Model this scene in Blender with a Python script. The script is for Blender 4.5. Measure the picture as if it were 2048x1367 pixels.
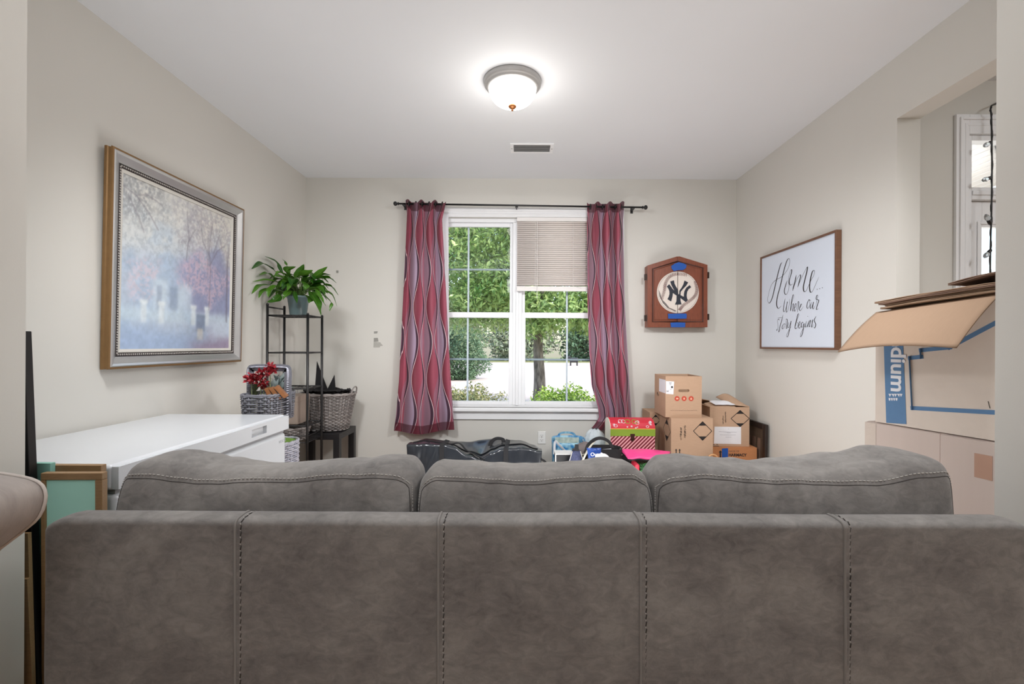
import bpy, bmesh, math, random
import numpy as np
from math import pi, sin, cos, sqrt, radians
from mathutils import Vector, Matrix, Euler, noise

for o in list(bpy.data.objects):
    bpy.data.objects.remove(o)
S = bpy.context.scene
C = S.collection
random.seed(7)
rng = np.random.default_rng(7)

# ------------------------------------------------------------------ camera, world, sun, added fill lights, exposure
F, ROLL, EYE, CX, CY = 930.0, 0.005, 1.24, 1044.0, 689.0
cam_d = bpy.data.cameras.new('camera')
cam = bpy.data.objects.new('camera', cam_d)
C.objects.link(cam)
cam_d.sensor_width = 36.0
cam_d.lens = F / 2048 * 36.0
cam_d.shift_x = -(CX - 1024) / 2048
cam_d.shift_y = (CY - 683.5) / 2048
cam_d.clip_start = 0.05
cam_d.clip_end = 300
cam.matrix_world = Matrix(((cos(ROLL), -sin(ROLL), 0, 0), (0, 0, -1, 0), (sin(ROLL), cos(ROLL), 0, EYE), (0, 0, 0, 1)))
S.camera = cam
S.view_settings.view_transform = 'Standard'
S.view_settings.look = 'None'
S.view_settings.gamma = 1.0
S.view_settings.use_curve_mapping = False
S.view_settings.exposure = 0.17

w = bpy.data.worlds.new('World')
S.world = w
w.use_nodes = True
nt = w.node_tree
nt.nodes.clear()
wo = nt.nodes.new('ShaderNodeOutputWorld')
bg = nt.nodes.new('ShaderNodeBackground')
sky = nt.nodes.new('ShaderNodeTexSky')
sky.sky_type = 'NISHITA'
sky.sun_disc = False
sky.sun_elevation = radians(52)
sky.sun_rotation = radians(120)
sky.air_density = 1.2
sky.dust_density = 2.0
nt.links.new(sky.outputs[0], bg.inputs[0])
bg.inputs[1].default_value = 0.55
nt.links.new(bg.outputs[0], wo.inputs[0])

def light(name, kind, loc, energy, color=(1, 1, 1), size=1.0, size_y=None, direction=(0, 0, -1)):
    d = bpy.data.lights.new(name, kind)
    d.energy = energy
    d.color = color
    if kind == 'AREA':
        d.shape = 'RECTANGLE'
        d.size = size
        d.size_y = size_y or size
    elif kind in ('POINT', 'SPOT'):
        d.shadow_soft_size = size
        if kind == 'SPOT':
            d.spot_size, d.spot_blend = radians(124), 0.9
    elif kind == 'SUN':
        d.angle = size
    o = bpy.data.objects.new(name, d)
    C.objects.link(o)
    o.location = loc
    o.rotation_euler = Vector(direction).to_track_quat('-Z', 'Y').to_euler()
    return o

light('sun', 'SUN', (0, 0, 8), 2.5, (1.0, 0.96, 0.90), radians(0.6), direction=(-0.62, 0.33, -0.72))
# added fill behind the camera: one aimed at the ceiling, one from above
light('ceiling_bounce_fill', 'AREA', (0.0, -0.5, 1.7), 45, (0.96, 0.98, 1.0), 1.8, 1.2, (0, -0.01, 1))
light('hall_fill', 'AREA', (0.0, -2.2, 2.6), 15, (0.97, 0.985, 1.0), 0.7, 0.7, (0, 0.3, -0.9))
# added fill: two spots above the frame, a floor panel hidden by the sofa
light('room_fill_left', 'SPOT', (-1.25, 1.55, 2.60), 120, (0.97, 0.985, 1.0), 0.16, None, (0.35, 0.75, -1.0))
light('room_fill_right', 'SPOT', (1.25, 1.55, 2.60), 120, (0.97, 0.985, 1.0), 0.16, None, (-0.35, 0.75, -1.0))
light('floor_fill', 'AREA', (0.15, 2.75, 0.08), 23, (0.97, 0.985, 1.0), 1.8, 0.9, (0, 0.0, 1.0))
light('porch_fill', 'POINT', (2.95, 3.5, 1.7), 40, (1.0, 0.99, 0.97), 0.1)  # added fill to brighten the porch boards, no fixture there
light('foyer_fill', 'AREA', (3.0, 0.6, 2.6), 20, (0.97, 0.985, 1.0), 0.8, 0.8, (0, 0.3, -1))  # unseen fill added to lift the foyer wall and door trim

# ------------------------------------------------------------------ helpers
def P(px, py, D):
    a, b = px - CX, CY - py
    return Vector(((a - b * ROLL) * D / F, D, EYE + (b + a * ROLL) * D / F))

def hit(px, py, p0, n):
    d = P(px, py, 1.0) - Vector((0, 0, EYE))
    o = Vector((0, 0, EYE))
    n = Vector(n)
    t = (Vector(p0) - o).dot(n) / d.dot(n)
    return o + d * t

def lin(c):
    def f(v):
        v /= 255.0
        return v / 12.92 if v <= 0.04045 else ((v + 0.055) / 1.055) ** 2.4
    return (f(c[0]), f(c[1]), f(c[2]), 1.0)

class Ex:
    """A tiny expression wrapper that turns arithmetic into Math nodes."""
    def __init__(s, nt, v):
        s.nt, s.v = nt, v
    def op(s, o, b=None, c=None):
        n = s.nt.nodes.new('ShaderNodeMath')
        n.operation = o
        for i, x in enumerate((s, b, c)):
            if x is None:
                continue
            if isinstance(x, Ex):
                s.nt.links.new(x.v, n.inputs[i])
            else:
                n.inputs[i].default_value = x
        return Ex(s.nt, n.outputs[0])
    def __add__(s, b): return s.op('ADD', b)
    def __sub__(s, b): return s.op('SUBTRACT', b)
    def __mul__(s, b): return s.op('MULTIPLY', b)
    def __truediv__(s, b): return s.op('DIVIDE', b)
    def lt(s, b): return s.op('LESS_THAN', b)
    def gt(s, b): return s.op('GREATER_THAN', b)
    def frac(s): return s.op('FRACT')
    def sin(s): return s.op('SINE')
    def abs(s): return s.op('ABSOLUTE')
    def max(s, b): return s.op('MAXIMUM', b)
    def min(s, b): return s.op('MINIMUM', b)

def mat(name):
    m = bpy.data.materials.new(name)
    m.use_nodes = True
    return m, m.node_tree, m.node_tree.nodes['Principled BSDF']

def mix(nt, fac, a, b):
    n = nt.nodes.new('ShaderNodeMix')
    n.data_type = 'RGBA'
    for i, x in ((0, fac), (6, a), (7, b)):
        if isinstance(x, Ex):
            x = x.v
        if hasattr(x, 'is_linked'):
            nt.links.new(x, n.inputs[i])
        else:
            n.inputs[i].default_value = x
    return n.outputs[2]

def coords(nt, kind='Object'):
    t = nt.nodes.new('ShaderNodeTexCoord')
    s = nt.nodes.new('ShaderNodeSeparateXYZ')
    nt.links.new(t.outputs[kind], s.inputs[0])
    return [Ex(nt, s.outputs[i]) for i in range(3)], t.outputs[kind]

def tex(nt, co, scale, detail=4, rough=0.55, stretch=None, dist=0.0):
    if stretch:
        mp = nt.nodes.new('ShaderNodeMapping')
        mp.inputs['Scale'].default_value = stretch
        nt.links.new(co, mp.inputs[0])
        co = mp.outputs[0]
    n = nt.nodes.new('ShaderNodeTexNoise')
    n.inputs['Scale'].default_value = scale
    n.inputs['Detail'].default_value = detail
    n.inputs['Roughness'].default_value = rough
    n.inputs['Distortion'].default_value = dist
    nt.links.new(co, n.inputs['Vector'])
    return Ex(nt, n.outputs[0])

def bump(nt, bs, h, strength, dist=0.002):
    b = nt.nodes.new('ShaderNodeBump')
    b.inputs['Strength'].default_value = strength
    b.inputs['Distance'].default_value = dist
    nt.links.new(h.v, b.inputs['Height'])
    nt.links.new(b.outputs[0], bs.inputs['Normal'])

def pm(name, col, rough=0.6, metal=0.0, var=0.08, scale=18, bmp=0.0, bscale=250, stretch=None, spec=0.5, col2=None, coat=0, detail=4):
    """Procedural material: a colour varied by noise, with optional fine relief."""
    m, nt, bs = mat(name)
    _, co = coords(nt)
    n = tex(nt, co, scale, detail, stretch=stretch)
    c = lin(col)
    if col2:
        c2 = lin(col2)
        t = (n - 0.36) * 3.6
        t = t.max(0.0).min(1.0)
        nt.links.new(mix(nt, t, c, c2), bs.inputs['Base Color'])
    else:
        lo = tuple(x * (1 - var) for x in c[:3]) + (1,)
        hi = tuple(min(1, x * (1 + var)) for x in c[:3]) + (1,)
        nt.links.new(mix(nt, n, lo, hi), bs.inputs['Base Color'])
    bs.inputs['Roughness'].default_value = rough
    bs.inputs['Metallic'].default_value = metal
    bs.inputs['Specular IOR Level'].default_value = spec
    bs.inputs['Coat Weight'].default_value = coat
    if bmp:
        bump(nt, bs, tex(nt, co, bscale, 3, stretch=stretch), bmp)
    return m

class MB:
    """Collects shapes and links them as ONE mesh object."""
    def __init__(s):
        s.v, s.f, s.m, s.uv = [], [], [], None
    def add(s, verts, faces, mi=0, M=None):
        k = len(s.v)
        s.v += [tuple(M @ Vector(v)) if M is not None else tuple(v) for v in verts]
        s.f += [tuple(i + k for i in f) for f in faces]
        s.m += [mi] * len(faces)
        return s
    def box(s, x0, x1, y0, y1, z0, z1, mi=0, M=None):
        v = [(x, y, z) for z in (z0, z1) for y in (y0, y1) for x in (x0, x1)]
        return s.add(v, [(0, 2, 3, 1), (4, 5, 7, 6), (0, 1, 5, 4), (2, 6, 7, 3), (0, 4, 6, 2), (1, 3, 7, 5)], mi, M)
    def prism(s, pts, ax, d0, d1, mi=0, M=None):
        """pts: 2D outline; ax: axis normal to it; extruded from d0 to d1."""
        def q(p, d):
            return {0: (d, p[0], p[1]), 1: (p[0], d, p[1]), 2: (p[0], p[1], d)}[ax]
        n = len(pts)
        v = [q(p, d0) for p in pts] + [q(p, d1) for p in pts]
        fs = [tuple(range(n)), tuple(range(2 * n - 1, n - 1, -1))] + [(i, n + i, n + (i + 1) % n, (i + 1) % n) for i in range(n)]
        return s.add(v, fs, mi, M)
    def tube(s, path, r, n=8, mi=0, M=None, cap=True, close=False, flat=None):
        """flat=(w,t): a strap with that section instead of a round one."""
        path = [Vector(p) for p in path]
        k = len(path)
        vs, up0 = [], None
        for i, p in enumerate(path):
            a = path[(i - 1) % k] if (close or i > 0) else p
            b = path[(i + 1) % k] if (close or i < k - 1) else p
            t = (b - a).normalized()
            if up0 is None:
                up0 = Vector((0, 0, 1)) if abs(t.z) < 0.9 else Vector((0, 1, 0))
            u = (up0 - t * up0.dot(t))
            u = u.normalized() if u.length > 1e-6 else t.orthogonal().normalized()
            up0 = u
            wv = t.cross(u)
            rr = r[i] if isinstance(r, (list, tuple)) else r
            for j in range(n):
                an = 2 * pi * (j + 0.5) / n
                if flat:
                    vs.append(p + wv * (flat[0] / 2 * (1 if cos(an) > 0 else -1)) + u * (flat[1] / 2 * (1 if sin(an) > 0 else -1)))
                else:
                    vs.append(p + wv * (rr * cos(an)) + u * (rr * sin(an)))
        fs = []
        for i in range(k if close else k - 1):
            for j in range(n):
                i2, j2 = (i + 1) % k, (j + 1) % n
                fs.append((i * n + j, i * n + j2, i2 * n + j2, i2 * n + j))
        if cap and not close:
            fs += [tuple(range(n - 1, -1, -1)), tuple(range((k - 1) * n, k * n))]
        return s.add(vs, fs, mi, M)
    def lathe(s, prof, n=24, mi=0, M=None, cx=0, cy=0):
        """prof: (radius, z) pairs."""
        vs, fs = [], []
        for r, z in prof:
            for j in range(n):
                vs.append((cx + r * cos(2 * pi * j / n), cy + r * sin(2 * pi * j / n), z))
        for i in range(len(prof) - 1):
            for j in range(n):
                j2 = (j + 1) % n
                fs.append((i * n + j, i * n + j2, (i + 1) * n + j2, (i + 1) * n + j))
        if prof[0][0] > 1e-5: fs.append(tuple(range(n - 1, -1, -1)))
        if prof[-1][0] > 1e-5: fs.append(tuple(range((len(prof) - 1) * n, len(prof) * n)))
        return s.add(vs, fs, mi, M)
    def ball(s, c, r, n=10, mi=0, sc=(1, 1, 1)):
        prof = [(max(1e-6, r * sin(pi * i / n)), -r * cos(pi * i / n)) for i in range(n + 1)]
        return s.lathe(prof, 2 * n, mi, Matrix.Translation(c) @ Matrix.Diagonal((*sc, 1)))
    def grid(s, fn, nu, nv, mi=0, closed_u=False):
        vs = [fn(i / nu, j / nv) for j in range(nv + 1) for i in range(nu if closed_u else nu + 1)]
        W = nu if closed_u else nu + 1
        fs = []
        for j in range(nv):
            for i in range(nu):
                i2 = (i + 1) % W
                fs.append((j * W + i, j * W + i2, (j + 1) * W + i2, (j + 1) * W + i))
        return s.add(vs, fs, mi)
    def obj(s, name, mats, parent=None, smooth=False, bev=0.0, seg=2, solid=0.0, sub=0, weld=False, fix=True):
        me = bpy.data.meshes.new(name)
        me.from_pydata(s.v, [], s.f)
        mats = mats if isinstance(mats, (list, tuple)) else [mats]
        for m in mats:
            me.materials.append(m)
        me.polygons.foreach_set('material_index', s.m)
        if fix:
            bm = bmesh.new()
            bm.from_mesh(me)
            if weld:
                bmesh.ops.remove_doubles(bm, verts=bm.verts, dist=1e-5)
            bmesh.ops.recalc_face_normals(bm, faces=bm.faces)
            bm.to_mesh(me)
            bm.free()
        me.polygons.foreach_set('use_smooth', [smooth] * len(me.polygons))
        me.update()
        o = bpy.data.objects.new(name, me)
        C.objects.link(o)
        if parent: o.parent = parent
        if solid:
            md = o.modifiers.new('solid', 'SOLIDIFY'); md.thickness = solid; md.offset = 0
        if bev:
            md = o.modifiers.new('bevel', 'BEVEL'); md.width = bev; md.segments = seg; md.limit_method = 'ANGLE'
            if not smooth:
                me.polygons.foreach_set('use_smooth', [True] * len(me.polygons))
                md.harden_normals = True
        if sub:
            md = o.modifiers.new('sub', 'SUBSURF'); md.levels = sub; md.render_levels = sub
        return o

def tag(o, label=None, cat=None, group=None, kind=None):
    if label: o['label'] = label
    if cat: o['category'] = cat
    if group: o['group'] = group
    if kind: o['kind'] = kind
    return o

def thing(name, label, cat, loc=(0, 0, 0), rotz=0.0, group=None, rot=None):
    o = bpy.data.objects.new(name, None)
    o.empty_display_size = 0.1
    C.objects.link(o)
    o.location = loc
    o.rotation_euler = rot if rot else (0, 0, rotz)
    return tag(o, label, cat, group)

def struct(o):
    o['kind'] = 'structure'
    return o

def setting(name, loc=(0, 0, 0)):
    o = bpy.data.objects.new(name, None)
    C.objects.link(o)
    o.location = loc
    o['kind'] = 'structure'
    return o

def smooth_path(pts, n=8, close=False):
    """Catmull-Rom through the points."""
    pts = [Vector(p) for p in pts]
    k = len(pts)
    out = []
    for i in range(k if close else k - 1):
        p0 = pts[(i - 1) % k] if (close or i > 0) else pts[i] * 2 - pts[i + 1]
        p1, p2 = pts[i], pts[(i + 1) % k]
        p3 = pts[(i + 2) % k] if (close or i + 2 < k) else p2 * 2 - p1
        for j in range(n):
            t = j / n
            out.append(0.5 * ((2 * p1) + (p2 - p0) * t + (2 * p0 - 5 * p1 + 4 * p2 - p3) * t * t + (3 * p1 - p0 - 3 * p2 + p3) * t ** 3))
    if not close: out.append(pts[-1])
    return out

def lerp_fn(pts):
    xs = [p[0] for p in pts]; ys = [p[1] for p in pts]
    return lambda x: float(np.interp(x, xs, ys))

def smooth_fn(pts):
    xs = [p[0] for p in pts]; ys = [p[1] for p in pts]
    def f(x):
        if x <= xs[0]: return ys[0]
        if x >= xs[-1]: return ys[-1]
        for i in range(len(xs) - 1):
            if x <= xs[i + 1]:
                t = (x - xs[i]) / (xs[i + 1] - xs[i])
                t = t * t * (3 - 2 * t)
                return ys[i] * (1 - t) + ys[i + 1] * t
    return f

def text_mesh(body, size, ext=0.0005, bold=0.0):
    """Lettering in the built-in font as (verts, faces), in the XY plane, left-aligned at the origin."""
    cu = bpy.data.curves.new('letters', 'FONT')
    cu.body = body
    cu.size = size
    cu.extrude = ext
    cu.offset = bold
    cu.resolution_u = 3
    o = bpy.data.objects.new('letters', cu)
    C.objects.link(o)
    dg = bpy.context.evaluated_depsgraph_get()
    me = bpy.data.meshes.new_from_object(o.evaluated_get(dg))
    v = [tuple(x.co) for x in me.vertices]
    f = [tuple(p.vertices) for p in me.polygons]
    bpy.data.objects.remove(o)
    bpy.data.curves.remove(cu)
    bpy.data.meshes.remove(me)
    return v, f

def frame_of(o, x, y, z):
    """Matrix with origin o and axes x, y, z as columns."""
    x, y, z = Vector(x).normalized(), Vector(y).normalized(), Vector(z).normalized()
    return Matrix(((x.x, y.x, z.x, o[0]), (x.y, y.y, z.y, o[1]), (x.z, y.z, z.z, o[2]), (0, 0, 0, 1)))

# ------------------------------------------------------------------ materials
M = {}
def wall_mat(name, col, bm_s=0.12):
    m, nt, bs = mat(name)
    _, co = coords(nt)
    n = tex(nt, co, 1.3, 3)
    c = lin(col)
    nt.links.new(mix(nt, n, tuple(x * 0.97 for x in c[:3]) + (1,), tuple(min(1, x * 1.03) for x in c[:3]) + (1,)), bs.inputs['Base Color'])
    bs.inputs['Roughness'].default_value = 0.7
    bs.inputs['Specular IOR Level'].default_value = 0.3
    bump(nt, bs, tex(nt, co, 260, 2), bm_s, 0.001)
    return m
M['wall'] = wall_mat('wall_paint', (214, 211, 204))
M['ceil'] = wall_mat('ceiling_paint', (229, 231, 234), 0.05)
M['trim'] = pm('white_trim', (240, 240, 241), 0.35, var=0.02)
M['white'] = pm('white_enamel', (204, 206, 209), 0.22, var=0.02, scale=5)
M['whiteplastic'] = pm('white_plastic', (232, 231, 228), 0.35, var=0.02)
M['black'] = pm('black_metal', (26, 25, 26), 0.4, var=0.15)
M['blackwood'] = pm('black_lacquer', (28, 26, 28), 0.45, var=0.15, scale=6)
M['darkvoid'] = pm('dark_cavity', (20, 20, 20), 0.8)
M['bronze'] = pm('dark_bronze', (58, 44, 38), 0.4, metal=0.6)
M['carton'] = pm('cardboard', (192, 160, 134), 0.85, var=0.07, scale=30, bmp=0.05, bscale=120, stretch=(1, 1, 6), spec=0.2)
M['carton_orange'] = pm('orange_cardboard', (190, 130, 88), 0.85, var=0.07, scale=30, bmp=0.05, stretch=(1, 1, 6), spec=0.2)
M['carton_pink'] = pm('pinkish_cardboard', (208, 192, 183), 0.8, var=0.05, scale=20, bmp=0.5, bscale=9, stretch=(1, 1, 0.02), spec=0.25)
M['carton_grey'] = pm('pale_cardboard', (222, 209, 197), 0.85, var=0.05, scale=14, bmp=0.06, bscale=120, spec=0.2)
M['carton_in'] = pm('cardboard_inside', (156, 130, 108), 0.85, var=0.07, scale=24, stretch=(8, 1, 1), spec=0.2)
M['carton_dark'] = pm('dark_cardboard', (122, 98, 84), 0.85, var=0.1, scale=24, spec=0.2)
M['ink'] = pm('black_ink', (38, 34, 34), 0.7)
M['paper'] = pm('white_paper', (236, 236, 240), 0.6, var=0.02)
M['bluetape'] = pm('blue_tape', (22, 82, 168), 0.6, var=0.12, scale=40, bmp=0.1)
# ------------------------------------------------------------------ the setting
XL, XR, YB, ZC = -1.971, 1.943, 4.227, 2.749
WT = 0.12
SY0, SY1 = 1.20, 1.32            # the wall between hall and room
SXL, SXR = -1.409, 1.343         # edges of the wide opening in it
HX0, HX1, HY = -3.2, 4.0, -3.6   # hall
FY = 2.635                       # front wall of the foyer
WX0, WX1, WZ0, WZ1 = -0.927, 0.845, 0.667, 2.395   # window hole

def wood_floor():
    m, nt, bs = mat('floor_wood')
    (x, y, z), co = coords(nt)
    n = tex(nt, co, 4, 5, stretch=(10, 0.8, 1))
    t = ((x / 0.085).frac() - 0.5).abs().gt(0.485)
    c = mix(nt, n, lin((150, 112, 80)), lin((196, 156, 116)))
    nt.links.new(mix(nt, t, c, lin((80, 56, 40))), bs.inputs['Base Color'])
    bs.inputs['Roughness'].default_value = 0.35
    return m
M['floor'] = wood_floor()

def boxes(name, bl, m, bev=0.0):
    b = MB()
    for q in bl: b.box(*q)
    return struct(b.obj(name, m, bev=bev))

boxes('floor', [(HX0 - WT, HX1 + WT, HY - WT, 4.36, -0.12, 0.0)], M['floor'])
boxes('ceiling', [(HX0 - WT, HX1 + WT, HY - WT, 4.36, ZC, ZC + 0.15)], M['ceil'])
boxes('wall_left', [(XL - WT, XL, SY1, YB + WT, 0, ZC)], M['wall'])
boxes('wall_back', [(XL, WX0, YB, YB + WT, 0, ZC), (WX1, XR, YB, YB + WT, 0, ZC),
                    (WX0, WX1, YB, YB + WT, 0, WZ0), (WX0, WX1, YB, YB + WT, WZ1, ZC)], M['wall'])
boxes('wall_right', [(XR, XR + WT, 2.415, YB + WT, 0, ZC), (XR, XR + WT, SY1, 2.415, 2.425, ZC)], M['wall'])
boxes('wall_front_left', [(HX0, SXL, SY0, SY1, 0, ZC)], M['wall'])
boxes('wall_front_right', [(SXR, XR + WT, SY0, SY1, 0, ZC)], M['wall'])
boxes('wall_hall_left', [(HX0 - WT, HX0, HY, SY1, 0, ZC)], M['wall'])
boxes('wall_hall_right', [(HX1, HX1 + WT, HY, FY, 0, ZC)], M['wall'])
boxes('wall_hall_rear', [(HX0, HX1, HY - WT, HY, 0, ZC)], M['wall'])
DX0, DX1, DZ = 2.515, 3.43, 2.44   # front-door hole with its transom
boxes('wall_foyer', [(XR + WT, DX0, FY, FY + WT, 0, ZC), (DX1, HX1, FY, FY + WT, 0, ZC), (DX0, DX1, FY, FY + WT, DZ, ZC)], M['wall'])
boxes('baseboard_back', [(XL + 0.014, XR - 0.014, YB - 0.014, YB, 0, 0.09)], M['trim'], 0.004)
boxes('baseboard_left', [(XL, XL + 0.014, SY1, YB, 0, 0.09)], M['trim'], 0.004)
boxes('baseboard_right', [(XR - 0.014, XR, 2.43, YB - 0.014, 0, 0.09)], M['trim'], 0.004)

# ---- glass
def glass_mat():
    m, nt, bs = mat('clear_glass')
    nt.nodes.remove(bs)
    out = nt.nodes['Material Output']
    tr = nt.nodes.new('ShaderNodeBsdfTransparent')
    gl = nt.nodes.new('ShaderNodeBsdfGlossy')
    gl.inputs['Roughness'].default_value = 0.02
    fr = nt.nodes.new('ShaderNodeFresnel')
    fr.inputs[0].default_value = 1.35
    mx = nt.nodes.new('ShaderNodeMixShader')
    nt.links.new(fr.outputs[0], mx.inputs[0])
    nt.links.new(tr.outputs[0], mx.inputs[1])
    nt.links.new(gl.outputs[0], mx.inputs[2])
    nt.links.new(mx.outputs[0], out.inputs[0])
    return m
M['glass'] = glass_mat()
M['sash'] = pm('white_vinyl', (240, 241, 243), 0.35, var=0.015)
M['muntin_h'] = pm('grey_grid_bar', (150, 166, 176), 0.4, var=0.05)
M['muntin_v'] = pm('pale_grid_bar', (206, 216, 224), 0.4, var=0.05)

win = setting('window_1', (-0.041, YB, 0))
ox = -0.041
GY = 0.075
mull = (-0.045 - 0.042 - ox, -0.045 + 0.042 - ox)
fr = MB()
L, R = WX0 - ox, WX1 - ox
fr.box(L, L + 0.035, 0.03, 0.12, WZ0, WZ1); fr.box(R - 0.035, R, 0.03, 0.12, WZ0, WZ1)
fr.box(L + 0.035, R - 0.035, 0.03, 0.12, WZ1 - 0.035, WZ1); fr.box(L + 0.035, R - 0.035, 0.03, 0.12, WZ0, WZ0 + 0.02)
fr.box(mull[0], mull[1], 0.03, 0.12, WZ0 + 0.02, WZ1 - 0.035)
fr.box(mull[0] + 0.03, mull[1] - 0.03, 0.018, 0.03, WZ0 + 0.02, WZ1 - 0.035)
fr.obj('window_frame', M['sash'], win, bev=0.003)
cs = MB()   # casing with stepped head
cw = 0.075
for x0, x1 in ((L - cw, L), (R, R + cw)):
    cs.box(x0, x1, -0.016, 0, WZ0 - 0.02, WZ1 + 0.0)
    cs.box(x0 + 0.012, x1 - 0.012, -0.022, -0.016, WZ0 - 0.02, WZ1)
cs.box(L - cw, R + cw, -0.016, 0, WZ1, WZ1 + 0.085)
cs.box(L - cw, R + cw, -0.021, -0.016, WZ1 + 0.018, WZ1 + 0.03)
cs.box(L - cw, R + cw, -0.024, -0.016, WZ1 + 0.05, WZ1 + 0.07)
cs.obj('casing', M['trim'], win, bev=0.002)
b = MB(); b.box(L - cw - 0.02, R + cw + 0.02, -0.05, 0.03, WZ0 - 0.03, WZ0); b.obj('window_sill', M['trim'], win, bev=0.006)
b = MB(); b.box(L - cw, R + cw, -0.016, 0, WZ0 - 0.105, WZ0 - 0.03); b.box(L - cw, R + cw, -0.021, -0.016, WZ0 - 0.045, WZ0 - 0.03)
b.obj('apron', M['trim'], win, bev=0.003)
zm = 1.24 + (689 - 631) / 216.5
zt, zb = WZ1 - 0.035, WZ0 + 0.02
for side, (a, c) in enumerate(((L + 0.035, mull[0]), (mull[1], R - 0.035))):
    for k, (z0, z1, yy) in enumerate(((zm - 0.012, zt, GY), (zb, zm + 0.028, GY - 0.028))):
        s = MB()
        st = 0.028 if k == 0 else 0.034
        s.box(a, a + st, yy - 0.016, yy + 0.016, z0, z1); s.box(c - st, c, yy - 0.016, yy + 0.016, z0, z1)
        s.box(a + st, c - st, yy - 0.016, yy + 0.016, z0, z0 + 0.036); s.box(a + st, c - st, yy - 0.016, yy + 0.016, z1 - (0.036 if k == 0 else 0.05), z1)
        so = s.obj('sash', M['sash'], win, bev=0.003)
        g = MB(); g.box(a + st, c - st, yy - 0.003, yy + 0.003, z0 + 0.036, z1 - 0.036); g.obj('glass_pane', M['glass'], so)
        xm, zc = (a + c) / 2 + (0.01 if side else -0.01), (z0 + z1) / 2 + (0.006 if k == 0 else -0.006)
        q = MB(); q.box(xm - 0.008, xm + 0.008, yy + 0.004, yy + 0.010, z0 + 0.03, z1 - 0.03); q.obj('muntin', M['muntin_v'], so)
        q = MB(); q.box(a + st, c - st, yy + 0.0045, yy + 0.0095, zc - 0.008, zc + 0.008); q.obj('muntin', M['muntin_h'], so)

# ---- front door with transom, seen through the opening in the right wall
door = setting('door_1', (0, FY, 0))
d = MB()
cw = 0.075
for k, (t, y) in enumerate(((0.0, 0.018), (0.018, 0.026), (0.05, 0.02))):
    x0, x1, zz = DX0 - cw + t, DX1 + cw - t, DZ + 0.11 - t
    e = 0.014 if k else cw
    d.box(x0, x0 + e, -y, 0, 0, zz); d.box(x1 - e, x1, -y, 0, 0, zz)
    d.box(x0 + e, x1 - e, -y, 0, zz - (e if k else 0.11), zz)
d.obj('casing', M['trim'], door, bev=0.002)
d = MB()
d.box(DX0, DX0 + 0.03, 0, WT, 0, DZ); d.box(DX1 - 0.03, DX1, 0, WT, 0, DZ); d.box(DX0 + 0.03, DX1 - 0.03, 0, WT, DZ - 0.03, DZ)
d.box(DX0 + 0.03, DX1 - 0.03, 0, WT, 2.075, 2.145); d.box(DX0 + 0.03, DX1 - 0.03, -0.008, 0, 2.10, 2.125)
d.obj('door_frame', M['trim'], door, bev=0.003)
g = MB(); g.box(DX0 + 0.03, DX1 - 0.03, 0.05, 0.056, 2.145, DZ - 0.03); g.obj('transom_pane', M['glass'], door)
d = MB()
gx0, gx1, gz0, gz1 = DX0 + 0.118, DX1 - 0.118, 0.25, 1.93
xa, xb = DX0 + 0.032, DX1 - 0.032
d.box(xa, gx0, 0.03, 0.075, 0.01, 2.073); d.box(gx1, xb, 0.03, 0.075, 0.01, 2.073)
d.box(gx0, gx1, 0.03, 0.075, 0.01, gz0); d.box(gx0, gx1, 0.03, 0.075, gz1, 2.073)
for q in ((gx0 - 0.03, gx0 - 0.012), (gx1 + 0.012, gx1 + 0.03)):
    d.box(q[0], q[1], 0.024, 0.03, gz0 - 0.03, gz1 + 0.03)
d.box(gx0 - 0.012, gx1 + 0.012, 0.024, 0.03, gz1 + 0.012, gz1 + 0.03)
dl = d.obj('door_leaf', M['trim'], door, bev=0.003)
g = MB(); g.box(gx0, gx1, 0.05, 0.056, gz0, gz1); g.obj('glass_pane', M['glass'], dl)
h = MB(); h.lathe([(0.0, -0.06), (0.02, -0.055), (0.026, -0.035), (0.012, -0.02), (0.012, 0.0)], 16, 0, Matrix.Translation((DX1 - 0.08, 0.03, 1.0)) @ Matrix.Rotation(-pi / 2, 4, 'X'))
h.obj('door_handle', M['bronze'], dl, smooth=True)

# ------------------------------------------------------------------ outdoors
def leaf_mat(name, c1, c2, rough=0.5, trans=0.25):
    m, nt, bs = mat(name)
    g = nt.nodes.new('ShaderNodeNewGeometry')
    _, co = coords(nt)
    n = tex(nt, co, 1.6, 4)
    r = Ex(nt, g.outputs['Random Per Island'])
    t = (r * 0.6 + (n - 0.5) * 1.6 + 0.2).max(0.0).min(1.0)
    nt.links.new(mix(nt, t, lin(c1), lin(c2)), bs.inputs['Base Color'])
    bs.inputs['Roughness'].default_value = rough
    bs.inputs['Subsurface Weight'].default_value = 0.0
    bs.inputs['Transmission Weight'].default_value = 0.0
    tl = nt.nodes.new('ShaderNodeBsdfTranslucent')
    nt.links.new(mix(nt, t, lin(c1), lin(c2)), tl.inputs[0])
    mx = nt.nodes.new('ShaderNodeMixShader')
    mx.inputs[0].default_value = trans
    out = nt.nodes['Material Output']
    nt.links.new(bs.outputs[0], mx.inputs[1]); nt.links.new(tl.outputs[0], mx.inputs[2])
    nt.links.new(mx.outputs[0], out.inputs[0])
    return m

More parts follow.
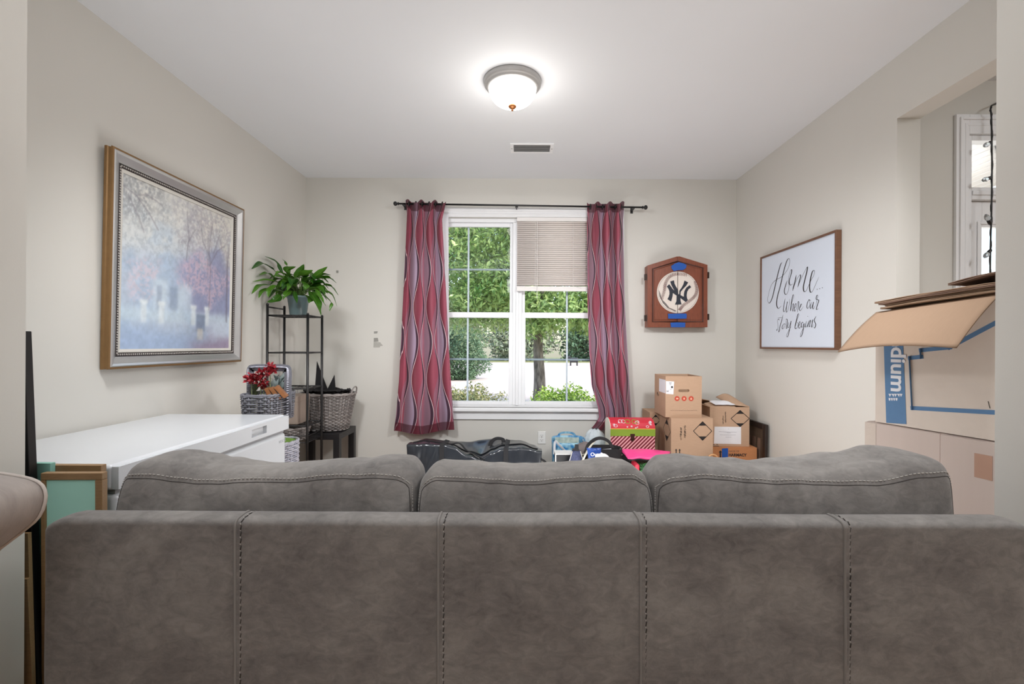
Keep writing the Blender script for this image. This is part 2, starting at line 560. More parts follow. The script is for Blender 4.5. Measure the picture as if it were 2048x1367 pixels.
def leaf_cloud(name, centres, length, width, m, parent, droop=0.0):
    """Leaves as folded quads (four triangles each) at the given points, with random turns."""
    n = len(centres)
    c = np.asarray(centres)
    az = rng.uniform(0, 2 * pi, n); el = rng.normal(-droop, 0.6, n); ro = rng.uniform(-1.0, 1.0, n)
    d = np.stack([np.cos(az) * np.cos(el), np.sin(az) * np.cos(el), np.sin(el)], 1)
    s = np.stack([-np.sin(az), np.cos(az), np.zeros(n)], 1)
    u = np.cross(d, s)
    s, u = s * np.cos(ro)[:, None] + u * np.sin(ro)[:, None], u * np.cos(ro)[:, None] - s * np.sin(ro)[:, None]
    k = rng.uniform(0.6, 1.25, n)[:, None]
    Ln, W = length * k, width * k
    v = np.stack([c, c + d * Ln * 0.5 + s * W * 0.5 + u * W * 0.18, c + d * Ln, c + d * Ln * 0.5 - s * W * 0.5 + u * W * 0.18, c + d * Ln * 0.5], 1).reshape(-1, 3)
    i = np.arange(n)[:, None] * 5
    f = np.concatenate([i + np.array([[0, 1, 4]]), i + np.array([[1, 2, 4]]), i + np.array([[4, 2, 3]]), i + np.array([[0, 4, 3]])], 0)
    me = bpy.data.meshes.new(name)
    me.from_pydata(v.tolist(), [], f.tolist())
    me.materials.append(m)
    o = bpy.data.objects.new(name, me)
    C.objects.link(o)
    o.parent = parent
    o['kind'] = 'stuff'
    return o

def blob_points(n, centre, radii, shell=0.55, lump=0.25, flat_bottom=None):
    d = rng.normal(0, 1, (n, 3)); d /= np.linalg.norm(d, axis=1)[:, None]
    r = 1 - shell * rng.uniform(0, 1, n) ** 1.7
    lm = np.array([noise.noise(Vector(q * 2.3) + Vector(centre)) for q in d])
    p = d * (r * (1 + lump * lm * 2))[:, None] * np.asarray(radii)
    if flat_bottom is not None:
        p[:, 2] = np.where(p[:, 2] < flat_bottom, flat_bottom + np.abs(rng.normal(0, 0.08, n)), p[:, 2])
    return p + np.asarray(centre)

GZ = -0.38
M['grass'] = pm('lawn', (86, 104, 48), 0.9, col2=(136, 128, 84), scale=7, bmp=0.3, bscale=60)
M['drive'] = pm('driveway_concrete', (182, 168, 158), 0.85, var=0.05, scale=1.2, bmp=0.05)
M['bark'] = pm('tree_bark', (74, 66, 60), 0.95, col2=(128, 118, 108), scale=16, bmp=0.8, bscale=24, stretch=(1, 1, 0.25))
boxes('lawn', [(-40, 40, 4.347, 60, GZ - 0.1, GZ)], M['grass'])
dr = MB()
pts = [(-40, 9.6), (1.2, 9.6), (3.6, 10.6), (6.0, 13.0), (8.0, 17.0), (40, 21), (40, 42), (-40, 42)]
dr.prism(pts, 2, GZ, GZ + 0.02)
struct(dr.obj('driveway', M['drive']))

def bush(name, label, centre, radii, n, ll, lw, m, stems=5, group=None):
    t = thing(name, label, 'bush', (centre[0], centre[1], GZ), group=group)
    z0 = centre[2] - GZ
    leaf_cloud('foliage', blob_points(n, (0, 0, z0), radii, 0.5, 0.22, -z0 + 0.1 if z0 < radii[2] else None), ll, lw, m, t)
    b = MB()
    for i in range(stems):
        a = 2 * pi * i / stems
        b.tube([(0.08 * cos(a), 0.08 * sin(a), 0), (radii[0] * 0.35 * cos(a), radii[1] * 0.35 * sin(a), z0 * 0.7), (radii[0] * 0.6 * cos(a), radii[1] * 0.6 * sin(a), z0 + radii[2] * 0.4)], [0.03, 0.02, 0.008], 6)
    b.obj('stem', M['bark'], t, smooth=True)
    return t
M['leaf_lively'] = leaf_mat('lively_leaves', (70, 120, 40), (190, 212, 90))
M['leaf_brown'] = leaf_mat('brownish_leaves', (100, 122, 66), (206, 190, 140))
M['leaf_tree'] = leaf_mat('tree_leaves', (92, 138, 66), (206, 222, 146), 0.3, 0.4)
M['leaf_pale'] = leaf_mat('pale_tree_leaves', (128, 160, 100), (232, 238, 190), 0.45, 0.35)
M['leaf_dark'] = leaf_mat('dark_hedge', (64, 96, 70), (130, 156, 118))
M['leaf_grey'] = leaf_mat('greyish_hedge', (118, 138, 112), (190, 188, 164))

bush('lively_bush', 'bright green leafy bush just outside the window, right of the centre post', (0.56, 5.75, 0.20), (0.54, 0.40, 0.47), 17000, 0.042, 0.026, M['leaf_lively'])
bush('brownish_bush', 'low brownish green bush just outside the window, left of the centre post', (-0.66, 5.85, 0.20), (0.54, 0.40, 0.47), 15000, 0.042, 0.025, M['leaf_brown'])

def tree(name, label, x, y, r, crown, n, ll, lw, m, branches, seed, h=5.0):
    t = thing(name, label, 'tree', (x, y, GZ))
    b = MB()
    pth = smooth_path([(0, 0, 0), (0.02, 0, 0.8), (-0.02, 0.02, 1.7), (0.05, 0, 2.6), (0.0, 0, h)], 6)
    b.tube(pth, [r * (1.25 if i == 0 else 1.1 - 0.75 * i / len(pth)) for i in range(len(pth))], 14)
    b.obj('trunk', M['bark'], t, smooth=True)
    for p in branches:
        q = MB(); pp = smooth_path(p, 6)
        q.tube(pp, [0.07 * (1 - 0.75 * i / len(pp)) for i in range(len(pp))], 8)
        q.obj('branch', M['bark'], t, smooth=True)
    pts = np.concatenate([blob_points(int(n * s), c, rr, 0.85, 0.3) for c, rr, s in crown])
    leaf_cloud('foliage', pts, ll, lw, m, t, 0.35)
    return t
tree('shade_tree', 'shade tree with a grey trunk and drooping leaves outside the right window half', 0.40, 11.0, 0.15,
     [((0.3, 0, 4.6), (3.3, 2.2, 2.2), 0.55), ((1.5, -0.4, 2.5), (1.5, 1.2, 0.75), 0.2), ((-0.9, 0.2, 2.9), (1.2, 1.2, 0.75), 0.15), ((0.0, -0.5, 2.15), (0.45, 0.4, 0.35), 0.02), ((2.6, 0.2, 2.0), (0.7, 0.7, 0.7), 0.08)],
     36000, 0.15, 0.062, M['leaf_tree'],
     [[(0, 0, 2.1), (0.6, -0.05, 2.42), (1.3, -0.1, 2.52), (2.2, -0.1, 2.6)], [(0, 0, 2.3), (-0.5, 0, 2.9), (-1.3, 0, 3.4)], [(0.02, 0, 2.6), (0.3, 0, 3.4), (0.9, 0, 4.4)]], 1)
tree('pale_tree', 'pale leafy tree filling the upper left of the window', -2.3, 12.6, 0.14,
     [((0.6, 0, 4.3), (3.0, 1.8, 2.5), 0.85), ((0.9, -0.5, 2.6), (1.6, 1.0, 0.6), 0.15)], 34000, 0.125, 0.055, M['leaf_pale'],
     [[(0, 0, 2.5), (0.7, -0.2, 3.3), (1.6, -0.3, 4.0)], [(0, 0, 2.9), (-0.6, 0, 3.7), (-1.2, 0, 4.6)]], 2)
bush('round_hedge', 'dark rounded hedge standing at the near side of the driveway, left', (-2.9, 21.5, 0.7), (1.25, 1.2, 1.6), 15000, 0.13, 0.06, M['leaf_dark'])
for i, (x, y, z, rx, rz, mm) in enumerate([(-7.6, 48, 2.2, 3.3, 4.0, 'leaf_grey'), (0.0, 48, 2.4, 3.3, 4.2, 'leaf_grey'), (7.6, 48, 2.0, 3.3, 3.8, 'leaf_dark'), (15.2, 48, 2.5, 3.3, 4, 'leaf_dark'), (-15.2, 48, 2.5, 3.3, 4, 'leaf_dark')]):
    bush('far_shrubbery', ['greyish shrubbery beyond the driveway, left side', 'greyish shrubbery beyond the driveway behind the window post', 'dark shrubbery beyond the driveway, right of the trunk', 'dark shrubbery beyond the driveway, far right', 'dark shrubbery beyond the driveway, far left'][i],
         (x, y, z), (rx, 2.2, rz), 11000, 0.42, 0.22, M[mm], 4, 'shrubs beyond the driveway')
t = thing('garden_ornament', 'small dark ornament standing on the far edge of the driveway', 'ornament', (4.05, 36, GZ + 0.02))
b = MB(); b.box(-0.35, 0.3, -0.15, 0.15, 0.25, 0.62); b.box(-0.6, -0.3, -0.12, 0.12, 0.45, 0.75)
b.obj('body', M['blackwood'], t, bev=0.06)
for lx in (-0.28, 0.22):
    for ly in (-0.1, 0.1):
        b = MB(); b.tube([(lx, ly, 0), (lx, ly, 0.3)], 0.05, 6); b.obj('leg', M['blackwood'], t)
# porch ceiling seen through the transom: boards
porch = setting('trim_1', (2.063, FY + WT, 2.62))
M['porch'] = pm('porch_boards', (238, 238, 238), 0.6, var=0.02)
for i in range(20):
    b = MB(); b.box(0.006 + i * 0.1, 0.094 + i * 0.1, 0.15, 1.55, 0.0, 0.02); b.obj('porch_board', M['porch'], porch, bev=0.006)
b = MB(); b.box(0.0, 2.0, 0.0, 0.15, -0.08, 0.02); b.obj('porch_beam', M['porch'], porch)
boxes('porch_floor', [(2.0, 6.0, 4.35, 8.0, -0.3, -0.1), (2.063, 4.2, FY + WT, 4.35, -0.3, -0.05)], M['drive'])
# ------------------------------------------------------------------ sofa
def suede(name, c1, c2, bs_scale=1.0):
    m, nt, bs = mat(name)
    _, co = coords(nt)
    n1 = tex(nt, co, 4.2, 8, 0.68, dist=0.6)
    n2 = tex(nt, co, 26, 7, 0.7, stretch=(1, 1, 1.7), dist=0.9)
    t = ((n1 - 0.5) * 1.7 + (n2 - 0.5) * 1.2 + 0.5).max(0.0).min(1.0)
    nt.links.new(mix(nt, t, lin(c1), lin(c2)), bs.inputs['Base Color'])
    bs.inputs['Roughness'].default_value = 0.75
    bs.inputs['Specular IOR Level'].default_value = 0.25
    bs.inputs['Sheen Weight'].default_value = 0.18
    bs.inputs['Sheen Roughness'].default_value = 0.5
    bump(nt, bs, n2 + tex(nt, co, 420, 2) * 0.35, 0.22, 0.003)
    return m
M['suede'] = suede('sofa_suede', (91, 87, 85), (148, 143, 138))
M['seam'] = pm('seam_cord', (132, 128, 124), 0.8, spec=0.2)
M['seam_dark'] = pm('seam_crease', (76, 72, 70), 0.9, spec=0.1)
M['stitch_dark'] = pm('dark_thread', (64, 60, 58), 0.8, spec=0.1)
M['stitch_light'] = pm('pale_thread', (176, 171, 165), 0.8, spec=0.2)

sofa = thing('sofa', 'long grey suede sofa seen from behind with three back cushions', 'sofa', (0.03, 1.068, 0))
SX0, SX1, SZT = -1.128, 1.155, 0.834
def back_surface(u, v):
    """u along the sofa; v from the floor, up the rear face, over the rounded top, down the front."""
    x = SX0 + (SX1 - SX0) * u
    e = min(u, 1 - u) * (SX1 - SX0)
    rd = max(0.0, 1 - e / 0.05)
    wob = 0.004 * noise.noise(Vector((x * 3, v * 5, 0)))
    r = 0.014
    zt = SZT - 0.018 * rd ** 2 + 0.003 * noise.noise(Vector((x * 2.2, 1, 4)))
    if v < 0.55:
        k = v / 0.55
        y, z = 0.0 + 0.03 * (1 - k) * 0 + wob * sin(k * pi), 0.12 + (zt - r - 0.12) * k
    elif v < 0.70:
        a = (v - 0.55) / 0.15 * pi / 2
        y, z = r - r * cos(a), zt - r + r * sin(a)
    elif v < 0.85:
        k = (v - 0.70) / 0.15
        y, z = r + 0.046 * k, zt + 0.002 * sin(k * pi)
    else:
        k = (v - 0.85) / 0.15
        y, z = r + 0.046, zt - 0.5 * k
    if rd > 0:
        y = y + (0.03 - y) * (1 - sqrt(max(0, 1 - (rd * 0.55) ** 2)))
    return (x, y, z)
b = MB()
us = [0, .003, .007, .012, .02, .03] + list(np.linspace(0.05, 0.95, 60)) + [.97, .98, .988, .993, .997, 1]
vs = list(np.linspace(0, 0.55, 20)) + list(np.linspace(0.57, 0.70, 8)) + list(np.linspace(0.73, 1, 10))
W = len(us)
verts = [back_surface(u, v) for v in vs for u in us]
faces = [(j * W + i, j * W + i + 1, (j + 1) * W + i + 1, (j + 1) * W + i) for j in range(len(vs) - 1) for i in range(W - 1)]
for e in (0, W - 1):
    faces.append(tuple(j * W + e for j in range(len(vs))))
b.add(verts, faces)
back = b.obj('back_frame', M['suede'], sofa, smooth=True)
# seams down the rear panels: a raised cord and a line of stitches beside it
for px in (470, 876, 1281, 1689):
    x = P(px, 1100, 1.068).x - 0.03
    u = (x - SX0) / (SX1 - SX0)
    path = [Vector(back_surface(u, v)) + Vector((0.006 * (0.55 - v), -0.0005, 0.0005)) for v in np.linspace(0.0, 0.84, 60)]
    q = MB(); q.tube(path, 0.0034, 8); q.obj('seam', M['seam'], back, smooth=True)
    st, st2 = MB(), MB()
    pth = [Vector(back_surface(u, v)) for v in np.linspace(0.0, 0.84, 600)]
    acc, nxt, k = 0, 0, 0
    for i in range(1, 600):
        acc += (pth[i] - pth[i - 1]).length
        if acc >= nxt:
            nxt += 0.0155
            t = (pth[i] - pth[i - 1]).normalized()
            nrm = Vector((1, 0, 0)).cross(t) * -1
            nrm = nrm if nrm.y < 0 or nrm.z > 0 else -nrm
            c = pth[i] + Vector((0.013, 0, 0)) + nrm * 0.0008
            (st if k % 1 == 0 else st2).tube([c - t * 0.0048, c + t * 0.0048 + Vector((0.0018, 0, 0))], 0.0012, 6)
            st2.tube([c + t * 0.006, c + t * 0.0095 + Vector((-0.001, 0, 0))], 0.0011, 5)
            k += 1
    s1 = st.obj('stitching', M['stitch_dark'], back, smooth=True); s1['kind'] = 'stuff'; s1['label'] = 'dark stitches'
    s2 = st2.obj('stitching', M['stitch_light'], back, smooth=True); s2['kind'] = 'stuff'; s2['label'] = 'pale stitches'
# stitches on the left end corner
st = MB()
for i in range(22):
    z = SZT - 0.03 - i * 0.0145
    st.tube([(SX0 + 0.0075, 0.012, z), (SX0 + 0.009, 0.0085, z - 0.008)], 0.0015, 5)
s1 = st.obj('stitching', M['stitch_dark'], back); s1['kind'] = 'stuff'; s1['label'] = 'dark stitches'
# seat, arms, base, feet (beyond the back)
b = MB(); b.box(SX0 + 0.02, SX1 - 0.02, 0.065, 0.92, 0.10, 0.30); b.obj('base', M['suede'], sofa, bev=0.02)
for i in range(3):
    x0 = SX0 + 0.2 + i * 0.622
    b = MB(); b.box(x0, x0 + 0.615, 0.17, 0.95, 0.31, 0.47); b.obj('seat_cushion', M['suede'], sofa, bev=0.05, seg=4)
for x0, x1 in ((SX0 + 0.02, SX0 + 0.195), (SX1 - 0.195, SX1 - 0.02)):
    b = MB(); b.box(x0, x1, 0.17, 0.93, 0.30, 0.62); b.obj('arm', M['suede'], sofa, bev=0.05, seg=4)
for x in (SX0 + 0.1, SX1 - 0.1):
    for y in (0.08, 0.85):
        b = MB(); b.lathe([(0.02, 0), (0.03, 0.12)], 14, 0, Matrix.Translation((x, y, 0))); b.obj('foot', M['blackwood'], sofa, smooth=False)

def cushion(px0, px1, rear, far, yd=0.20, seed=0, tilt=0.0, pinch=0.0, bow_l=0.0, bow_r=0.0):
    """A plump back cushion. rear/far: (px, py) profiles of its rear top seam and of its far top edge."""
    D0, D1 = 1.135, 1.135 + yd
    x0, x1 = P(px0, 960, D0 + 0.05).x - 0.03, P(px1, 960, D0 + 0.05).x - 0.03
    xs = np.linspace(px0, px1, 60)
    fr = smooth_fn([(p[0], P(p[0], p[1], D0).z) for p in rear])
    ff = smooth_fn([(p[0], P(p[0], p[1], D1 - 0.02).z) for p in far])
    zb = 0.50
    NU, NP = 96, 56
    def pt(u, k, inset=0.0):
        ph = 2 * pi * k / NP
        px = px0 + (px1 - px0) * u
        e = 2 / 5.0
        c_, s_ = cos(ph), sin(ph)
        yy = math.copysign(abs(c_) ** e, c_)
        zz = math.copysign(abs(s_) ** e, s_)
        w = (yy + 1) / 2
        zt = fr(px) * (1 - w) + ff(px) * w
        zc = (zt + zb) / 2
        hz = (zt - zb) / 2
        q = abs(2 * u - 1)
        en = (1 - q ** 14) ** (1 / 2.6) if q < 1 else 0.0
        bulge = 1 + 0.10 * (1 - q ** 4) * (1 - abs(zz) ** 3)
        y = yd / 2 * yy * bulge * (0.5 + 0.5 * en) + 0.02 * (zz)
        z = zc + hz * zz * (0.82 + 0.18 * en)
        x = x0 + (x1 - x0) * (0.5 + (u - 0.5) * (1 + 0.006 * (1 - zz * zz)))
        # the cushion's perspective: far edge runs toward the middle by real depth only
        x += (bow_l * (1 - u) + bow_r * u) * zz * 0.02
        p = Vector((x, y + 0.080 + yd / 2 + tilt * zz, z))
        # wrinkles: soft pulls from the top seam and the ends
        wr = noise.noise(Vector((px / 38.0 + zz * 0.8, zz * 0.7 + seed * 3.1, seed)))
        wr2 = noise.noise(Vector((px / 90.0, yy * 1.2 + seed, zz * 1.4)))
        amp = 0.0055 * max(0.15, 1 - abs(zz - 0.75) * 0.9) + 0.004 * q ** 6
        nrm = Vector((0, yy, zz * 0.8)).normalized()
        return p + nrm * (amp * wr + 0.008 * wr2 - inset)
    b = MB()
    uu = [0.5 - 0.5 * cos(pi * i / NU) if False else i / NU for i in range(NU + 1)]
    uu = [0, 0.002, 0.006, 0.012] + [x for x in uu if 0.015 < x < 0.985] + [0.988, 0.994, 0.998, 1]
    vs = [pt(u, k) for u in uu for k in range(NP)]
    fs = [(i * NP + k, i * NP + (k + 1) % NP, (i + 1) * NP + (k + 1) % NP, (i + 1) * NP + k) for i in range(len(uu) - 1) for k in range(NP)]
    fs += [tuple(range(NP)), tuple(range((len(uu) - 1) * NP, len(uu) * NP))]
    b.add(vs, fs)
    cu = b.obj('back_cushion', M['suede'], sofa, smooth=True)
    # seam round the rear panel, stitched along its upper side
    ks = NP * 138 / 360
    path, side = [], []
    kl = NP * 185 / 360
    for t in np.linspace(0, 1, 16)[:-1]:
        path.append((0.012 + 0.010 * t * t, kl + (ks - kl) * t)); side.append((0.004 + 0.006 * t, kl + (ks - kl - 1.1) * t))
    for u in np.linspace(0.03, 0.97, 70):
        path.append((u, ks)); side.append((u, ks - 0.95))
    for t in np.linspace(0, 1, 16)[1:]:
        path.append((0.978 + 0.010 * (1 - (1 - t) ** 2), ks + (kl - ks) * t)); side.append((0.988 + 0.008 * t, ks - 1.1 + (kl - ks + 1.1) * t))
    q = MB(); q.tube([pt(u, k, 0.0006) for u, k in path], 0.0014, 6); q.obj('seam', M['seam_dark'], cu, smooth=True)
    st = MB()
    acc, nxt = 0, 0
    last = None
    for i in range(len(side) - 1):
        a, c = pt(*side[i]), pt(*side[i + 1])
        n = max(1, int((c - a).length / 0.013))
        for j in range(n):
            p0, p1 = a.lerp(c, j / n), a.lerp(c, (j + 0.62) / n)
            st.tube([p0 + Vector((0, -0.0012, 0.001)), p1 + Vector((0, -0.0012, 0.001))], 0.0013, 5)
    s = st.obj('stitching', M['stitch_light'], cu); s['kind'] = 'stuff'
    return cu
cushion(232, 829, [(232, 936), (300, 941), (400, 951), (560, 947), (700, 939), (790, 940), (829, 955)],
        [(232, 897), (320, 898), (400, 910), (480, 921), (560, 924), (700, 916), (800, 908), (829, 918)], 0.20, 1, bow_l=0.4)
cushion(838, 1309, [(838, 960), (880, 942), (960, 946), (1060, 951), (1180, 944), (1262, 938), (1290, 950), (1309, 980)],
        [(838, 940), (880, 922), (960, 925), (1060, 931), (1160, 925), (1235, 917), (1262, 921), (1288, 938), (1309, 965)], 0.20, 2, bow_l=-0.3)
cushion(1309, 1905, [(1309, 955), (1350, 945), (1420, 940), (1560, 952), (1660, 952), (1740, 955), (1840, 938), (1905, 930)],
        [(1309, 925), (1350, 906), (1440, 911), (1560, 918), (1650, 912), (1740, 898), (1800, 888), (1860, 890), (1905, 900)], 0.21, 3, bow_r=0.5)

# ------------------------------------------------------------------ scroll-backed chair at the left edge
def velvet():
    m, nt, bs = mat('chair_velvet')
    _, co = coords(nt)
    n = tex(nt, co, 9, 5, 0.6, stretch=(1, 3, 1), dist=0.8)
    nt.links.new(mix(nt, n, lin((138, 127, 121)), lin((194, 183, 175))), bs.inputs['Base Color'])
    bs.inputs['Roughness'].default_value = 0.8
    bs.inputs['Sheen Weight'].default_value = 0.35
    bump(nt, bs, tex(nt, co, 30, 4, stretch=(1, 4, 0.6)), 0.25, 0.002)
    return m
M['velvet'] = velvet()
chair = thing('scroll_back_chair', 'grey velvet chair with a rolled scroll back at the left edge', 'chair', (-1.02, 0.42, 0))
prof = [(-0.10, 0.50), (-0.075, 0.62), (-0.045, 0.74), (0.0, 0.825), (0.055, 0.872), (0.092, 0.905), (0.105, 0.945), (0.09, 0.972), (0.04, 0.985), (-0.02, 0.99), (-0.075, 0.975), (-0.125, 0.93), (-0.155, 0.85), (-0.18, 0.72), (-0.20, 0.60), (-0.21, 0.50)]
pp = smooth_path([(x, 0, z) for x, z in prof], 3)
b = MB()
n = len(pp)
cx_, cz_ = -0.03, 0.8
rings = []
for y, sc in ((0.0, 0.90), (0.006, 0.96), (0.02, 1.0), (0.10, 1.0), (0.2, 1.0), (0.36, 1.0), (0.46, 1.0), (0.472, 0.98), (0.48, 0.93)):
    rings.append([(p.x * 1.0 + (1 - sc) * (-0.06 - p.x) * 0.5, y, p.z + (1 - sc) * (cz_ - p.z) * 0.25) for p in pp])
vs = [v for r in rings for v in r]
fs = [(i * n + k, i * n + (k + 1) % n, (i + 1) * n + (k + 1) % n, (i + 1) * n + k) for i in range(len(rings) - 1) for k in range(n)]
fs += [tuple(range(n)), tuple(range((len(rings) - 1) * n, len(rings) * n))]
b.add(vs, fs)
bk = b.obj('backrest', M['velvet'], chair, smooth=True)
b = MB(); b.tube([(p.x + 0.001, 0.474, p.z) for p in pp], 0.003, 6); b.obj('piping', pm('velvet_piping', (206, 196, 188), 0.8), bk, smooth=True)
b = MB(); b.box(-0.62, -0.12, 0.0, 0.48, 0.34, 0.49); b.obj('seat', M['velvet'], chair, bev=0.04, seg=4)
for x in (-0.58, -0.14):
    for y in (0.04, 0.44):
        b = MB(); b.tube([(x, y, 0), (x, y, 0.36)], [0.016, 0.024], 4); b.obj('leg', M['blackwood'], chair)
# ------------------------------------------------------------------ ceiling lamp and register
lc = P(1025, 172, 2.667)
lamp = thing('ceiling_lamp', 'flush ceiling lamp with a glowing white glass bowl and bronze finial', 'ceiling lamp', (lc.x, lc.y, ZC))
M['nickel'] = pm('lamp_rim', (176, 174, 172), 0.45, metal=0.3, var=0.03)
b = MB(); b.lathe([(0.0, 0), (0.163, 0), (0.166, -0.006), (0.163, -0.022), (0.157, -0.03), (0.150, -0.032), (0.147, -0.04), (0.138, -0.044), (0.132, -0.044), (0.132, -0.02), (0.0, -0.02)], 56)
b.obj('rim', M['nickel'], lamp, smooth=True)
mm, nt, bs = mat('lit_glass')
bs.inputs['Emission Color'].default_value = (1.0, 0.97, 0.92, 1)
bs.inputs['Emission Strength'].default_value = 7.0
bs.inputs['Base Color'].default_value = (0.95, 0.95, 0.95, 1)
b = MB(); b.lathe([(0.136, -0.036)] + [(0.136 * cos(a) ** 0.75, -0.040 - 0.10 * sin(a)) for a in np.linspace(0, pi / 2 - 0.04, 14)] + [(0.0, -0.1405)], 56)
b.obj('glass_bowl', mm, lamp, smooth=True)
M['copper'] = pm('copper_finial', (150, 96, 56), 0.35, metal=0.7)
b = MB(); b.lathe([(0.0, -0.136), (0.022, -0.139), (0.024, -0.146), (0.018, -0.153), (0.008, -0.158), (0.006, -0.165), (0.007, -0.168), (0.0, -0.172)], 20)
b.obj('finial', M['copper'], lamp, smooth=True)
light('ceiling_lamp_bulb', 'POINT', (lc.x, lc.y, ZC - 0.36), 3, (1.0, 0.96, 0.9), 0.13)

vent = thing('ceiling_vent', 'white ceiling air register with a fine grille near the back wall', 'vent', (0.068, 3.565, ZC))
b = MB()
w_, h_ = 0.165, 0.085
for q in ((-w_, w_, -h_, -h_ + 0.022), (-w_, w_, h_ - 0.022, h_), (-w_, -w_ + 0.026, -h_ + 0.022, h_ - 0.022), (w_ - 0.026, w_, -h_ + 0.022, h_ - 0.022)):
    b.box(*q, -0.008, 0)
b.obj('frame', M['trim'], vent, bev=0.002)
b = MB(); b.box(-w_ + 0.026, w_ - 0.026, -h_ + 0.022, h_ - 0.022, -0.001, 0.0); b.obj('backing', M['darkvoid'], vent)
gm = pm('register_grey', (150, 150, 150), 0.5, var=0.05)
b = MB()
for i in range(27):
    x = -w_ + 0.03 + i * (2 * w_ - 0.06) / 26
    b.box(x - 0.0016, x + 0.0016, -h_ + 0.022, h_ - 0.022, -0.006, -0.001)
for y in (-0.03, 0.0, 0.03):
    b.box(-w_ + 0.026, w_ - 0.026, y - 0.002, y + 0.002, -0.0065, -0.001)
o = b.obj('grille', gm, vent); o['kind'] = 'stuff'
for x in (-w_ + 0.012, w_ - 0.012):
    b = MB(); b.lathe([(0.0, -0.0105), (0.005, -0.0095), (0.005, -0.008)], 10, 0, Matrix.Translation((x, 0, 0))); b.obj('screw', gm, vent)

# ------------------------------------------------------------------ wall outlet, hook, torn tape
oc = P(1083.5, 874.5, YB)
out = thing('wall_outlet', 'white duplex electrical outlet low on the back wall under the window', 'outlet', (oc.x, YB, oc.z))
b = MB(); b.box(-0.036, 0.036, -0.006, 0, -0.057, 0.057); pl = b.obj('cover_plate', M['whiteplastic'], out, bev=0.003)
for z in (-0.02, 0.02):
    b = MB(); b.box(-0.017, 0.017, -0.0085, -0.006, z - 0.014, z + 0.014); so = b.obj('socket', M['whiteplastic'], out, bev=0.004)
    b = MB(); b.box(-0.0085, -0.006, -0.0092, -0.0085, z - 0.002, z + 0.008); b.box(0.006, 0.0085, -0.0092, -0.0085, z - 0.002, z + 0.008); b.box(-0.003, 0.003, -0.0092, -0.0085, z - 0.011, z - 0.006)
    b.obj('slot', M['ink'], so)
b = MB(); b.lathe([(0.0, -0.0), (0.004, 0.001), (0.004, 0.003)], 8, 0, Matrix.Translation((0, -0.0075, 0)) @ Matrix.Rotation(-pi / 2, 4, 'X')); b.obj('screw', M['nickel'], out)
hk = P(675, 543, YB)
t = thing('wall_hook', 'tiny grey adhesive hook on the back wall right of the plant', 'hook', (hk.x, YB, hk.z))
gtape = pm('grey_residue', (150, 148, 142), 0.8, var=0.12, scale=60)
b = MB(); b.box(-0.010, 0.010, -0.004, 0, -0.011, 0.011); b.obj('base', gtape, t, bev=0.002)
b = MB(); b.tube(smooth_path([(0, -0.004, 0.004), (0, -0.012, -0.003), (0, -0.014, -0.009), (0, -0.010, -0.012)], 4), 0.002, 6); b.obj('prong', gtape, t)
tc = P(757, 680, YB)
t = thing('tape_scrap', 'torn grey strip of old tape stuck to the back wall left of the curtain', 'tape', (tc.x, YB, tc.z))
b = MB()
b.prism([(-0.042, 0.080), (-0.007, 0.082), (-0.012, 0.062), (-0.042, 0.06)], 1, -0.0008, 0); b.obj('scrap', gtape, t)
b = MB(); b.prism([(-0.043, 0.02), (-0.006, 0.022), (0.0, -0.012), (-0.043, -0.014)], 1, -0.0008, 0); b.obj('scrap', gtape, t)
b = MB(); b.prism([(-0.044, -0.014), (0.015, -0.018), (0.035, -0.042), (0.042, -0.05), (0.018, -0.053), (0.010, -0.066), (-0.046, -0.066)], 1, -0.0006, 0); b.obj('scrap', pm('pale_residue', (176, 173, 166), 0.8, var=0.1, scale=60), t)

# ------------------------------------------------------------------ curtain rod, curtains, blind
RD = 4.135
r0, r1 = P(797, 407, RD), P(1285, 414.5, RD)
rod = thing('curtain_rod', 'thin black curtain rod with knob ends above the window', 'curtain rod', (0, RD, r0.z))
dv = r1 - r0
b = MB(); b.tube([(r0.x, 0, 0), (r0.x + dv.x * 0.5, 0, dv.z * 0.5), (r1.x, 0, dv.z)], 0.008, 12); b.obj('pole', M['black'], rod, smooth=True)
for p, sg in ((r0, -1), (r1, 1)):
    b = MB()
    mtx = Matrix.Translation((p.x, 0, p.z - r0.z)) @ Matrix.Rotation(sg * pi / 2, 4, 'Y')
    b.lathe([(0.0, -0.004), (0.011, -0.004), (0.014, 0.004), (0.009, 0.009), (0.009, 0.013), (0.017, 0.018), (0.0205, 0.027), (0.018, 0.037), (0.009, 0.044), (0.0, 0.046)], 16, 0, mtx)
    b.obj('finial', M['black'], rod, smooth=True)
for px in (806, 1033, 1268):
    k = (px - 797) / (1285 - 797)
    x, z = r0.x + dv.x * k, dv.z * k
    b = MB(); b.box(x - 0.012, x + 0.012, YB - RD - 0.004, YB - RD, z - 0.03, z + 0.03); b.tube([(x, YB - RD, z - 0.012), (x, 0.0, z - 0.012)], 0.006, 8)
    b.tube([(x + 0.0101 * sin(a) * 0, 0.0101 * cos(a), z + 0.0101 * sin(a)) for a in np.linspace(pi * 0.9, pi * 2.1, 9)], 0.003, 6)
    b.obj('bracket', M['black'], rod, smooth=False)

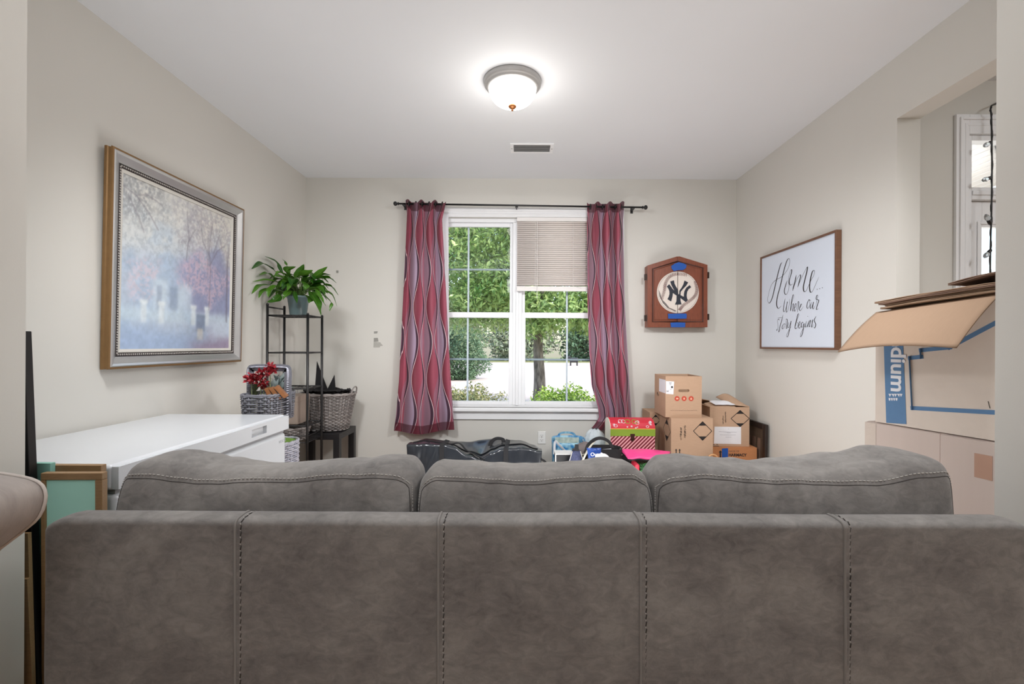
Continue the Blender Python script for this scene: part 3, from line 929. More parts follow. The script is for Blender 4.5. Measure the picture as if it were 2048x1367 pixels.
def curtain_mat():
    m, nt, bs = mat('curtain_print')
    (u, v, _), co = coords(nt, 'UV')
    p, A, T = 0.128, 0.046, 0.66
    th = v * (2 * pi / T)
    s = th.sin()
    s2 = (th - 0.9).sin()
    a = ((u - s * A) / (2 * p)).frac()
    bb = ((u - p + s * A) / (2 * p)).frac()
    isE = a.lt(bb)
    wE = a / (a + (bb * -1.0 + 1.0))
    wO = bb / (bb + (a * -1.0 + 1.0))
    _, oc = coords(nt)
    rose, burg, mauve, plum, lilac = lin((184, 92, 112)), lin((108, 30, 46)), lin((166, 128, 146)), lin((76, 48, 66)), lin((182, 160, 184))
    def ramp(w, lo, hi):
        return ((w - lo) * (1.0 / (hi - lo))).max(0.0).min(1.0)
    k1 = (u / (4 * p) + 0.25).frac().gt(0.5)
    cE = mix(nt, ramp(wE, 0.0, 0.6), burg, rose)
    cO1 = mix(nt, ramp(wO, 0.1, 0.5), rose, mauve)
    cO2 = mix(nt, ramp(wO, 0.3, 0.8), mauve, lilac)
    cO = mix(nt, k1, cO1, cO2)
    # a second, slower wave inside each lens splits it into two tones
    cut = (wE + s2 * 0.28).gt(0.62)
    cE = mix(nt, cut * 0.55, cE, mauve)
    col = mix(nt, isE, cO, cE)
    # dark crescents hugging one side of every line
    cr = (s * 0.06 + 0.075)
    cr2 = (s * -0.06 + 0.075)
    dE = (a * -1.0 + 1.0).lt(cr)
    dO = (bb * -1.0 + 1.0).lt(cr2)
    col = mix(nt, dE.max(dO), col, plum)
    ln = a.lt(0.030).max(bb.lt(0.030))
    col = mix(nt, ln, col, lin((238, 206, 212)))
    hem = v.lt(0.075).max(v.gt(2.02))
    col = mix(nt, hem * 0.75, col, lin((88, 20, 36)))
    nt.links.new(col, bs.inputs['Base Color'])
    bs.inputs['Roughness'].default_value = 0.5
    bs.inputs['Sheen Weight'].default_value = 0.2
    bump(nt, bs, tex(nt, oc, 500, 2), 0.1, 0.001)
    tl = nt.nodes.new('ShaderNodeBsdfTranslucent')
    nt.links.new(col, tl.inputs[0])
    mx = nt.nodes.new('ShaderNodeMixShader'); mx.inputs[0].default_value = 0.3
    out = nt.nodes['Material Output']
    nt.links.new(bs.outputs[0], mx.inputs[1]); nt.links.new(tl.outputs[0], mx.inputs[2]); nt.links.new(mx.outputs[0], out.inputs[0])
    return m
M['curtain'] = curtain_mat()

def curtain(label, left, right, top, bottom, nf, seed, phase, bunch=None):
    """left/right: px as functions of py; top/bottom: py as functions of u; nf folds."""
    base = P((left(404) + right(404)) / 2, 408, RD)
    t = thing('curtain', label, 'curtain', tuple(base), group='patterned curtains')
    NU, NV = 150, 90
    b = MB(); uvs = []
    vs = []
    for j in range(NV + 1):
        v = j / NV
        for i in range(NU + 1):
            u = i / NU
            py = top(u) * (1 - v) + bottom(u) * v
            uu = u + 0.018 * sin(6 * u + seed + 2 * v)
            px = left(py) + (right(py) - left(py)) * u
            fold = sin(2 * pi * nf * uu + phase)
            amp = 0.036 * (1 - 0.25 * v) + 0.006 * sin(9 * u + seed)
            d = RD + 0.004 + amp * fold + 0.010 * noise.noise(Vector((u * 4, v * 3, seed)))
            sharp = 0.12 / nf * cos(2 * pi * nf * uu + phase) * 0.35
            px += (right(py) - left(py)) * sharp * min(1, v * 6) * (1 if 0.03 < u < 0.97 else 0)
            q = P(px, py, d)
            q += Vector((0, 0.0, 0))
            vs.append(q - base)
            uvs.append((u * 0.86 + seed * 0.37, (1 - v) * 2.1))
    W = NU + 1
    fs = [(j * W + i, j * W + i + 1, (j + 1) * W + i + 1, (j + 1) * W + i) for j in range(NV) for i in range(NU)]
    b.add(vs, fs)
    o = b.obj('fabric_panel', M['curtain'], t, smooth=True, fix=False)
    ul = o.data.uv_layers.new(name='UVMap')
    li = np.zeros(len(o.data.loops), dtype=np.int32)
    o.data.loops.foreach_get('vertex_index', li)
    ul.data.foreach_set('uv', np.asarray(uvs)[li].ravel())
    # grommets where the rod threads through
    for k in range(int(nf * 2)):
        u = (k + 0.5) / (nf * 2)
        px = left(408) + (right(408) - left(408)) * u
        g = P(px, 407 + (px - 797) * 0.0154, RD) - base
        gb = MB()
        gb.tube([Vector((0.0025 * sin(a), 0.021 * cos(a), 0.021 * sin(a))) + g for a in np.linspace(0, 2 * pi, 19)[:-1]], 0.0045, 6, close=True)
        gb.obj('grommet', M['black'], t, smooth=True)
    return t
zig = lambda u, nf, ph, a, base: base - a * (0.5 + 0.5 * sin(2 * pi * nf * u * 1.0 + ph))
c1 = curtain('burgundy and rose wave-patterned curtain hanging left of the window',
             lerp_fn([(400, 811), (430, 814), (600, 806), (760, 798), (830, 792), (866, 787)]), lerp_fn([(400, 893), (440, 884), (500, 888), (600, 893), (750, 901), (862, 909)]),
             lambda u: 404 - 6 * max(0, sin(2 * pi * 3 * u + 0.6)) + 2 * u, lambda u: 861 + 8 * sin(pi * min(1, u * 1.15)) ** 2 - 2 * u, 3.0, 0.0, -0.6)
c2 = curtain('burgundy and rose wave-patterned curtain hanging right of the window, bottom caught on a bag',
             lerp_fn([(400, 1174), (600, 1175), (700, 1178), (770, 1183), (815, 1196), (835, 1198), (850, 1188), (862, 1176)]), lerp_fn([(400, 1249), (440, 1246), (600, 1249), (760, 1258), (850, 1264), (870, 1265)]),
             lambda u: 408 - 5 * max(0, sin(2 * pi * 3 * u + 2.4)) - 1 * u, lambda u: 858 + 7 * u, 3.0, 1.0, 0.9)
# the pale lining turned back at the window side of the left curtain
ln = MB()
pts = []
for j in range(31):
    py = 428 + (700 - 428) * j / 30
    x0 = np.interp(py, [428, 700], [884, 897]); wd = np.interp(py, [428, 560, 700], [13, 7, 2])
    for k in range(5):
        pts.append(P(x0 + wd * k / 4, py, RD + 0.045 + 0.02 * k / 4 + 0.004 * sin(k)) - Vector(c1.location))
ln.add(pts, [(j * 5 + k, j * 5 + k + 1, (j + 1) * 5 + k + 1, (j + 1) * 5 + k) for j in range(30) for k in range(4)])
o = ln.obj('lining', pm('white_lining', (226, 226, 230), 0.8, var=0.02), c1, smooth=True, fix=False); o['label'] = 'white lining folded back'

bx0, bx1 = -0.053, 0.80
byy = YB - 0.004
blind = thing('window_blind', 'beige slatted blind half raised over the upper right window sash', 'blind', ((bx0 + bx1) / 2, byy, 2.375))
hw = (bx1 - bx0) / 2
M['slat'] = pm('blind_slat', (232, 222, 216), 0.4, var=0.02)
M['blindrail'] = pm('blind_rail', (236, 232, 229), 0.4, var=0.02)
b = MB(); b.box(-hw, hw, -0.018, 0.018, -0.018, 0.018); b.obj('head_rail', M['blindrail'], blind, bev=0.003)
sl = MB()
prof = [(-0.0115, 0.0055), (-0.004, 0.0025), (0.004, -0.0015), (0.0115, -0.0065)]
sl.add([(x, y, z) for x in (-hw + 0.004, hw - 0.004) for y, z in prof], [(0, 1, 5, 4), (1, 2, 6, 5), (2, 3, 7, 6)])
s0 = sl.obj('slat', M['slat'], blind, smooth=True, solid=0.0009)
NS = 31
zs0, zs1 = -0.03, 1.24 + (689 - 569) / 220 - 2.375
for i in range(NS):
    o = s0 if i == 0 else s0.copy()
    if i: C.objects.link(o); o.parent = blind
    o.location = (0, 0, zs0 + (zs1 - zs0) * i / (NS - 1))
    o.rotation_euler = (-0.26 + 0.03 * sin(i * 2.1), 0, 0)
zr = zs1 - 0.008
b = MB(); b.box(-hw + 0.002, hw - 0.002, -0.013, 0.013, zr - 0.05, zr - 0.008)
for k in range(5):
    b.box(-hw + 0.003, hw - 0.003, -0.0145, 0.0145, zr - 0.042 + k * 0.007, zr - 0.0385 + k * 0.007)
b.obj('bottom_rail', M['blindrail'], blind, bev=0.001)
for x in (-hw + 0.17, hw - 0.34):
    b = MB(); b.tube([(x, -0.0155, 0), (x, -0.0155, zr - 0.03)], 0.0014, 5); b.tube([(x + 0.006, 0.0155, 0), (x + 0.006, 0.0155, zr - 0.03)], 0.001, 5); b.obj('ladder_cord', M['blindrail'], blind)
b = MB(); b.tube([(-hw + 0.185, -0.021, -0.01), (-hw + 0.187, -0.021, zr - 0.12)], 0.0022, 6); b.obj('tilt_wand', M['blindrail'], blind)
b = MB(); b.tube(smooth_path([(hw - 0.31, -0.019, zr - 0.012), (hw - 0.28, -0.02, zr - 0.018), (hw - 0.262, -0.02, zr - 0.024)], 4), 0.002, 5); b.obj('cord_end', M['blindrail'], blind)

# ------------------------------------------------------------------ dartboard cabinet
CD = YB - 0.10
def cpt(cx, cy):   # detail pixels (zoom of 150 x 170 px) on the cabinet's front plane
    return P(1280 + cx * 150 / 1206, 500 + cy * 170 / 1367, CD)
base = P(1356, 655, CD)
dc = thing('dartboard_cabinet', 'house-shaped wooden dartboard cabinet with a baseball emblem and blue tape', 'cabinet', (base.x, CD, base.z))
def wood(name, c1, c2, stretch, rough=0.4):
    m, nt, bs = mat(name)
    _, co = coords(nt)
    n = tex(nt, co, 12, 6, 0.6, stretch=stretch, dist=1.0)
    nt.links.new(mix(nt, n, lin(c1), lin(c2)), bs.inputs['Base Color'])
    bs.inputs['Roughness'].default_value = rough
    bump(nt, bs, n, 0.06, 0.001)
    return m
M['cherry'] = wood('cherry_wood', (96, 46, 28), (150, 80, 52), (6, 6, 1))
M['cherry_dark'] = wood('dark_cherry', (54, 24, 15), (82, 40, 26), (6, 6, 1))
def L(cx, cy):
    q = cpt(cx, cy) - base
    return (q.x, q.z)
outl = [L(122, 1238), L(122, 245), L(600, 98), L(640, 98), L(1088, 235), L(1088, 1238)]
b = MB(); b.prism(outl, 1, 0.022, 0.098); b.obj('carcass', M['cherry'], dc, bev=0.003)
xm = L(605, 0)[0]
lf = [L(122, 1238), L(122, 245), L(600, 98), (xm - 0.0012, L(0, 97)[1]), (xm - 0.0012, L(0, 1238)[1])]
rt = [(xm + 0.0012, L(0, 1238)[1]), (xm + 0.0012, L(0, 97)[1]), L(640, 98), L(1088, 235), L(1088, 1238)]
for pts, nm in ((lf, 0), (rt, 1)):
    b = MB(); b.prism(pts, 1, 0.002, 0.021)
    dr_ = b.obj('door', M['cherry'], dc, bev=0.002)
    # moulding: a raised inner line with a dark groove
    inn = [L(605, 180), L(205, 300), L(205, 1150), L(605, 1150)] if nm == 0 else [L(605, 180), L(1010, 285), L(1010, 1150), L(605, 1150)]
    g = MB(); g.tube([(x, 0.0, z) for x, z in inn], 0.006, 6); g.obj('moulding', M['cherry_dark'], dr_, smooth=True)
    inn2 = [L(605, 205), L(235, 318), L(235, 1120), L(605, 1120)] if nm == 0 else [L(605, 205), L(985, 305), L(985, 1120), L(605, 1120)]
    g = MB(); g.tube([(x, 0.0005, z) for x, z in inn2], 0.0035, 6); g.obj('moulding', M['cherry'], dr_, smooth=True)
for cx, cy in ((100, 430), (100, 1090), (1097, 400), (1097, 1072)):
    x, z = L(cx, cy)
    b = MB(); b.box(x - 0.012, x + 0.004, 0.004, 0.03, z - 0.026, z + 0.026) if cx < 500 else b.box(x - 0.003, x + 0.011, 0.004, 0.03, z - 0.026, z + 0.026)
    b.tube([(x, 0.002, z - 0.028), (x, 0.002, z + 0.028)], 0.004, 8)
    b.obj('hinge', M['bronze'], dc)
bxc, bzc = L(607, 678)
brad = (L(940, 0)[0] - L(273, 0)[0]) / 2
M['ballwhite'] = pm('baseball_white', (226, 214, 204), 0.5, var=0.04, scale=30)
M['ballgrey'] = pm('baseball_grey', (112, 104, 100), 0.5)
M['navy'] = pm('navy_print', (30, 34, 48), 0.5)
M['redstitch'] = pm('baseball_stitch', (96, 30, 34), 0.6)
def half_disc(r, sg, k=40):
    return [(bxc + sg * 0.0012 + sg * r * sin(pi * i / k), bzc + r * cos(pi * i / k)) for i in range(k + 1)]
em = []
for sg in (-1, 1):
    b = MB(); b.prism(half_disc(brad, sg), 1, -0.003, 0.002); e = b.obj('baseball_emblem', M['ballwhite'], dc); em.append(e)
b = MB(); k = 60
ring = []
for i in range(k + 1):
    a = 2 * pi * i / k; ring.append((bxc + brad * 0.955 * sin(a), -0.0032, bzc + brad * 0.955 * cos(a)))
for i in range(k):
    a = 2 * pi * (i + 0.5) / k
    if abs(sin(a)) > 0.03: b.tube([ring[i], ring[i + 1]], 0.0012, 4)
o = b.obj('emblem_line', M['ballgrey'], dc)
def seamline(pts, n):
    b = MB()
    pp = smooth_path([(x, -0.0034, z) for x, z in (L(*p) for p in pts)], n)
    for i in range(0, len(pp) - 1):
        t = (pp[i + 1] - pp[i]).normalized(); s = Vector((-t.z, 0, t.x))
        for sg in (-1, 1):
            b.tube([pp[i], pp[i] + s * sg * 0.0135 + t * 0.006], 0.0024, 4)
    b.tube(pp, 0.0007, 4)
    o = b.obj('baseball_stitching', M['redstitch'], dc); o['kind'] = 'stuff'
seamline([(345, 790), (390, 650), (405, 540), (470, 430), (590, 385), (760, 400)], 7)
seamline([(880, 500), (910, 620), (885, 730), (800, 810), (690, 890), (630, 970)], 7)
b = MB(); b.prism([L(300, 640), L(310, 740), L(365, 850), L(440, 930), L(560, 985), L(590, 975), L(470, 925), L(420, 860), L(350, 790), L(325, 700)], 1, -0.0034, -0.0028); b.obj('emblem_shade', M['ballgrey'], dc)
# interlocked N and Y
def Z(cx, cy):   # zoom of 60 x 80 px at (1330, 560)
    q = P(1330 + cx * 60 / 1025, 560 + cy * 80 / 1367, CD) - base
    return (q.x, q.z)
let = [
    [(55, 215), (140, 140), (210, 235), (250, 300), (265, 430), (250, 560), (205, 730), (80, 650), (125, 560), (150, 470), (145, 370), (110, 290)],
    [(170, 45), (300, 5), (320, 120), (370, 220), (440, 330), (450, 470), (400, 480), (330, 370), (260, 260), (210, 160)],
    [(250, 300), (350, 380), (440, 470), (540, 520), (620, 560), (720, 560), (780, 690), (740, 705), (710, 750), (600, 670), (500, 590), (380, 520), (265, 440)],
    [(835, 170), (890, 240), (800, 310), (750, 400), (735, 520), (745, 620), (640, 600), (640, 480), (660, 370), (720, 260)],
    [(660, 15), (785, 75), (720, 190), (620, 290), (530, 400), (520, 560), (525, 700), (560, 830), (335, 835), (385, 720), (390, 560), (400, 480), (480, 480), (485, 360), (560, 260), (620, 150)],
]
b = MB()
for i, p in enumerate(let):
    b.prism([Z(*q) for q in p], 1, -0.0046 - i * 0.0001, -0.003)
b.obj('emblem_letters', M['navy'], dc)
b = MB(); b.box(xm - 0.0011, xm + 0.0011, -0.0049, 0.0, L(0, 1165)[1], L(0, 345)[1]); b.obj('door_gap', M['ink'], dc)
for pts in ([(500, 255), (560, 215), (620, 195), (700, 215), (745, 240), (735, 290), (690, 320), (600, 325), (540, 340), (505, 300)],
            [(445, 1022), (740, 1018), (748, 1050), (742, 1100), (600, 1102), (450, 1100)],
            [(485, 1165), (600, 1160), (725, 1165), (722, 1238), (605, 1240), (495, 1238)]):
    b = MB(); b.prism([L(*q) for q in pts], 1, -0.0068, -0.0062); o = b.obj('tape_patch', M['bluetape'], dc); o['label'] = 'blue painter tape'

# ------------------------------------------------------------------ framed landscape on the left wall
pt_ = thing('framed_painting', 'large hazy garden painting in a silver and gold frame on left wall', 'painting', (XL, 2.68, 1.115), rot=(0, radians(0.9), 0))
M['gold'] = pm('antique_gold', (140, 108, 70), 0.45, metal=0.55, var=0.15, scale=30)
M['silver'] = pm('silver_leaf', (196, 196, 196), 0.32, metal=0.75, var=0.06, scale=14, stretch=(1, 1, 1))
M['beadb'] = pm('dark_bead', (44, 36, 34), 0.5, var=0.2)
M['beads'] = pm('silver_bead', (170, 164, 158), 0.4, metal=0.5)
M['linen'] = pm('linen_liner', (206, 202, 194), 0.8, var=0.03)
HWY, HH = 0.515, 1.045
def frame_ring(name, m, in0, in1, prof, parent, hw=HWY, h=HH, smooth=False):
    """prof: (inset, height) polyline swept round the rectangle with mitred corners."""
    b = MB(); vs = []
    for i, d in prof:
        for y, z in ((-hw + i, i), (hw - i, i), (hw - i, h - i), (-hw + i, h - i)):
            vs.append((d, y, z))
    fs = [(a * 4 + k, a * 4 + (k + 1) % 4, (a + 1) * 4 + (k + 1) % 4, (a + 1) * 4 + k) for a in range(len(prof) - 1) for k in range(4)]
    b.add(vs, fs)
    return b.obj(name, m, parent, fix=True)
fo = frame_ring('outer_moulding', M['gold'], 0, 0, [(0.0, 0.006), (0.0, 0.018), (0.004, 0.022), (0.004, 0.034), (0.0, 0.038), (0.002, 0.044), (0.010, 0.045), (0.02, 0.038), (0.02, 0.006), (0.0, 0.006)], pt_)
fi = frame_ring('silver_moulding', M['silver'], 0, 0, [(0.008, 0.043), (0.016, 0.047), (0.026, 0.045), (0.038, 0.037), (0.050, 0.029), (0.058, 0.025), (0.058, 0.010), (0.008, 0.010)], pt_)
fb = frame_ring('bead_moulding', M['beadb'], 0, 0, [(0.056, 0.024), (0.060, 0.026), (0.076, 0.022), (0.077, 0.008)], pt_)
bd = MB()
n_b = 0
for (a, c) in (((-HWY + 0.068, 0.068), (HWY - 0.068, 0.068)), ((HWY - 0.068, 0.068), (HWY - 0.068, HH - 0.068)), ((HWY - 0.068, HH - 0.068), (-HWY + 0.068, HH - 0.068)), ((-HWY + 0.068, HH - 0.068), (-HWY + 0.068, 0.068))):
    ln_ = sqrt((c[0] - a[0]) ** 2 + (c[1] - a[1]) ** 2); k = int(ln_ / 0.0125)
    for i in range(k):
        t = (i + 0.5) / k
        y, z = a[0] + (c[0] - a[0]) * t, a[1] + (c[1] - a[1]) * t
        bd.ball((0.0245, y, z), 0.0052, 3, 0, (0.7, 1, 1))
o = bd.obj('beading', M['beads'], pt_, smooth=True); o['kind'] = 'stuff'
frame_ring('liner', M['linen'], 0, 0, [(0.076, 0.018), (0.080, 0.020), (0.094, 0.016), (0.094, 0.008)], pt_)
NYc, NZc = 220, 230
yy, zz = np.meshgrid(np.linspace(0, 1, NYc + 1), np.linspace(0, 1, NZc + 1))
def nz(sx, sy, o_, oc=4):
    out = np.zeros(yy.shape); amp = 1.0; tot = 0
    for k in range(oc):
        f = 2 ** k
        gy, gx = yy * sx * f + o_ * 7.3 + k * 3.1, zz * sy * f + o_ * 3.7
        ix, iy = np.floor(gx).astype(int), np.floor(gy).astype(int)
        fx, fy = gx - ix, gy - iy
        fx, fy = fx * fx * (3 - 2 * fx), fy * fy * (3 - 2 * fy)
        hsh = lambda a, c: np.modf(np.sin(a * 127.1 + c * 311.7 + o_ * 17.0) * 43758.5453)[0] % 1.0
        vv = (hsh(ix, iy) * (1 - fx) + hsh(ix + 1, iy) * fx) * (1 - fy) + (hsh(ix, iy + 1) * (1 - fx) + hsh(ix + 1, iy + 1) * fx) * fy
        out += vv * amp; tot += amp; amp *= 0.55
    return out / tot
img = np.zeros(yy.shape + (3,))
def paint(mask, col):
    global img
    mk = np.clip(mask, 0, 1)[..., None]
    img = img * (1 - mk) + np.array(col, float) * mk
soft = lambda d, w_: 1 / (1 + np.exp(-d / w_))
img[:] = (172, 184, 200)
paint(soft(zz - 0.60 + 0.3 * (nz(3, 3, 1) - 0.5), 0.05), (200, 202, 200))
paint(soft(zz + 0.5 * yy - 1.05 + 0.4 * (nz(4, 4, 2) - 0.5), 0.05) * 0.9, (208, 204, 194))
paint(soft(nz(6, 6, 3) - 0.55, 0.04) * soft(0.8 - zz, 0.1) * 0.6, (150, 172, 196))
paint(soft(nz(60, 56, 4) - 0.56, 0.03) * soft(nz(5, 5, 5) - 0.45, 0.04) * soft(zz - 0.45, 0.08) * 0.25, (120, 130, 142))
paint(soft(0.26 - np.hypot((yy - 0.06) * 1.0, (zz - 0.98) * 1.0) + 0.3 * (nz(9, 9, 6) - 0.5), 0.03) * soft(nz(64, 60, 7) - 0.47, 0.06) * 0.55, (112, 114, 120))
paint(soft(0.30 - np.hypot((yy - 0.80) * 1.0, (zz - 0.78) * 1.3) + 0.35 * (nz(12, 12, 8) - 0.5), 0.02) * soft(nz(70, 70, 9) - 0.5, 0.07) * 0.5, (140, 132, 142))
paint(soft(0.17 - np.hypot((yy - 0.55) * 1.0, (zz - 0.88) * 1.0) + 0.3 * (nz(14, 14, 18) - 0.5), 0.02) * soft(nz(70, 70, 19) - 0.5, 0.07) * 0.4, (144, 142, 154))
paint(soft(0.30 - np.hypot((yy - 0.78) * 1.0, (zz - 0.42) * 1.2) + 0.3 * (nz(7, 7, 10) - 0.5), 0.03) * 0.85, (128, 132, 164))
paint(soft(0.22 - np.hypot((yy - 0.72) * 0.8, (zz - 0.50) * 1.5) + 0.34 * (nz(10, 10, 11) - 0.5), 0.02) * soft(nz(64, 64, 12) - 0.45, 0.07) * 0.7, (200, 172, 184))
paint(soft(0.13 - np.hypot((yy - 0.16) * 1.0, (zz - 0.46) * 1.2) + 0.3 * (nz(12, 12, 13) - 0.5), 0.02) * soft(nz(60, 60, 14) - 0.48, 0.05) * 0.7, (202, 186, 196))
rect = lambda y0, y1, z0, z1, s=0.004: soft(yy - y0, s) * soft(y1 - yy, s) * soft(zz - z0, s) * soft(z1 - zz, s)
paint(rect(0.24, 0.36, 0.25, 0.44, 0.01) * 0.7, (196, 208, 216))
paint(rect(0.27, 0.31, 0.25, 0.40) * 0.8, (146, 158, 176)); paint(rect(0.38, 0.45, 0.25, 0.40) * 0.8, (132, 146, 168)); paint(rect(0.45, 0.58, 0.22, 0.43, 0.01) * 0.7, (196, 210, 220))
paint(rect(-0.1, 1.1, 0.17, 0.25, 0.01) * 0.75, (188, 204, 214))
paint(soft(nz(8, 8, 15) - 0.5, 0.05) * rect(0.0, 0.62, 0.12, 0.26, 0.02) * 0.5, (160, 182, 204))
for yc in (0.17, 0.31, 0.60, 0.74):
    paint(rect(yc - 0.022, yc + 0.022, 0.16, 0.29) * 0.85, (206, 214, 218)); paint(rect(yc - 0.03, yc + 0.03, 0.275, 0.30) * 0.85, (214, 220, 222))
paint(rect(0.63, 0.72, 0.12, 0.24) * 0.8, (110, 124, 148)); paint(rect(0.64, 0.70, 0.06, 0.14) * 0.6, (222, 206, 180))
paint(rect(0.75, 1.2, 0.08, 0.20, 0.012) * 0.7, (186, 196, 212))
paint(soft(0.11 - zz + 0.1 * (nz(5, 5, 16) - 0.5), 0.02) * soft(0.66 - yy, 0.05) * 0.9, (150, 170, 200))
paint(soft(0.07 - zz + 0.1 * (nz(5, 5, 17) - 0.5) , 0.015) * soft(yy - 0.6, 0.04) * 0.9, (142, 126, 150))
paint(rect(0.955, 0.965, 0.2, 0.7) * 0.6, (90, 84, 96)); paint(rect(0.735, 0.742, 0.5, 0.8) * 0.5, (110, 100, 104)); paint(rect(0.545, 0.55, 0.4, 0.9) * 0.4, (130, 124, 136))
def stroke(pts, wd, col, al):
    dist = np.full(yy.shape, 9.0)
    for (a0, b0), (a1, b1) in zip(pts[:-1], pts[1:]):
        t = np.clip(((yy - a0) * (a1 - a0) + (zz - b0) * (b1 - b0)) / ((a1 - a0) ** 2 + (b1 - b0) ** 2), 0, 1)
        dist = np.minimum(dist, np.hypot(yy - a0 - t * (a1 - a0), zz - b0 - t * (b1 - b0)))
    paint(soft(wd - dist, 0.0025) * al, col)
for pts in ([(0.0, 0.93), (0.1, 0.9), (0.2, 0.82), (0.27, 0.74)], [(0.1, 0.9), (0.18, 0.93), (0.3, 0.9)], [(0.05, 0.88), (0.12, 0.78), (0.16, 0.7)], [(0.76, 0.28), (0.77, 0.55), (0.75, 0.72), (0.78, 0.9)], [(0.76, 0.6), (0.84, 0.72), (0.93, 0.78)], [(0.76, 0.66), (0.68, 0.76), (0.66, 0.88)], [(0.8, 0.7), (0.86, 0.84)], [(0.52, 0.6), (0.54, 0.75), (0.52, 0.92)], [(0.535, 0.72), (0.6, 0.82)], [(0.97, 0.2), (0.965, 0.6), (0.98, 0.8)]):
    stroke(pts, 0.0035, (104, 98, 108), 0.55)
img = (img + 10) * (0.95 + 0.10 * nz(40, 40, 20, 2))[..., None]
l_ = np.clip(img, 0, 255) / 255.0
l_ = np.where(l_ <= 0.04045, l_ / 12.92, ((l_ + 0.055) / 1.055) ** 2.4)
b = MB()
ih, iw = HH - 2 * 0.092, 2 * HWY - 2 * 0.092
b.grid(lambda u, v: (0.012, -iw / 2 + iw * u, 0.092 + ih * v), NYc, NZc)
mm, nt, bs = mat('painted_canvas')
at = nt.nodes.new('ShaderNodeVertexColor'); at.layer_name = 'print'
nt.links.new(at.outputs[0], bs.inputs['Base Color'])
bs.inputs['Roughness'].default_value = 0.4
_, co = coords(nt)
bump(nt, bs, tex(nt, co, 160, 4), 0.25, 0.001)
cv = b.obj('canvas', mm, pt_, fix=False)
ca = cv.data.color_attributes.new('print', 'FLOAT_COLOR', 'POINT')
ca.data.foreach_set('color', np.concatenate([l_.reshape(-1, 3), np.ones((l_.shape[0] * l_.shape[1], 1))], 1).ravel())
b = MB(); b.box(0.002, 0.010, -HWY + 0.02, HWY - 0.02, 0.02, HH - 0.02); b.obj('backing', M['carton_dark'], pt_)

# ------------------------------------------------------------------ lettered sign on the right wall
GX = XR - 0.036
sg = thing('lettered_sign', 'pale blue white sign with brush script lettering in a walnut frame', 'sign', (XR, 3.28, 1.217))
M['walnut'] = wood('walnut_wood', (84, 54, 38), (128, 90, 66), (1, 1, 6))
sh, sw = 0.733, 0.452
def bar(name, y0, y1, z0, z1, x0=-0.036, x1=-0.002):
    b = MB(); b.box(x0, x1, y0, y1, z0, z1); return b.obj(name, M['walnut'], sg, bev=0.0015)
bar('frame_bar', -sw, -sw + 0.014, 0, sh); bar('frame_bar', sw - 0.014, sw, 0, sh); bar('frame_bar', -sw + 0.014, sw - 0.014, 0, 0.014); bar('frame_bar', -sw + 0.014, sw - 0.014, sh - 0.014, sh)
b = MB(); b.box(-0.028, -0.02, -sw + 0.014, sw - 0.014, 0.014, sh - 0.014); pn = b.obj('panel', pm('sign_panel', (214, 222, 234), 0.5, var=0.01), sg)
def s3(cx, cy):
    return hit(1490 + cx * 210 / 1025, 440 + cy * 280 / 1367, (XR - 0.0285, 0, 0), (1, 0, 0)) - Vector(sg.location)
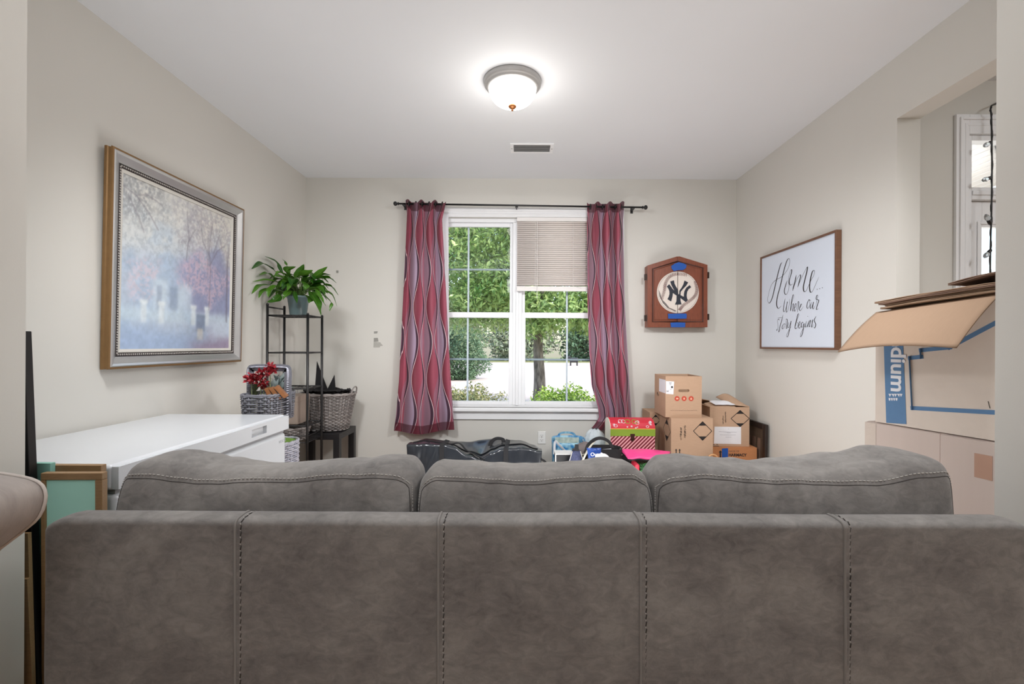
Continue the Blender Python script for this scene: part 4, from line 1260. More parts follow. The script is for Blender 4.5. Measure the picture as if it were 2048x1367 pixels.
strokes = [
    (1.0, [(362, 410), (345, 440), (320, 530), (290, 660), (265, 760), (240, 808), (226, 800), (222, 765), (238, 690), (265, 620), (310, 578), (350, 558), (392, 515), (425, 460), (437, 400), (430, 375), (414, 387), (394, 440), (370, 530), (345, 640), (318, 740), (308, 810), (315, 850), (330, 860), (355, 835)]),
    (0.75, [(412, 590), (395, 640), (384, 690), (392, 722), (408, 720), (425, 680), (430, 640), (424, 600), (428, 550), (442, 495), (455, 484), (452, 520), (432, 590), (440, 632), (468, 622)]),
    (0.9, [(500, 535), (490, 590), (475, 645), (465, 690)]),
    (0.8, [(478, 650), (505, 580), (535, 535), (542, 550), (528, 605), (514, 656)]),
    (1.0, [(518, 640), (545, 580), (580, 505), (608, 456), (604, 500), (585, 580), (570, 650), (576, 694), (596, 690), (620, 640), (645, 585), (668, 545), (680, 505), (672, 490), (655, 510), (638, 580), (630, 650), (638, 700), (658, 694), (690, 625), (722, 552)]),
    (0.9, [(705, 670), (703, 678)]), (0.9, [(730, 664), (728, 672)]), (0.9, [(756, 656), (754, 664)]),
    (0.5, [(392, 765), (380, 830), (374, 880), (384, 893), (402, 850), (413, 795), (404, 860), (404, 898), (418, 880), (432, 820), (434, 765)]),
    (0.5, [(440, 885), (456, 810), (476, 740), (468, 732), (455, 790), (444, 885), (458, 835), (472, 815), (470, 850), (465, 885), (478, 882)]),
    (0.45, [(480, 862), (497, 840), (500, 815), (490, 822), (480, 868), (488, 888), (505, 850), (518, 795), (524, 812), (512, 900)]),
    (0.45, [(522, 870), (546, 840), (552, 818), (541, 830), (532, 868), (542, 882), (570, 840)]),
    (0.5, [(625, 772), (608, 810), (604, 850), (614, 860), (628, 832), (630, 790), (622, 776), (644, 785)]),
    (0.5, [(648, 800), (636, 845), (642, 862), (657, 835), (668, 798), (660, 850), (668, 865), (684, 835)]),
    (0.5, [(690, 840), (704, 775), (710, 735), (700, 738), (696, 772), (720, 782), (706, 830), (697, 872), (718, 862)]),
    (0.45, [(312, 1060), (310, 1078), (322, 1050), (320, 1010), (316, 980), (328, 965), (334, 978)]),
    (0.5, [(372, 925), (352, 1000), (334, 1065), (330, 1092), (346, 1062)]), (0.35, [(318, 956), (368, 948)]),
    (0.45, [(374, 1012), (362, 1045), (368, 1062), (381, 1040), (380, 1012), (396, 1018)]),
    (0.45, [(388, 1058), (400, 1000), (402, 965), (414, 978), (408, 1030), (404, 1058), (420, 1040)]),
    (0.5, [(428, 995), (416, 1035), (426, 1048), (440, 1015), (450, 985), (438, 1050), (424, 1115), (412, 1140), (406, 1122), (430, 1070), (452, 1035)]),
    (0.55, [(488, 1052), (504, 985), (525, 925), (517, 918), (502, 975), (488, 1042), (496, 1060), (513, 1040), (518, 1005), (506, 1000)]),
    (0.45, [(522, 1035), (540, 1008), (536, 990), (527, 1008), (522, 1042), (533, 1054), (550, 1028)]),
    (0.5, [(572, 1000), (558, 998), (549, 1030), (558, 1046), (576, 1008), (570, 1060), (556, 1118), (543, 1138), (540, 1120), (562, 1068), (586, 1030)]),
    (0.45, [(600, 985), (589, 1035), (596, 1043), (608, 1020)]), (0.5, [(613, 936), (611, 941)]),
    (0.45, [(622, 980), (610, 1044), (624, 1000), (638, 976), (634, 1005), (627, 1040), (640, 1030)]),
    (0.45, [(650, 1000), (660, 972), (655, 1010), (648, 1038), (656, 1042), (668, 1015)]),
    (0.5, [(694, 935), (676, 975), (684, 1000), (690, 1022), (680, 1052), (668, 1040)]),
]
b = MB()
for wt, pts in strokes:
    pp = smooth_path([s3(*p) for p in pts], 6)
    vs = []
    for i, p in enumerate(pp):
        t = (pp[min(i + 1, len(pp) - 1)] - pp[max(i - 1, 0)])
        t = t.normalized() if t.length > 1e-9 else Vector((0, 0, -1))
        dn = max(0.0, -t.z) ** 1.5
        e = min(1.0, min(i, len(pp) - 1 - i) / 5.0 + 0.3)
        wd = (0.0032 + 0.0090 * dn * wt) * e
        n_ = Vector((0, -t.z, t.y)) * wd / 2
        vs += [p + n_, p - n_]
    b.add(vs, [(2 * i, 2 * i + 1, 2 * i + 3, 2 * i + 2) for i in range(len(pp) - 1)])
o = b.obj('script_lettering', M['ink'], sg, fix=False)
# ------------------------------------------------------------------ chest freezer
fz = thing('chest_freezer', 'long white chest freezer along the left wall', 'freezer', (-1.63, 2.03, 0))
fx0, fx1, fy0, fy1, ft = -0.325, 0.345, -0.55, 0.54, 0.85
b = MB(); b.box(fx0, fx1 - 0.012, fy0 + 0.008, fy1 - 0.008, 0.03, ft - 0.095); b.obj('body', M['white'], fz, bev=0.02, seg=4)
b = MB(); b.box(fx0 + 0.01, fx1 - 0.022, fy0 + 0.016, fy1 - 0.016, ft - 0.095, ft - 0.083); b.obj('gasket', pm('grey_gasket', (150, 150, 152), 0.6), fz)
b = MB()
hy0, hy1 = 0.185, 0.315
b.box(fx0, fx1 - 0.02, fy0, fy1, ft - 0.083, ft)
lid = b.obj('lid', M['white'], fz, bev=0.014, seg=4)
b = MB()
b.box(fx1 - 0.022, fx1, fy0 + 0.004, hy0, ft - 0.078, ft - 0.006); b.box(fx1 - 0.022, fx1, hy1, fy1 - 0.004, ft - 0.078, ft - 0.006)
b.box(fx1 - 0.022, fx1, hy0, hy1, ft - 0.022, ft - 0.006); b.box(fx1 - 0.022, fx1, hy0, hy1, ft - 0.078, ft - 0.06)
b.obj('lid_edge', M['white'], lid)
b = MB(); b.box(fx1 - 0.021, fx1 - 0.017, hy0, hy1, ft - 0.06, ft - 0.022); b.obj('handle_recess', pm('recess_grey', (196, 197, 199), 0.5), lid)
for y in (-0.35, 0.35):
    b = MB(); b.box(fx0 - 0.012, fx0, y - 0.05, y + 0.05, ft - 0.15, ft - 0.01); b.obj('hinge', M['whiteplastic'], fz, bev=0.004)
for x in (fx0 + 0.06, fx1 - 0.07):
    for y in (fy0 + 0.07, fy1 - 0.07):
        b = MB(); b.lathe([(0.02, 0), (0.022, 0.03)], 12, 0, Matrix.Translation((x, y, 0))); b.obj('foot', M['darkvoid'], fz)
lc_ = hit(556, 882, (-1.3175, 0, 0), (1, 0, 0))
v, f = text_mesh('NOCLE', 0.022, 0.0003)
b = MB(); b.add(v, f, 0, frame_of(Vector((fx1 - 0.0117, lc_.y + 1.63 * 0 - 2.03 - 0.03, lc_.z - 0.006)), (0, 1, 0), (0, 0, 1), (1, 0, 0)))
b.obj('badge_lettering', pm('badge_grey', (160, 162, 164), 0.4), fz)

# ------------------------------------------------------------------ woven baskets
def rrect(w, d, e, n):
    out = []
    for i in range(n):
        a = 2 * pi * i / n
        c_, s_ = cos(a), sin(a)
        out.append((w * math.copysign(abs(c_) ** e, c_), d * math.copysign(abs(s_) ** e, s_)))
    return out
def weave(w0, d0, w1, d1, h, rows, stakes, r, e=0.6, amp=None):
    """Real woven strands: rings that pass in front of and behind upright stakes in turn."""
    b = MB(); amp = amp or r * 0.9
    n = stakes * 4
    for k in range(rows):
        t = (k + 0.5) / rows
        w, d = w0 + (w1 - w0) * t, d0 + (d1 - d0) * t
        base = rrect(w, d, e, n)
        ring = []
        for i, (x, y) in enumerate(base):
            ph = (i / 4) * pi + (k % 2) * pi
            l = sqrt(x * x + y * y)
            o_ = amp * cos(ph)
            ring.append((x + x / l * o_, y + y / l * o_, h * t))
        b.tube(ring, r, 5, close=True)
    stake = MB()
    for i in range(stakes):
        p0 = rrect(w0, d0, e, stakes)[i]; p1 = rrect(w1, d1, e, stakes)[i]
        b.tube([(p0[0], p0[1], 0), (p1[0], p1[1], h)], r * 0.8, 5)
    return b
def rim(w, d, z, r, e=0.6, n=60):
    b = MB()
    for ph in (0, pi):
        b.tube([(x + r * 0.6 * cos(i * 0.9 + ph), y, z + r * 0.6 * sin(i * 0.9 + ph)) for i, (x, y) in enumerate(rrect(w, d, e, n))], r, 6, close=True)
    return b
def floor_of(w, d, z, t=0.006, e=0.6):
    b = MB(); b.prism(rrect(w, d, e, 40), 2, z, z + t); return b
def wicker(name, c1, c2):
    m, nt, bs = mat(name)
    g = nt.nodes.new('ShaderNodeNewGeometry')
    _, co = coords(nt)
    n = tex(nt, co, 70, 3)
    r = Ex(nt, g.outputs['Random Per Island'])
    nt.links.new(mix(nt, (r * 0.6 + n * 0.5).min(1.0), lin(c1), lin(c2)), bs.inputs['Base Color'])
    bs.inputs['Roughness'].default_value = 0.35
    return m
M['wick_grey'] = wicker('grey_wicker', (84, 78, 76), (168, 160, 156))
M['wick_dark'] = wicker('dark_wicker', (58, 56, 60), (134, 134, 142))
M['wick_white'] = wicker('white_wicker', (150, 152, 168), (216, 216, 226))

# gift basket with a hoop handle and flowers, behind the freezer lid on a carton
sup = thing('cardboard_box', 'cardboard box behind the freezer carrying the flower basket', 'box', (-1.53, 2.77, 0))
b = MB(); b.box(-0.08, 0.045, -0.10, 0.10, 0, 0.785); b.obj('body', M['carton'], sup, bev=0.003)
b = MB(); b.box(-0.04, 0.0, -0.101, 0.101, 0.785, 0.786); b.obj('tape', M['carton_orange'], sup)
gw, gd = 0.105, 0.15
gz = 0.786
gb = thing('flower_basket', 'grey woven basket with a tall hoop handle full of red and silver flowers', 'basket', (-1.505, 2.77, gz))
weave(gw * 0.93, gd * 0.93, gw, gd, 0.155, 12, 30, 0.0052, 0.5).obj('woven_wall', M['wick_dark'], gb, smooth=True)['kind'] = 'stuff'
rim(gw, gd, 0.158, 0.006, 0.5).obj('rim', M['wick_dark'], gb, smooth=True)
floor_of(gw * 0.92, gd * 0.92, 0.0, e=0.5).obj('basket_base', M['wick_dark'], gb)
hb = MB()
hx = gw * 1.06
hp = smooth_path([(-hx, 0, 0.02), (-hx, 0, 0.20), (-hx, 0, 0.292), (-hx + 0.02, 0, 0.308), (0, 0, 0.31), (hx - 0.02, 0, 0.308), (hx, 0, 0.292), (hx, 0, 0.2), (hx, 0, 0.02)], 6)
hnd = MB(); hnd.tube(hp, 0.0, 4, flat=(0.042, 0.007))
hnd.obj('handle', M['wick_dark'], gb)
wr = MB()
for i in range(0, len(hp) - 1):
    for k in range(2):
        p = hp[i].lerp(hp[i + 1], k / 2)
        t = (hp[i + 1] - hp[i]).normalized(); nrm = Vector((-t.z, 0, t.x))
        wr.tube([p + Vector((0, -0.022, 0)) + nrm * 0.005, p + Vector((0, 0.022, 0)) + nrm * 0.005], 0.003, 5)
o = wr.obj('handle_wrap', M['wick_white'], gb, smooth=True); o['kind'] = 'stuff'; o['label'] = 'pale wrapping on handle'
# contents of the basket: berries, silver leaves, wooden blocks
M['redpetal'] = leaf_mat('red_petals', (110, 14, 24), (178, 30, 44), 0.6, 0.1)
M['silverleaf'] = leaf_mat('silver_leaves', (118, 140, 138), (192, 206, 206), 0.6, 0.1)
M['sagegreen'] = leaf_mat('sage_leaves', (72, 86, 58), (140, 146, 104), 0.6, 0.1)
def in_basket(px, py, D=2.70):
    return P(px, py, D)
def flower(label, px, py, r, m, n, ll, lw, name='artificial_flower', D=2.72):
    p = P(px, py, D)
    t = thing(name, label, 'flower', tuple(p))
    leaf_cloud('petals', blob_points(n, (0, 0, 0), (r, r, r), 0.6, 0.1), ll, lw, m, t)
    b = MB(); b.tube([(0, 0, -0.01), (0.006, 0, gz + 0.02 - p.z)], 0.003, 5); b.obj('stem', M['sagegreen'], t)
flower('red artificial flower at the left end of the flower basket', 503, 756, 0.030, M['redpetal'], 110, 0.024, 0.017)
flower('dark red artificial flower second from left in the flower basket', 521, 750, 0.027, M['redpetal'], 100, 0.022, 0.015)
flower('red artificial flower tallest in the flower basket', 540, 739, 0.032, M['redpetal'], 120, 0.024, 0.017)
flower('dark red artificial flower low in the middle of the flower basket', 527, 767, 0.026, M['redpetal'], 90, 0.022, 0.015)
def spray(label, px, py, n, L0, m, name, D=2.76, spread=0.7):
    p = P(px, py, D); p.z = max(p.z, gz + 0.03)
    t = thing(name, label, 'leaves', (p.x, p.y, gz + 0.02))
    b = MB(); b.tube([(0, 0, 0), (0, 0, p.z - gz - 0.02 + L0 * 0.3)], 0.003, 5); b.obj('stem', M['sagegreen'], t)
    for i in range(n):
        a = 2.4 * i; el = 0.25 + 0.9 * ((i * 0.37) % 1)
        d = Vector((cos(a) * cos(el) * spread, sin(a) * cos(el), sin(el))); z0 = (p.z - gz - 0.02) * (0.6 + 0.4 * i / n)
        L1 = L0 * (0.75 + 0.4 * ((i * 0.61) % 1))
        s = d.cross(Vector((0, 0, 1))).normalized() * L1 * 0.19
        c0 = Vector((0, 0, z0))
        lb = MB(); lb.add([c0, c0 + d * L1 * 0.45 + s, c0 + d * L1 - Vector((0, 0, L1 * 0.12)), c0 + d * L1 * 0.45 - s, c0 + d * L1 * 0.5 - Vector((0, 0, L1 * 0.05))], [(0, 1, 4), (1, 2, 4), (4, 2, 3), (0, 4, 3)])
        lb.obj('leaf', m, t, fix=False)
spray('spray of silvery leaves in the middle of the flower basket', 545, 772, 26, 0.10, M['silverleaf'], 'silver_leaf_spray')
spray('spray of sage green leaves at the left of the flower basket', 510, 776, 20, 0.065, M['sagegreen'], 'sage_leaf_spray')
spray('second spray of silvery leaves at the right of the flower basket, reaching to the handle', 560, 762, 16, 0.11, M['silverleaf'], 'silver_leaf_spray', 2.82)
M['block'] = wood('block_wood', (116, 72, 40), (166, 110, 68), (4, 4, 4))
for px, py, a, lab in ((540, 780, 0.45, 'left'), (551, 778, 0.62, 'middle'), (562, 775, 0.72, 'right')):
    p = P(px, py, 2.70)
    t = thing('wooden_block', 'small %s wooden block sticking out of the flower basket' % lab, 'block', (p.x, p.y, p.z - 0.02))
    t.rotation_euler = (0, -a, 0.2)
    b = MB(); b.box(-0.011, 0.011, -0.02, 0.02, -0.045, 0.038); b.obj('body', M['block'], t, bev=0.0015)

# ------------------------------------------------------------------ black plant stand
st = thing('plant_stand', 'tall black metal shelf rack in the back left corner', 'rack', (-1.765, 3.625, 0))
sx, sy = 0.152, 0.125
for x, y, h in ((-sx, -sy, 1.535), (-sx, sy, 1.535), (sx, -sy, 1.462), (sx, sy, 1.462)):
    b = MB(); b.tube([(x, y, 0), (x, y, h)], 0.0095, 10); b.ball((x, y, h), 0.0105, 4); b.obj('post', M['black'], st, smooth=True)
def rail(p0, p1, r=0.006, nm='rail'):
    b = MB(); b.tube([p0, p1], r, 8); return b.obj(nm, M['black'], st, smooth=True)
rail((-sx, -sy, 1.515), (-sx, sy, 1.515))
for z in (1.452, 1.170, 0.90, 0.62):
    for x in (-sx, sx): rail((x, -sy, z), (x, sy, z))
    for y in (-sy, sy): rail((-sx, y, z), (sx, y, z))
    if z > 1.4 or z < 1.0:
        b = MB()
        for i in range(9):
            x = -sx + 2 * sx * (i + 1) / 10; b.tube([(x, -sy, z), (x, sy, z)], 0.0022, 5)
        b.obj('wire_shelf', M['black'], st)['kind'] = 'stuff'
for z in (0.545, 0.495):
    for x in (-sx, sx): rail((x, -sy, z), (x, sy, z), 0.004)
    for y in (-sy, sy): rail((-sx, y, z), (sx, y, z), 0.004)
b = MB()
for i in range(14):
    for x in (-sx, sx):
        y = -sy + 2 * sy * i / 13; b.tube([(x, y, 0.495), (x, y + 2 * sy / 26, 0.545)], 0.0018, 4)
    x = -sx + 2 * sx * i / 13
    b.tube([(x, -sy, 0.495), (x, sy, 0.495)], 0.002, 4)
b.obj('wire_basket', M['black'], st)['kind'] = 'stuff'
# taupe box on the rack, wicker bowl in its wire basket
t = thing('taupe_box', 'taupe cardboard box standing on the black rack, left of the wicker basket', 'box', (-1.80, 3.625, 0.627))
M['taupe'] = pm('taupe_card', (150, 134, 122), 0.8, var=0.05)
b = MB(); b.box(-0.095, 0.10, -0.1, 0.1, 0, 0.21); b.obj('body', M['taupe'], t, bev=0.003)
b = MB(); b.box(-0.097, 0.102, -0.102, 0.102, 0.17, 0.215); b.obj('lid', M['taupe'], t, bev=0.002)
t = thing('wicker_bowl', 'small round grey wicker bowl in the wire basket of the black rack', 'basket', (-1.77, 3.625, 0.4975))
weave(0.085, 0.085, 0.11, 0.11, 0.09, 8, 22, 0.005, 1.0).obj('woven_wall', M['wick_grey'], t, smooth=True)['kind'] = 'stuff'
rim(0.11, 0.11, 0.092, 0.006, 1.0).obj('rim', M['wick_grey'], t, smooth=True)
floor_of(0.085, 0.085, 0.0, 0.005, 1.0).obj('basket_base', M['wick_grey'], t)
# tall white hamper with a green cloth
t = thing('woven_hamper', 'tall white and black woven hamper with a green cloth behind the freezer', 'hamper', (-1.645, 3.12, 0))
weave(0.115, 0.115, 0.125, 0.125, 0.58, 40, 26, 0.0068, 0.8).obj('woven_wall', M['wick_white'], t, smooth=True)['kind'] = 'stuff'
b = MB(); b.prism(rrect(0.112, 0.112, 0.8, 30), 2, 0.004, 0.54); b.obj('liner', M['darkvoid'], t)
rim(0.125, 0.125, 0.585, 0.007, 0.8).obj('rim', M['wick_white'], t, smooth=True)
t2 = thing('green_cloth', 'bright green folded cloth inside the white woven hamper', 'cloth', (-1.645, 3.12, 0.545))
b = MB(); b.grid(lambda u, v: (-0.1 + 0.2 * u, -0.1 + 0.2 * v, 0.035 + 0.02 * noise.noise(Vector((u * 4, v * 4, 2)))), 14, 14); b.obj('folded_cloth', pm('green_cloth', (132, 176, 78), 0.8), t2, smooth=True, solid=0.01)

# ------------------------------------------------------------------ black side table, wicker basket and its contents
tb = thing('side_table', 'square black side table against the back wall, left of the window', 'table', (-1.685, 3.965, 0))
tw, td, th = 0.205, 0.19, 0.51
b = MB(); b.box(-tw, tw, -td, td, th - 0.05, th); b.obj('tabletop', M['blackwood'], tb, bev=0.003)
for x in (-tw, tw - 0.05):
    for y in (-td, td - 0.05):
        b = MB(); b.box(x, x + 0.05, y, y + 0.05, 0, th - 0.05); b.obj('leg', M['blackwood'], tb, bev=0.002)
wb = thing('wicker_basket', 'large oval grey wicker basket on the black side table', 'basket', (-1.652, 3.955, 0.516))
weave(0.165, 0.12, 0.222, 0.165, 0.30, 24, 40, 0.0062, 0.8).obj('woven_wall', M['wick_grey'], wb, smooth=True)['kind'] = 'stuff'
rim(0.224, 0.167, 0.303, 0.008, 0.8).obj('rim', M['wick_grey'], wb, smooth=True)
floor_of(0.165, 0.12, 0.0, 0.006, 0.8).obj('basket_base', M['wick_grey'], wb)
for sgn in (-1, 1):
    b = MB(); b.tube(smooth_path([(sgn * 0.222, -0.06, 0.30), (sgn * 0.232, -0.045, 0.345), (sgn * 0.235, 0, 0.362), (sgn * 0.232, 0.045, 0.345), (sgn * 0.222, 0.06, 0.30)], 5), 0.006, 7); b.obj('handle', M['wick_grey'], wb, smooth=True)
M['felt'] = pm('black_felt', (24, 22, 24), 0.85, var=0.1)
t = thing('black_cloth', 'black cloth lining heaped over the rim of the large wicker basket', 'cloth', (-1.652, 3.955, 0.516 + 0.2))
b = MB()
def clothf(u, v):
    x, y = (u - 0.5) * 2, (v - 0.5) * 2
    l = max(abs(x), abs(y)); k = l / max(1e-6, sqrt(x * x + y * y)) if l > 0 else 1
    X, Y = x * k * 0.196, y * k * 0.142
    return (X, Y, 0.112 + 0.022 * (1 - l) + 0.012 * noise.noise(Vector((x * 2.5, y * 2.5, 1))) + 0.010 * noise.noise(Vector((x * 7, y * 7, 3))) + (0.02 if l > 0.9 else 0))
b.grid(clothf, 40, 40); b.obj('cloth', M['felt'], t, smooth=True, solid=0.006)
for i, pts in enumerate(([(630, 779), (634, 722), (655, 777)], [(655, 778), (669, 749), (671, 778)])):
    ps = [P(x, y, 3.97) for x, y in pts]
    c0 = sum(ps, Vector()) / 3; zb = 0.83
    t = thing('pointed_ear', ['tall black felt triangle standing up from the wicker basket', 'short black felt triangle standing up from the wicker basket'][i], 'decoration', (c0.x, 3.97, zb))
    b = MB(); b.prism([(p.x - c0.x, p.z - zb) for p in ps] , 1, -0.005, 0.005); b.obj('felt_point', M['felt'], t, bev=0.002)

# ------------------------------------------------------------------ potted peace lily on the stand
pp_ = P(594, 632, 3.60)
pot = thing('potted_plant', 'leafy green peace lily in a blue grey pot on the black rack', 'plant', (pp_.x, 3.62, 1.4585))
M['pot'] = pm('bluegrey_pot', (96, 116, 118), 0.3, var=0.06, scale=10)
b = MB(); b.lathe([(0.0, 0.0), (0.058, 0.0), (0.061, 0.006), (0.078, 0.135), (0.083, 0.135), (0.084, 0.15), (0.078, 0.15), (0.074, 0.13), (0.0, 0.128)], 40)
b.obj('pot', M['pot'], pot, smooth=True)
b = MB(); b.lathe([(0.074, 0.130), (0.04, 0.134), (0.0, 0.136)], 24); b.obj('soil', pm('potting_soil', (44, 34, 28), 0.95, var=0.3, scale=80, bmp=0.5), pot, smooth=True)
def lily_leaf_mat():
    m, nt, bs = mat('lily_leaf')
    (u, v, _), uvo = coords(nt, 'UV')
    g = nt.nodes.new('ShaderNodeObjectInfo')
    r = Ex(nt, g.outputs['Random'])
    _, co = coords(nt)
    n = tex(nt, co, 12, 3)
    c = mix(nt, (r * 0.75 + (n - 0.5) * 0.7).max(0.0).min(1.0), lin((36, 84, 20)), lin((96, 146, 44)))
    rib = (u - 0.5).abs().lt(0.03)
    c = mix(nt, rib * 0.35, c, lin((140, 176, 88)))
    nt.links.new(c, bs.inputs['Base Color'])
    bs.inputs['Roughness'].default_value = 0.32
    tl = nt.nodes.new('ShaderNodeBsdfTranslucent'); nt.links.new(c, tl.inputs[0])
    mx = nt.nodes.new('ShaderNodeMixShader'); mx.inputs[0].default_value = 0.22
    out = nt.nodes['Material Output']
    nt.links.new(bs.outputs[0], mx.inputs[1]); nt.links.new(tl.outputs[0], mx.inputs[2]); nt.links.new(mx.outputs[0], out.inputs[0])
    return m
M['lily'] = lily_leaf_mat()
M['petiole'] = pm('leaf_stalk', (74, 98, 44), 0.5)
def lily_leaf(p0, p1, p2, tip, wd, roll=0.0):
    """Stalk from p0 to p1, then a blade p1-p2-tip of width wd."""
    b = MB()
    stalk = smooth_path([p0, p0.lerp(p1, 0.5) + Vector((0, 0, 0.02)), p1], 4)
    b.tube(stalk, 0.0024, 5, 1)
    bl = smooth_path([p1, p2, tip], 6)
    n = len(bl); vs = []
    side0 = None
    for i, p in enumerate(bl):
        t = (bl[min(i + 1, n - 1)] - bl[max(i - 1, 0)]).normalized()
        s = t.cross(Vector((0, 0, 1)))
        s = s.normalized() if s.length > 0.15 else (side0 or Vector((1, 0, 0)))
        if side0 is not None and s.dot(side0) < 0: s = -s
        side0 = s
        u_ = s.cross(t).normalized()
        s2 = s * cos(roll) + u_ * sin(roll); u2 = u_ * cos(roll) - s * sin(roll)
        f = i / (n - 1)
        w_ = wd / 2 * (sin(pi * min(1, f ** 0.72)) ** 0.75 if 0 < f < 1 else 0.0) * (1 - 0.15 * f)
        w_ += 0.0006
        wav = 0.12 * w_ * sin(f * 14)
        for k in (-1, -0.5, 0, 0.5, 1):
            vs.append(p + s2 * w_ * k + u2 * (abs(k) * w_ * 0.35 + wav * abs(k)))
    k0 = len(b.v)
    b.add(vs, [(i * 5 + k, i * 5 + k + 1, (i + 1) * 5 + k + 1, (i + 1) * 5 + k) for i in range(n - 1) for k in range(4)])
    o = b.obj('leaf', [M['lily'], M['petiole']], pot, smooth=True, fix=False)
    ul = o.data.uv_layers.new(name='UVMap')
    for lp in o.data.loops:
        vi = lp.vertex_index - k0
        ul.data[lp.index].uv = ((vi % 5) / 4, (vi // 5) / n) if vi >= 0 else (0.2, 0)
    return o
pl0 = Vector(pot.location)
def LP(px, py, D): return P(px, py, min(D, 1.93 * F / (CX - px))) - pl0
c0 = Vector((0, 0, 0.13))
# leaves that the outline shows: (stalk end, blade middle, tip, width, depth, roll)
shown = [((548, 540), (524, 527), (503, 538), .055, 3.55, .4), ((566, 548), (552, 524), (529, 512), .03, 3.7, .9), ((574, 531), (569, 523), (564, 517), .022, 3.62, .6), ((552, 561), (536, 547), (518, 550), .05, 3.6, .3), ((550, 562), (530, 559), (505, 563), .018, 3.55, .9),
         ((540, 570), (519, 572), (503, 588), .045, 3.5, .2), ((536, 577), (523, 583), (517, 596), .03, 3.45, .5), ((553, 570), (540, 580), (536, 594), .055, 3.5, .2), ((562, 590), (550, 600), (534, 604), .06, 3.52, .9), ((576, 552), (573, 540), (592, 533), .06, 3.5, .5),
         ((590, 556), (600, 543), (608, 528), .06, 3.6, .5), ((598, 552), (612, 546), (626, 540), .06, 3.5, .4), ((626, 556), (640, 545), (655, 533), .05, 3.55, .5), ((634, 551), (648, 548), (662, 550), .02, 3.6, .7), ((640, 556), (658, 556), (673, 566), .06, 3.6, .3),
         ((646, 570), (662, 573), (677, 591), .05, 3.65, .3), ((650, 582), (664, 590), (674, 613), .04, 3.6, .6), ((646, 590), (662, 605), (659, 622), .035, 3.55, .7), ((632, 578), (640, 596), (652, 612), .05, 3.45, .3), ((620, 582), (632, 604), (642, 631), .085, 3.42, .2),
         ((600, 562), (612, 572), (607, 588), .05, 3.40, .2), ((588, 582), (591, 596), (594, 606), .035, 3.42, .2), ((612, 590), (620, 600), (618, 606), .05, 3.44, .3), ((580, 580), (572, 590), (566, 600), .05, 3.45, .3)]
for s_, m_, t_, wd, D, ro in shown:
    lily_leaf(c0 + Vector((rng.uniform(-.02, .02), rng.uniform(-.02, .02), 0)), LP(*s_, (D + 3.62) / 2), LP(*m_, D), LP(*t_, D - 0.02), wd, ro)
for i in range(64):
    a = rng.uniform(0, 2 * pi); rr = rng.uniform(0.03, 0.15); el = rng.uniform(0.1, 1.2)
    d = Vector((cos(a), sin(a) * 0.7, 0))
    p1 = c0 + d * rr * 0.75 + Vector((0, 0, 0.04 + 0.17 * sin(el) * rng.uniform(0.5, 1)))
    L0 = rng.uniform(0.10, 0.17)
    p2 = p1 + d * L0 * 0.5 + Vector((0, 0, 0.025 * sin(el)))
    tp = p1 + d * L0 * 0.9 + Vector((0, 0, -0.06 + 0.05 * sin(el)))
    lily_leaf(c0 + d * 0.015, p1, p2, tp, rng.uniform(0.05, 0.08), rng.uniform(-0.4, 0.4))

# ------------------------------------------------------------------ boards and frames leaning at the left
M['teal'] = pm('teal_paper', (168, 220, 205), 0.7, var=0.06, scale=6, bmp=0.15, bscale=14)
M['tealdark'] = pm('green_board', (132, 180, 166), 0.7, var=0.06, scale=6)
M['oldwood'] = wood('old_frame_wood', (106, 80, 52), (170, 136, 96), (2, 30, 30))
M['blackgloss'] = pm('black_board', (18, 17, 19), 0.35, var=0.2)
t = thing('tall_board', 'tall black board leaning edge-on behind the left wall end', 'panel', (-1.69, 1.385, 0), rot=(0, radians(-2.6), 0))
b = MB(); b.box(-0.27, 0.275, -0.012, 0.012, 0.03, 1.262); b.obj('board', M['blackgloss'], t, bev=0.002)
b = MB(); b.box(-0.27, 0.29, -0.014, 0.014, 0.0, 0.03); b.obj('edge_strip', M['blackgloss'], t)
def backed_frame(label, xr, xl, z, y, tilt, mback, bw=0.03, rotz=0.0):
    t = thing('picture_frame', label, 'picture frame', ((xr + xl) / 2, y, 0), rot=(radians(tilt), 0, rotz), group='frames leaning on the freezer')
    w2 = (xr - xl) / 2
    for q in ((-w2, w2, z - bw, z), (-w2, w2, 0, bw)):
        b = MB(); b.box(q[0], q[1], -0.010, 0.010, q[2], q[3]); b.obj('frame_bar', M['oldwood'], t, bev=0.002)
    for q in ((-w2, -w2 + bw * 0.6), (w2 - bw, w2)):
        b = MB(); b.box(q[0], q[1], -0.010, 0.010, bw, z - bw); b.obj('frame_bar', M['oldwood'], t, bev=0.002)
    b = MB(); b.box(-w2 + bw * 0.6, w2 - bw, -0.004, 0.004, bw, z - bw); b.obj('backing_paper', mback, t)
    return t
backed_frame('wooden picture frame with teal paper backing, front one leaning on the freezer', -1.250, -1.428, 0.852, 1.40, 0.5, M['teal'], 0.021, 0.03)
backed_frame('wooden picture frame with teal backing, behind the front one against the freezer', -1.296, -1.455, 0.862, 1.448, 0.3, M['tealdark'], 0.022)
t = thing('green_board', 'plain green board standing between the tall black board and the picture frames', 'board', (-1.62, 1.425, 0))
b = MB(); b.box(-0.2, 0.185, -0.008, 0.008, 0, 0.872); b.obj('board', M['tealdark'], t, bev=0.002)
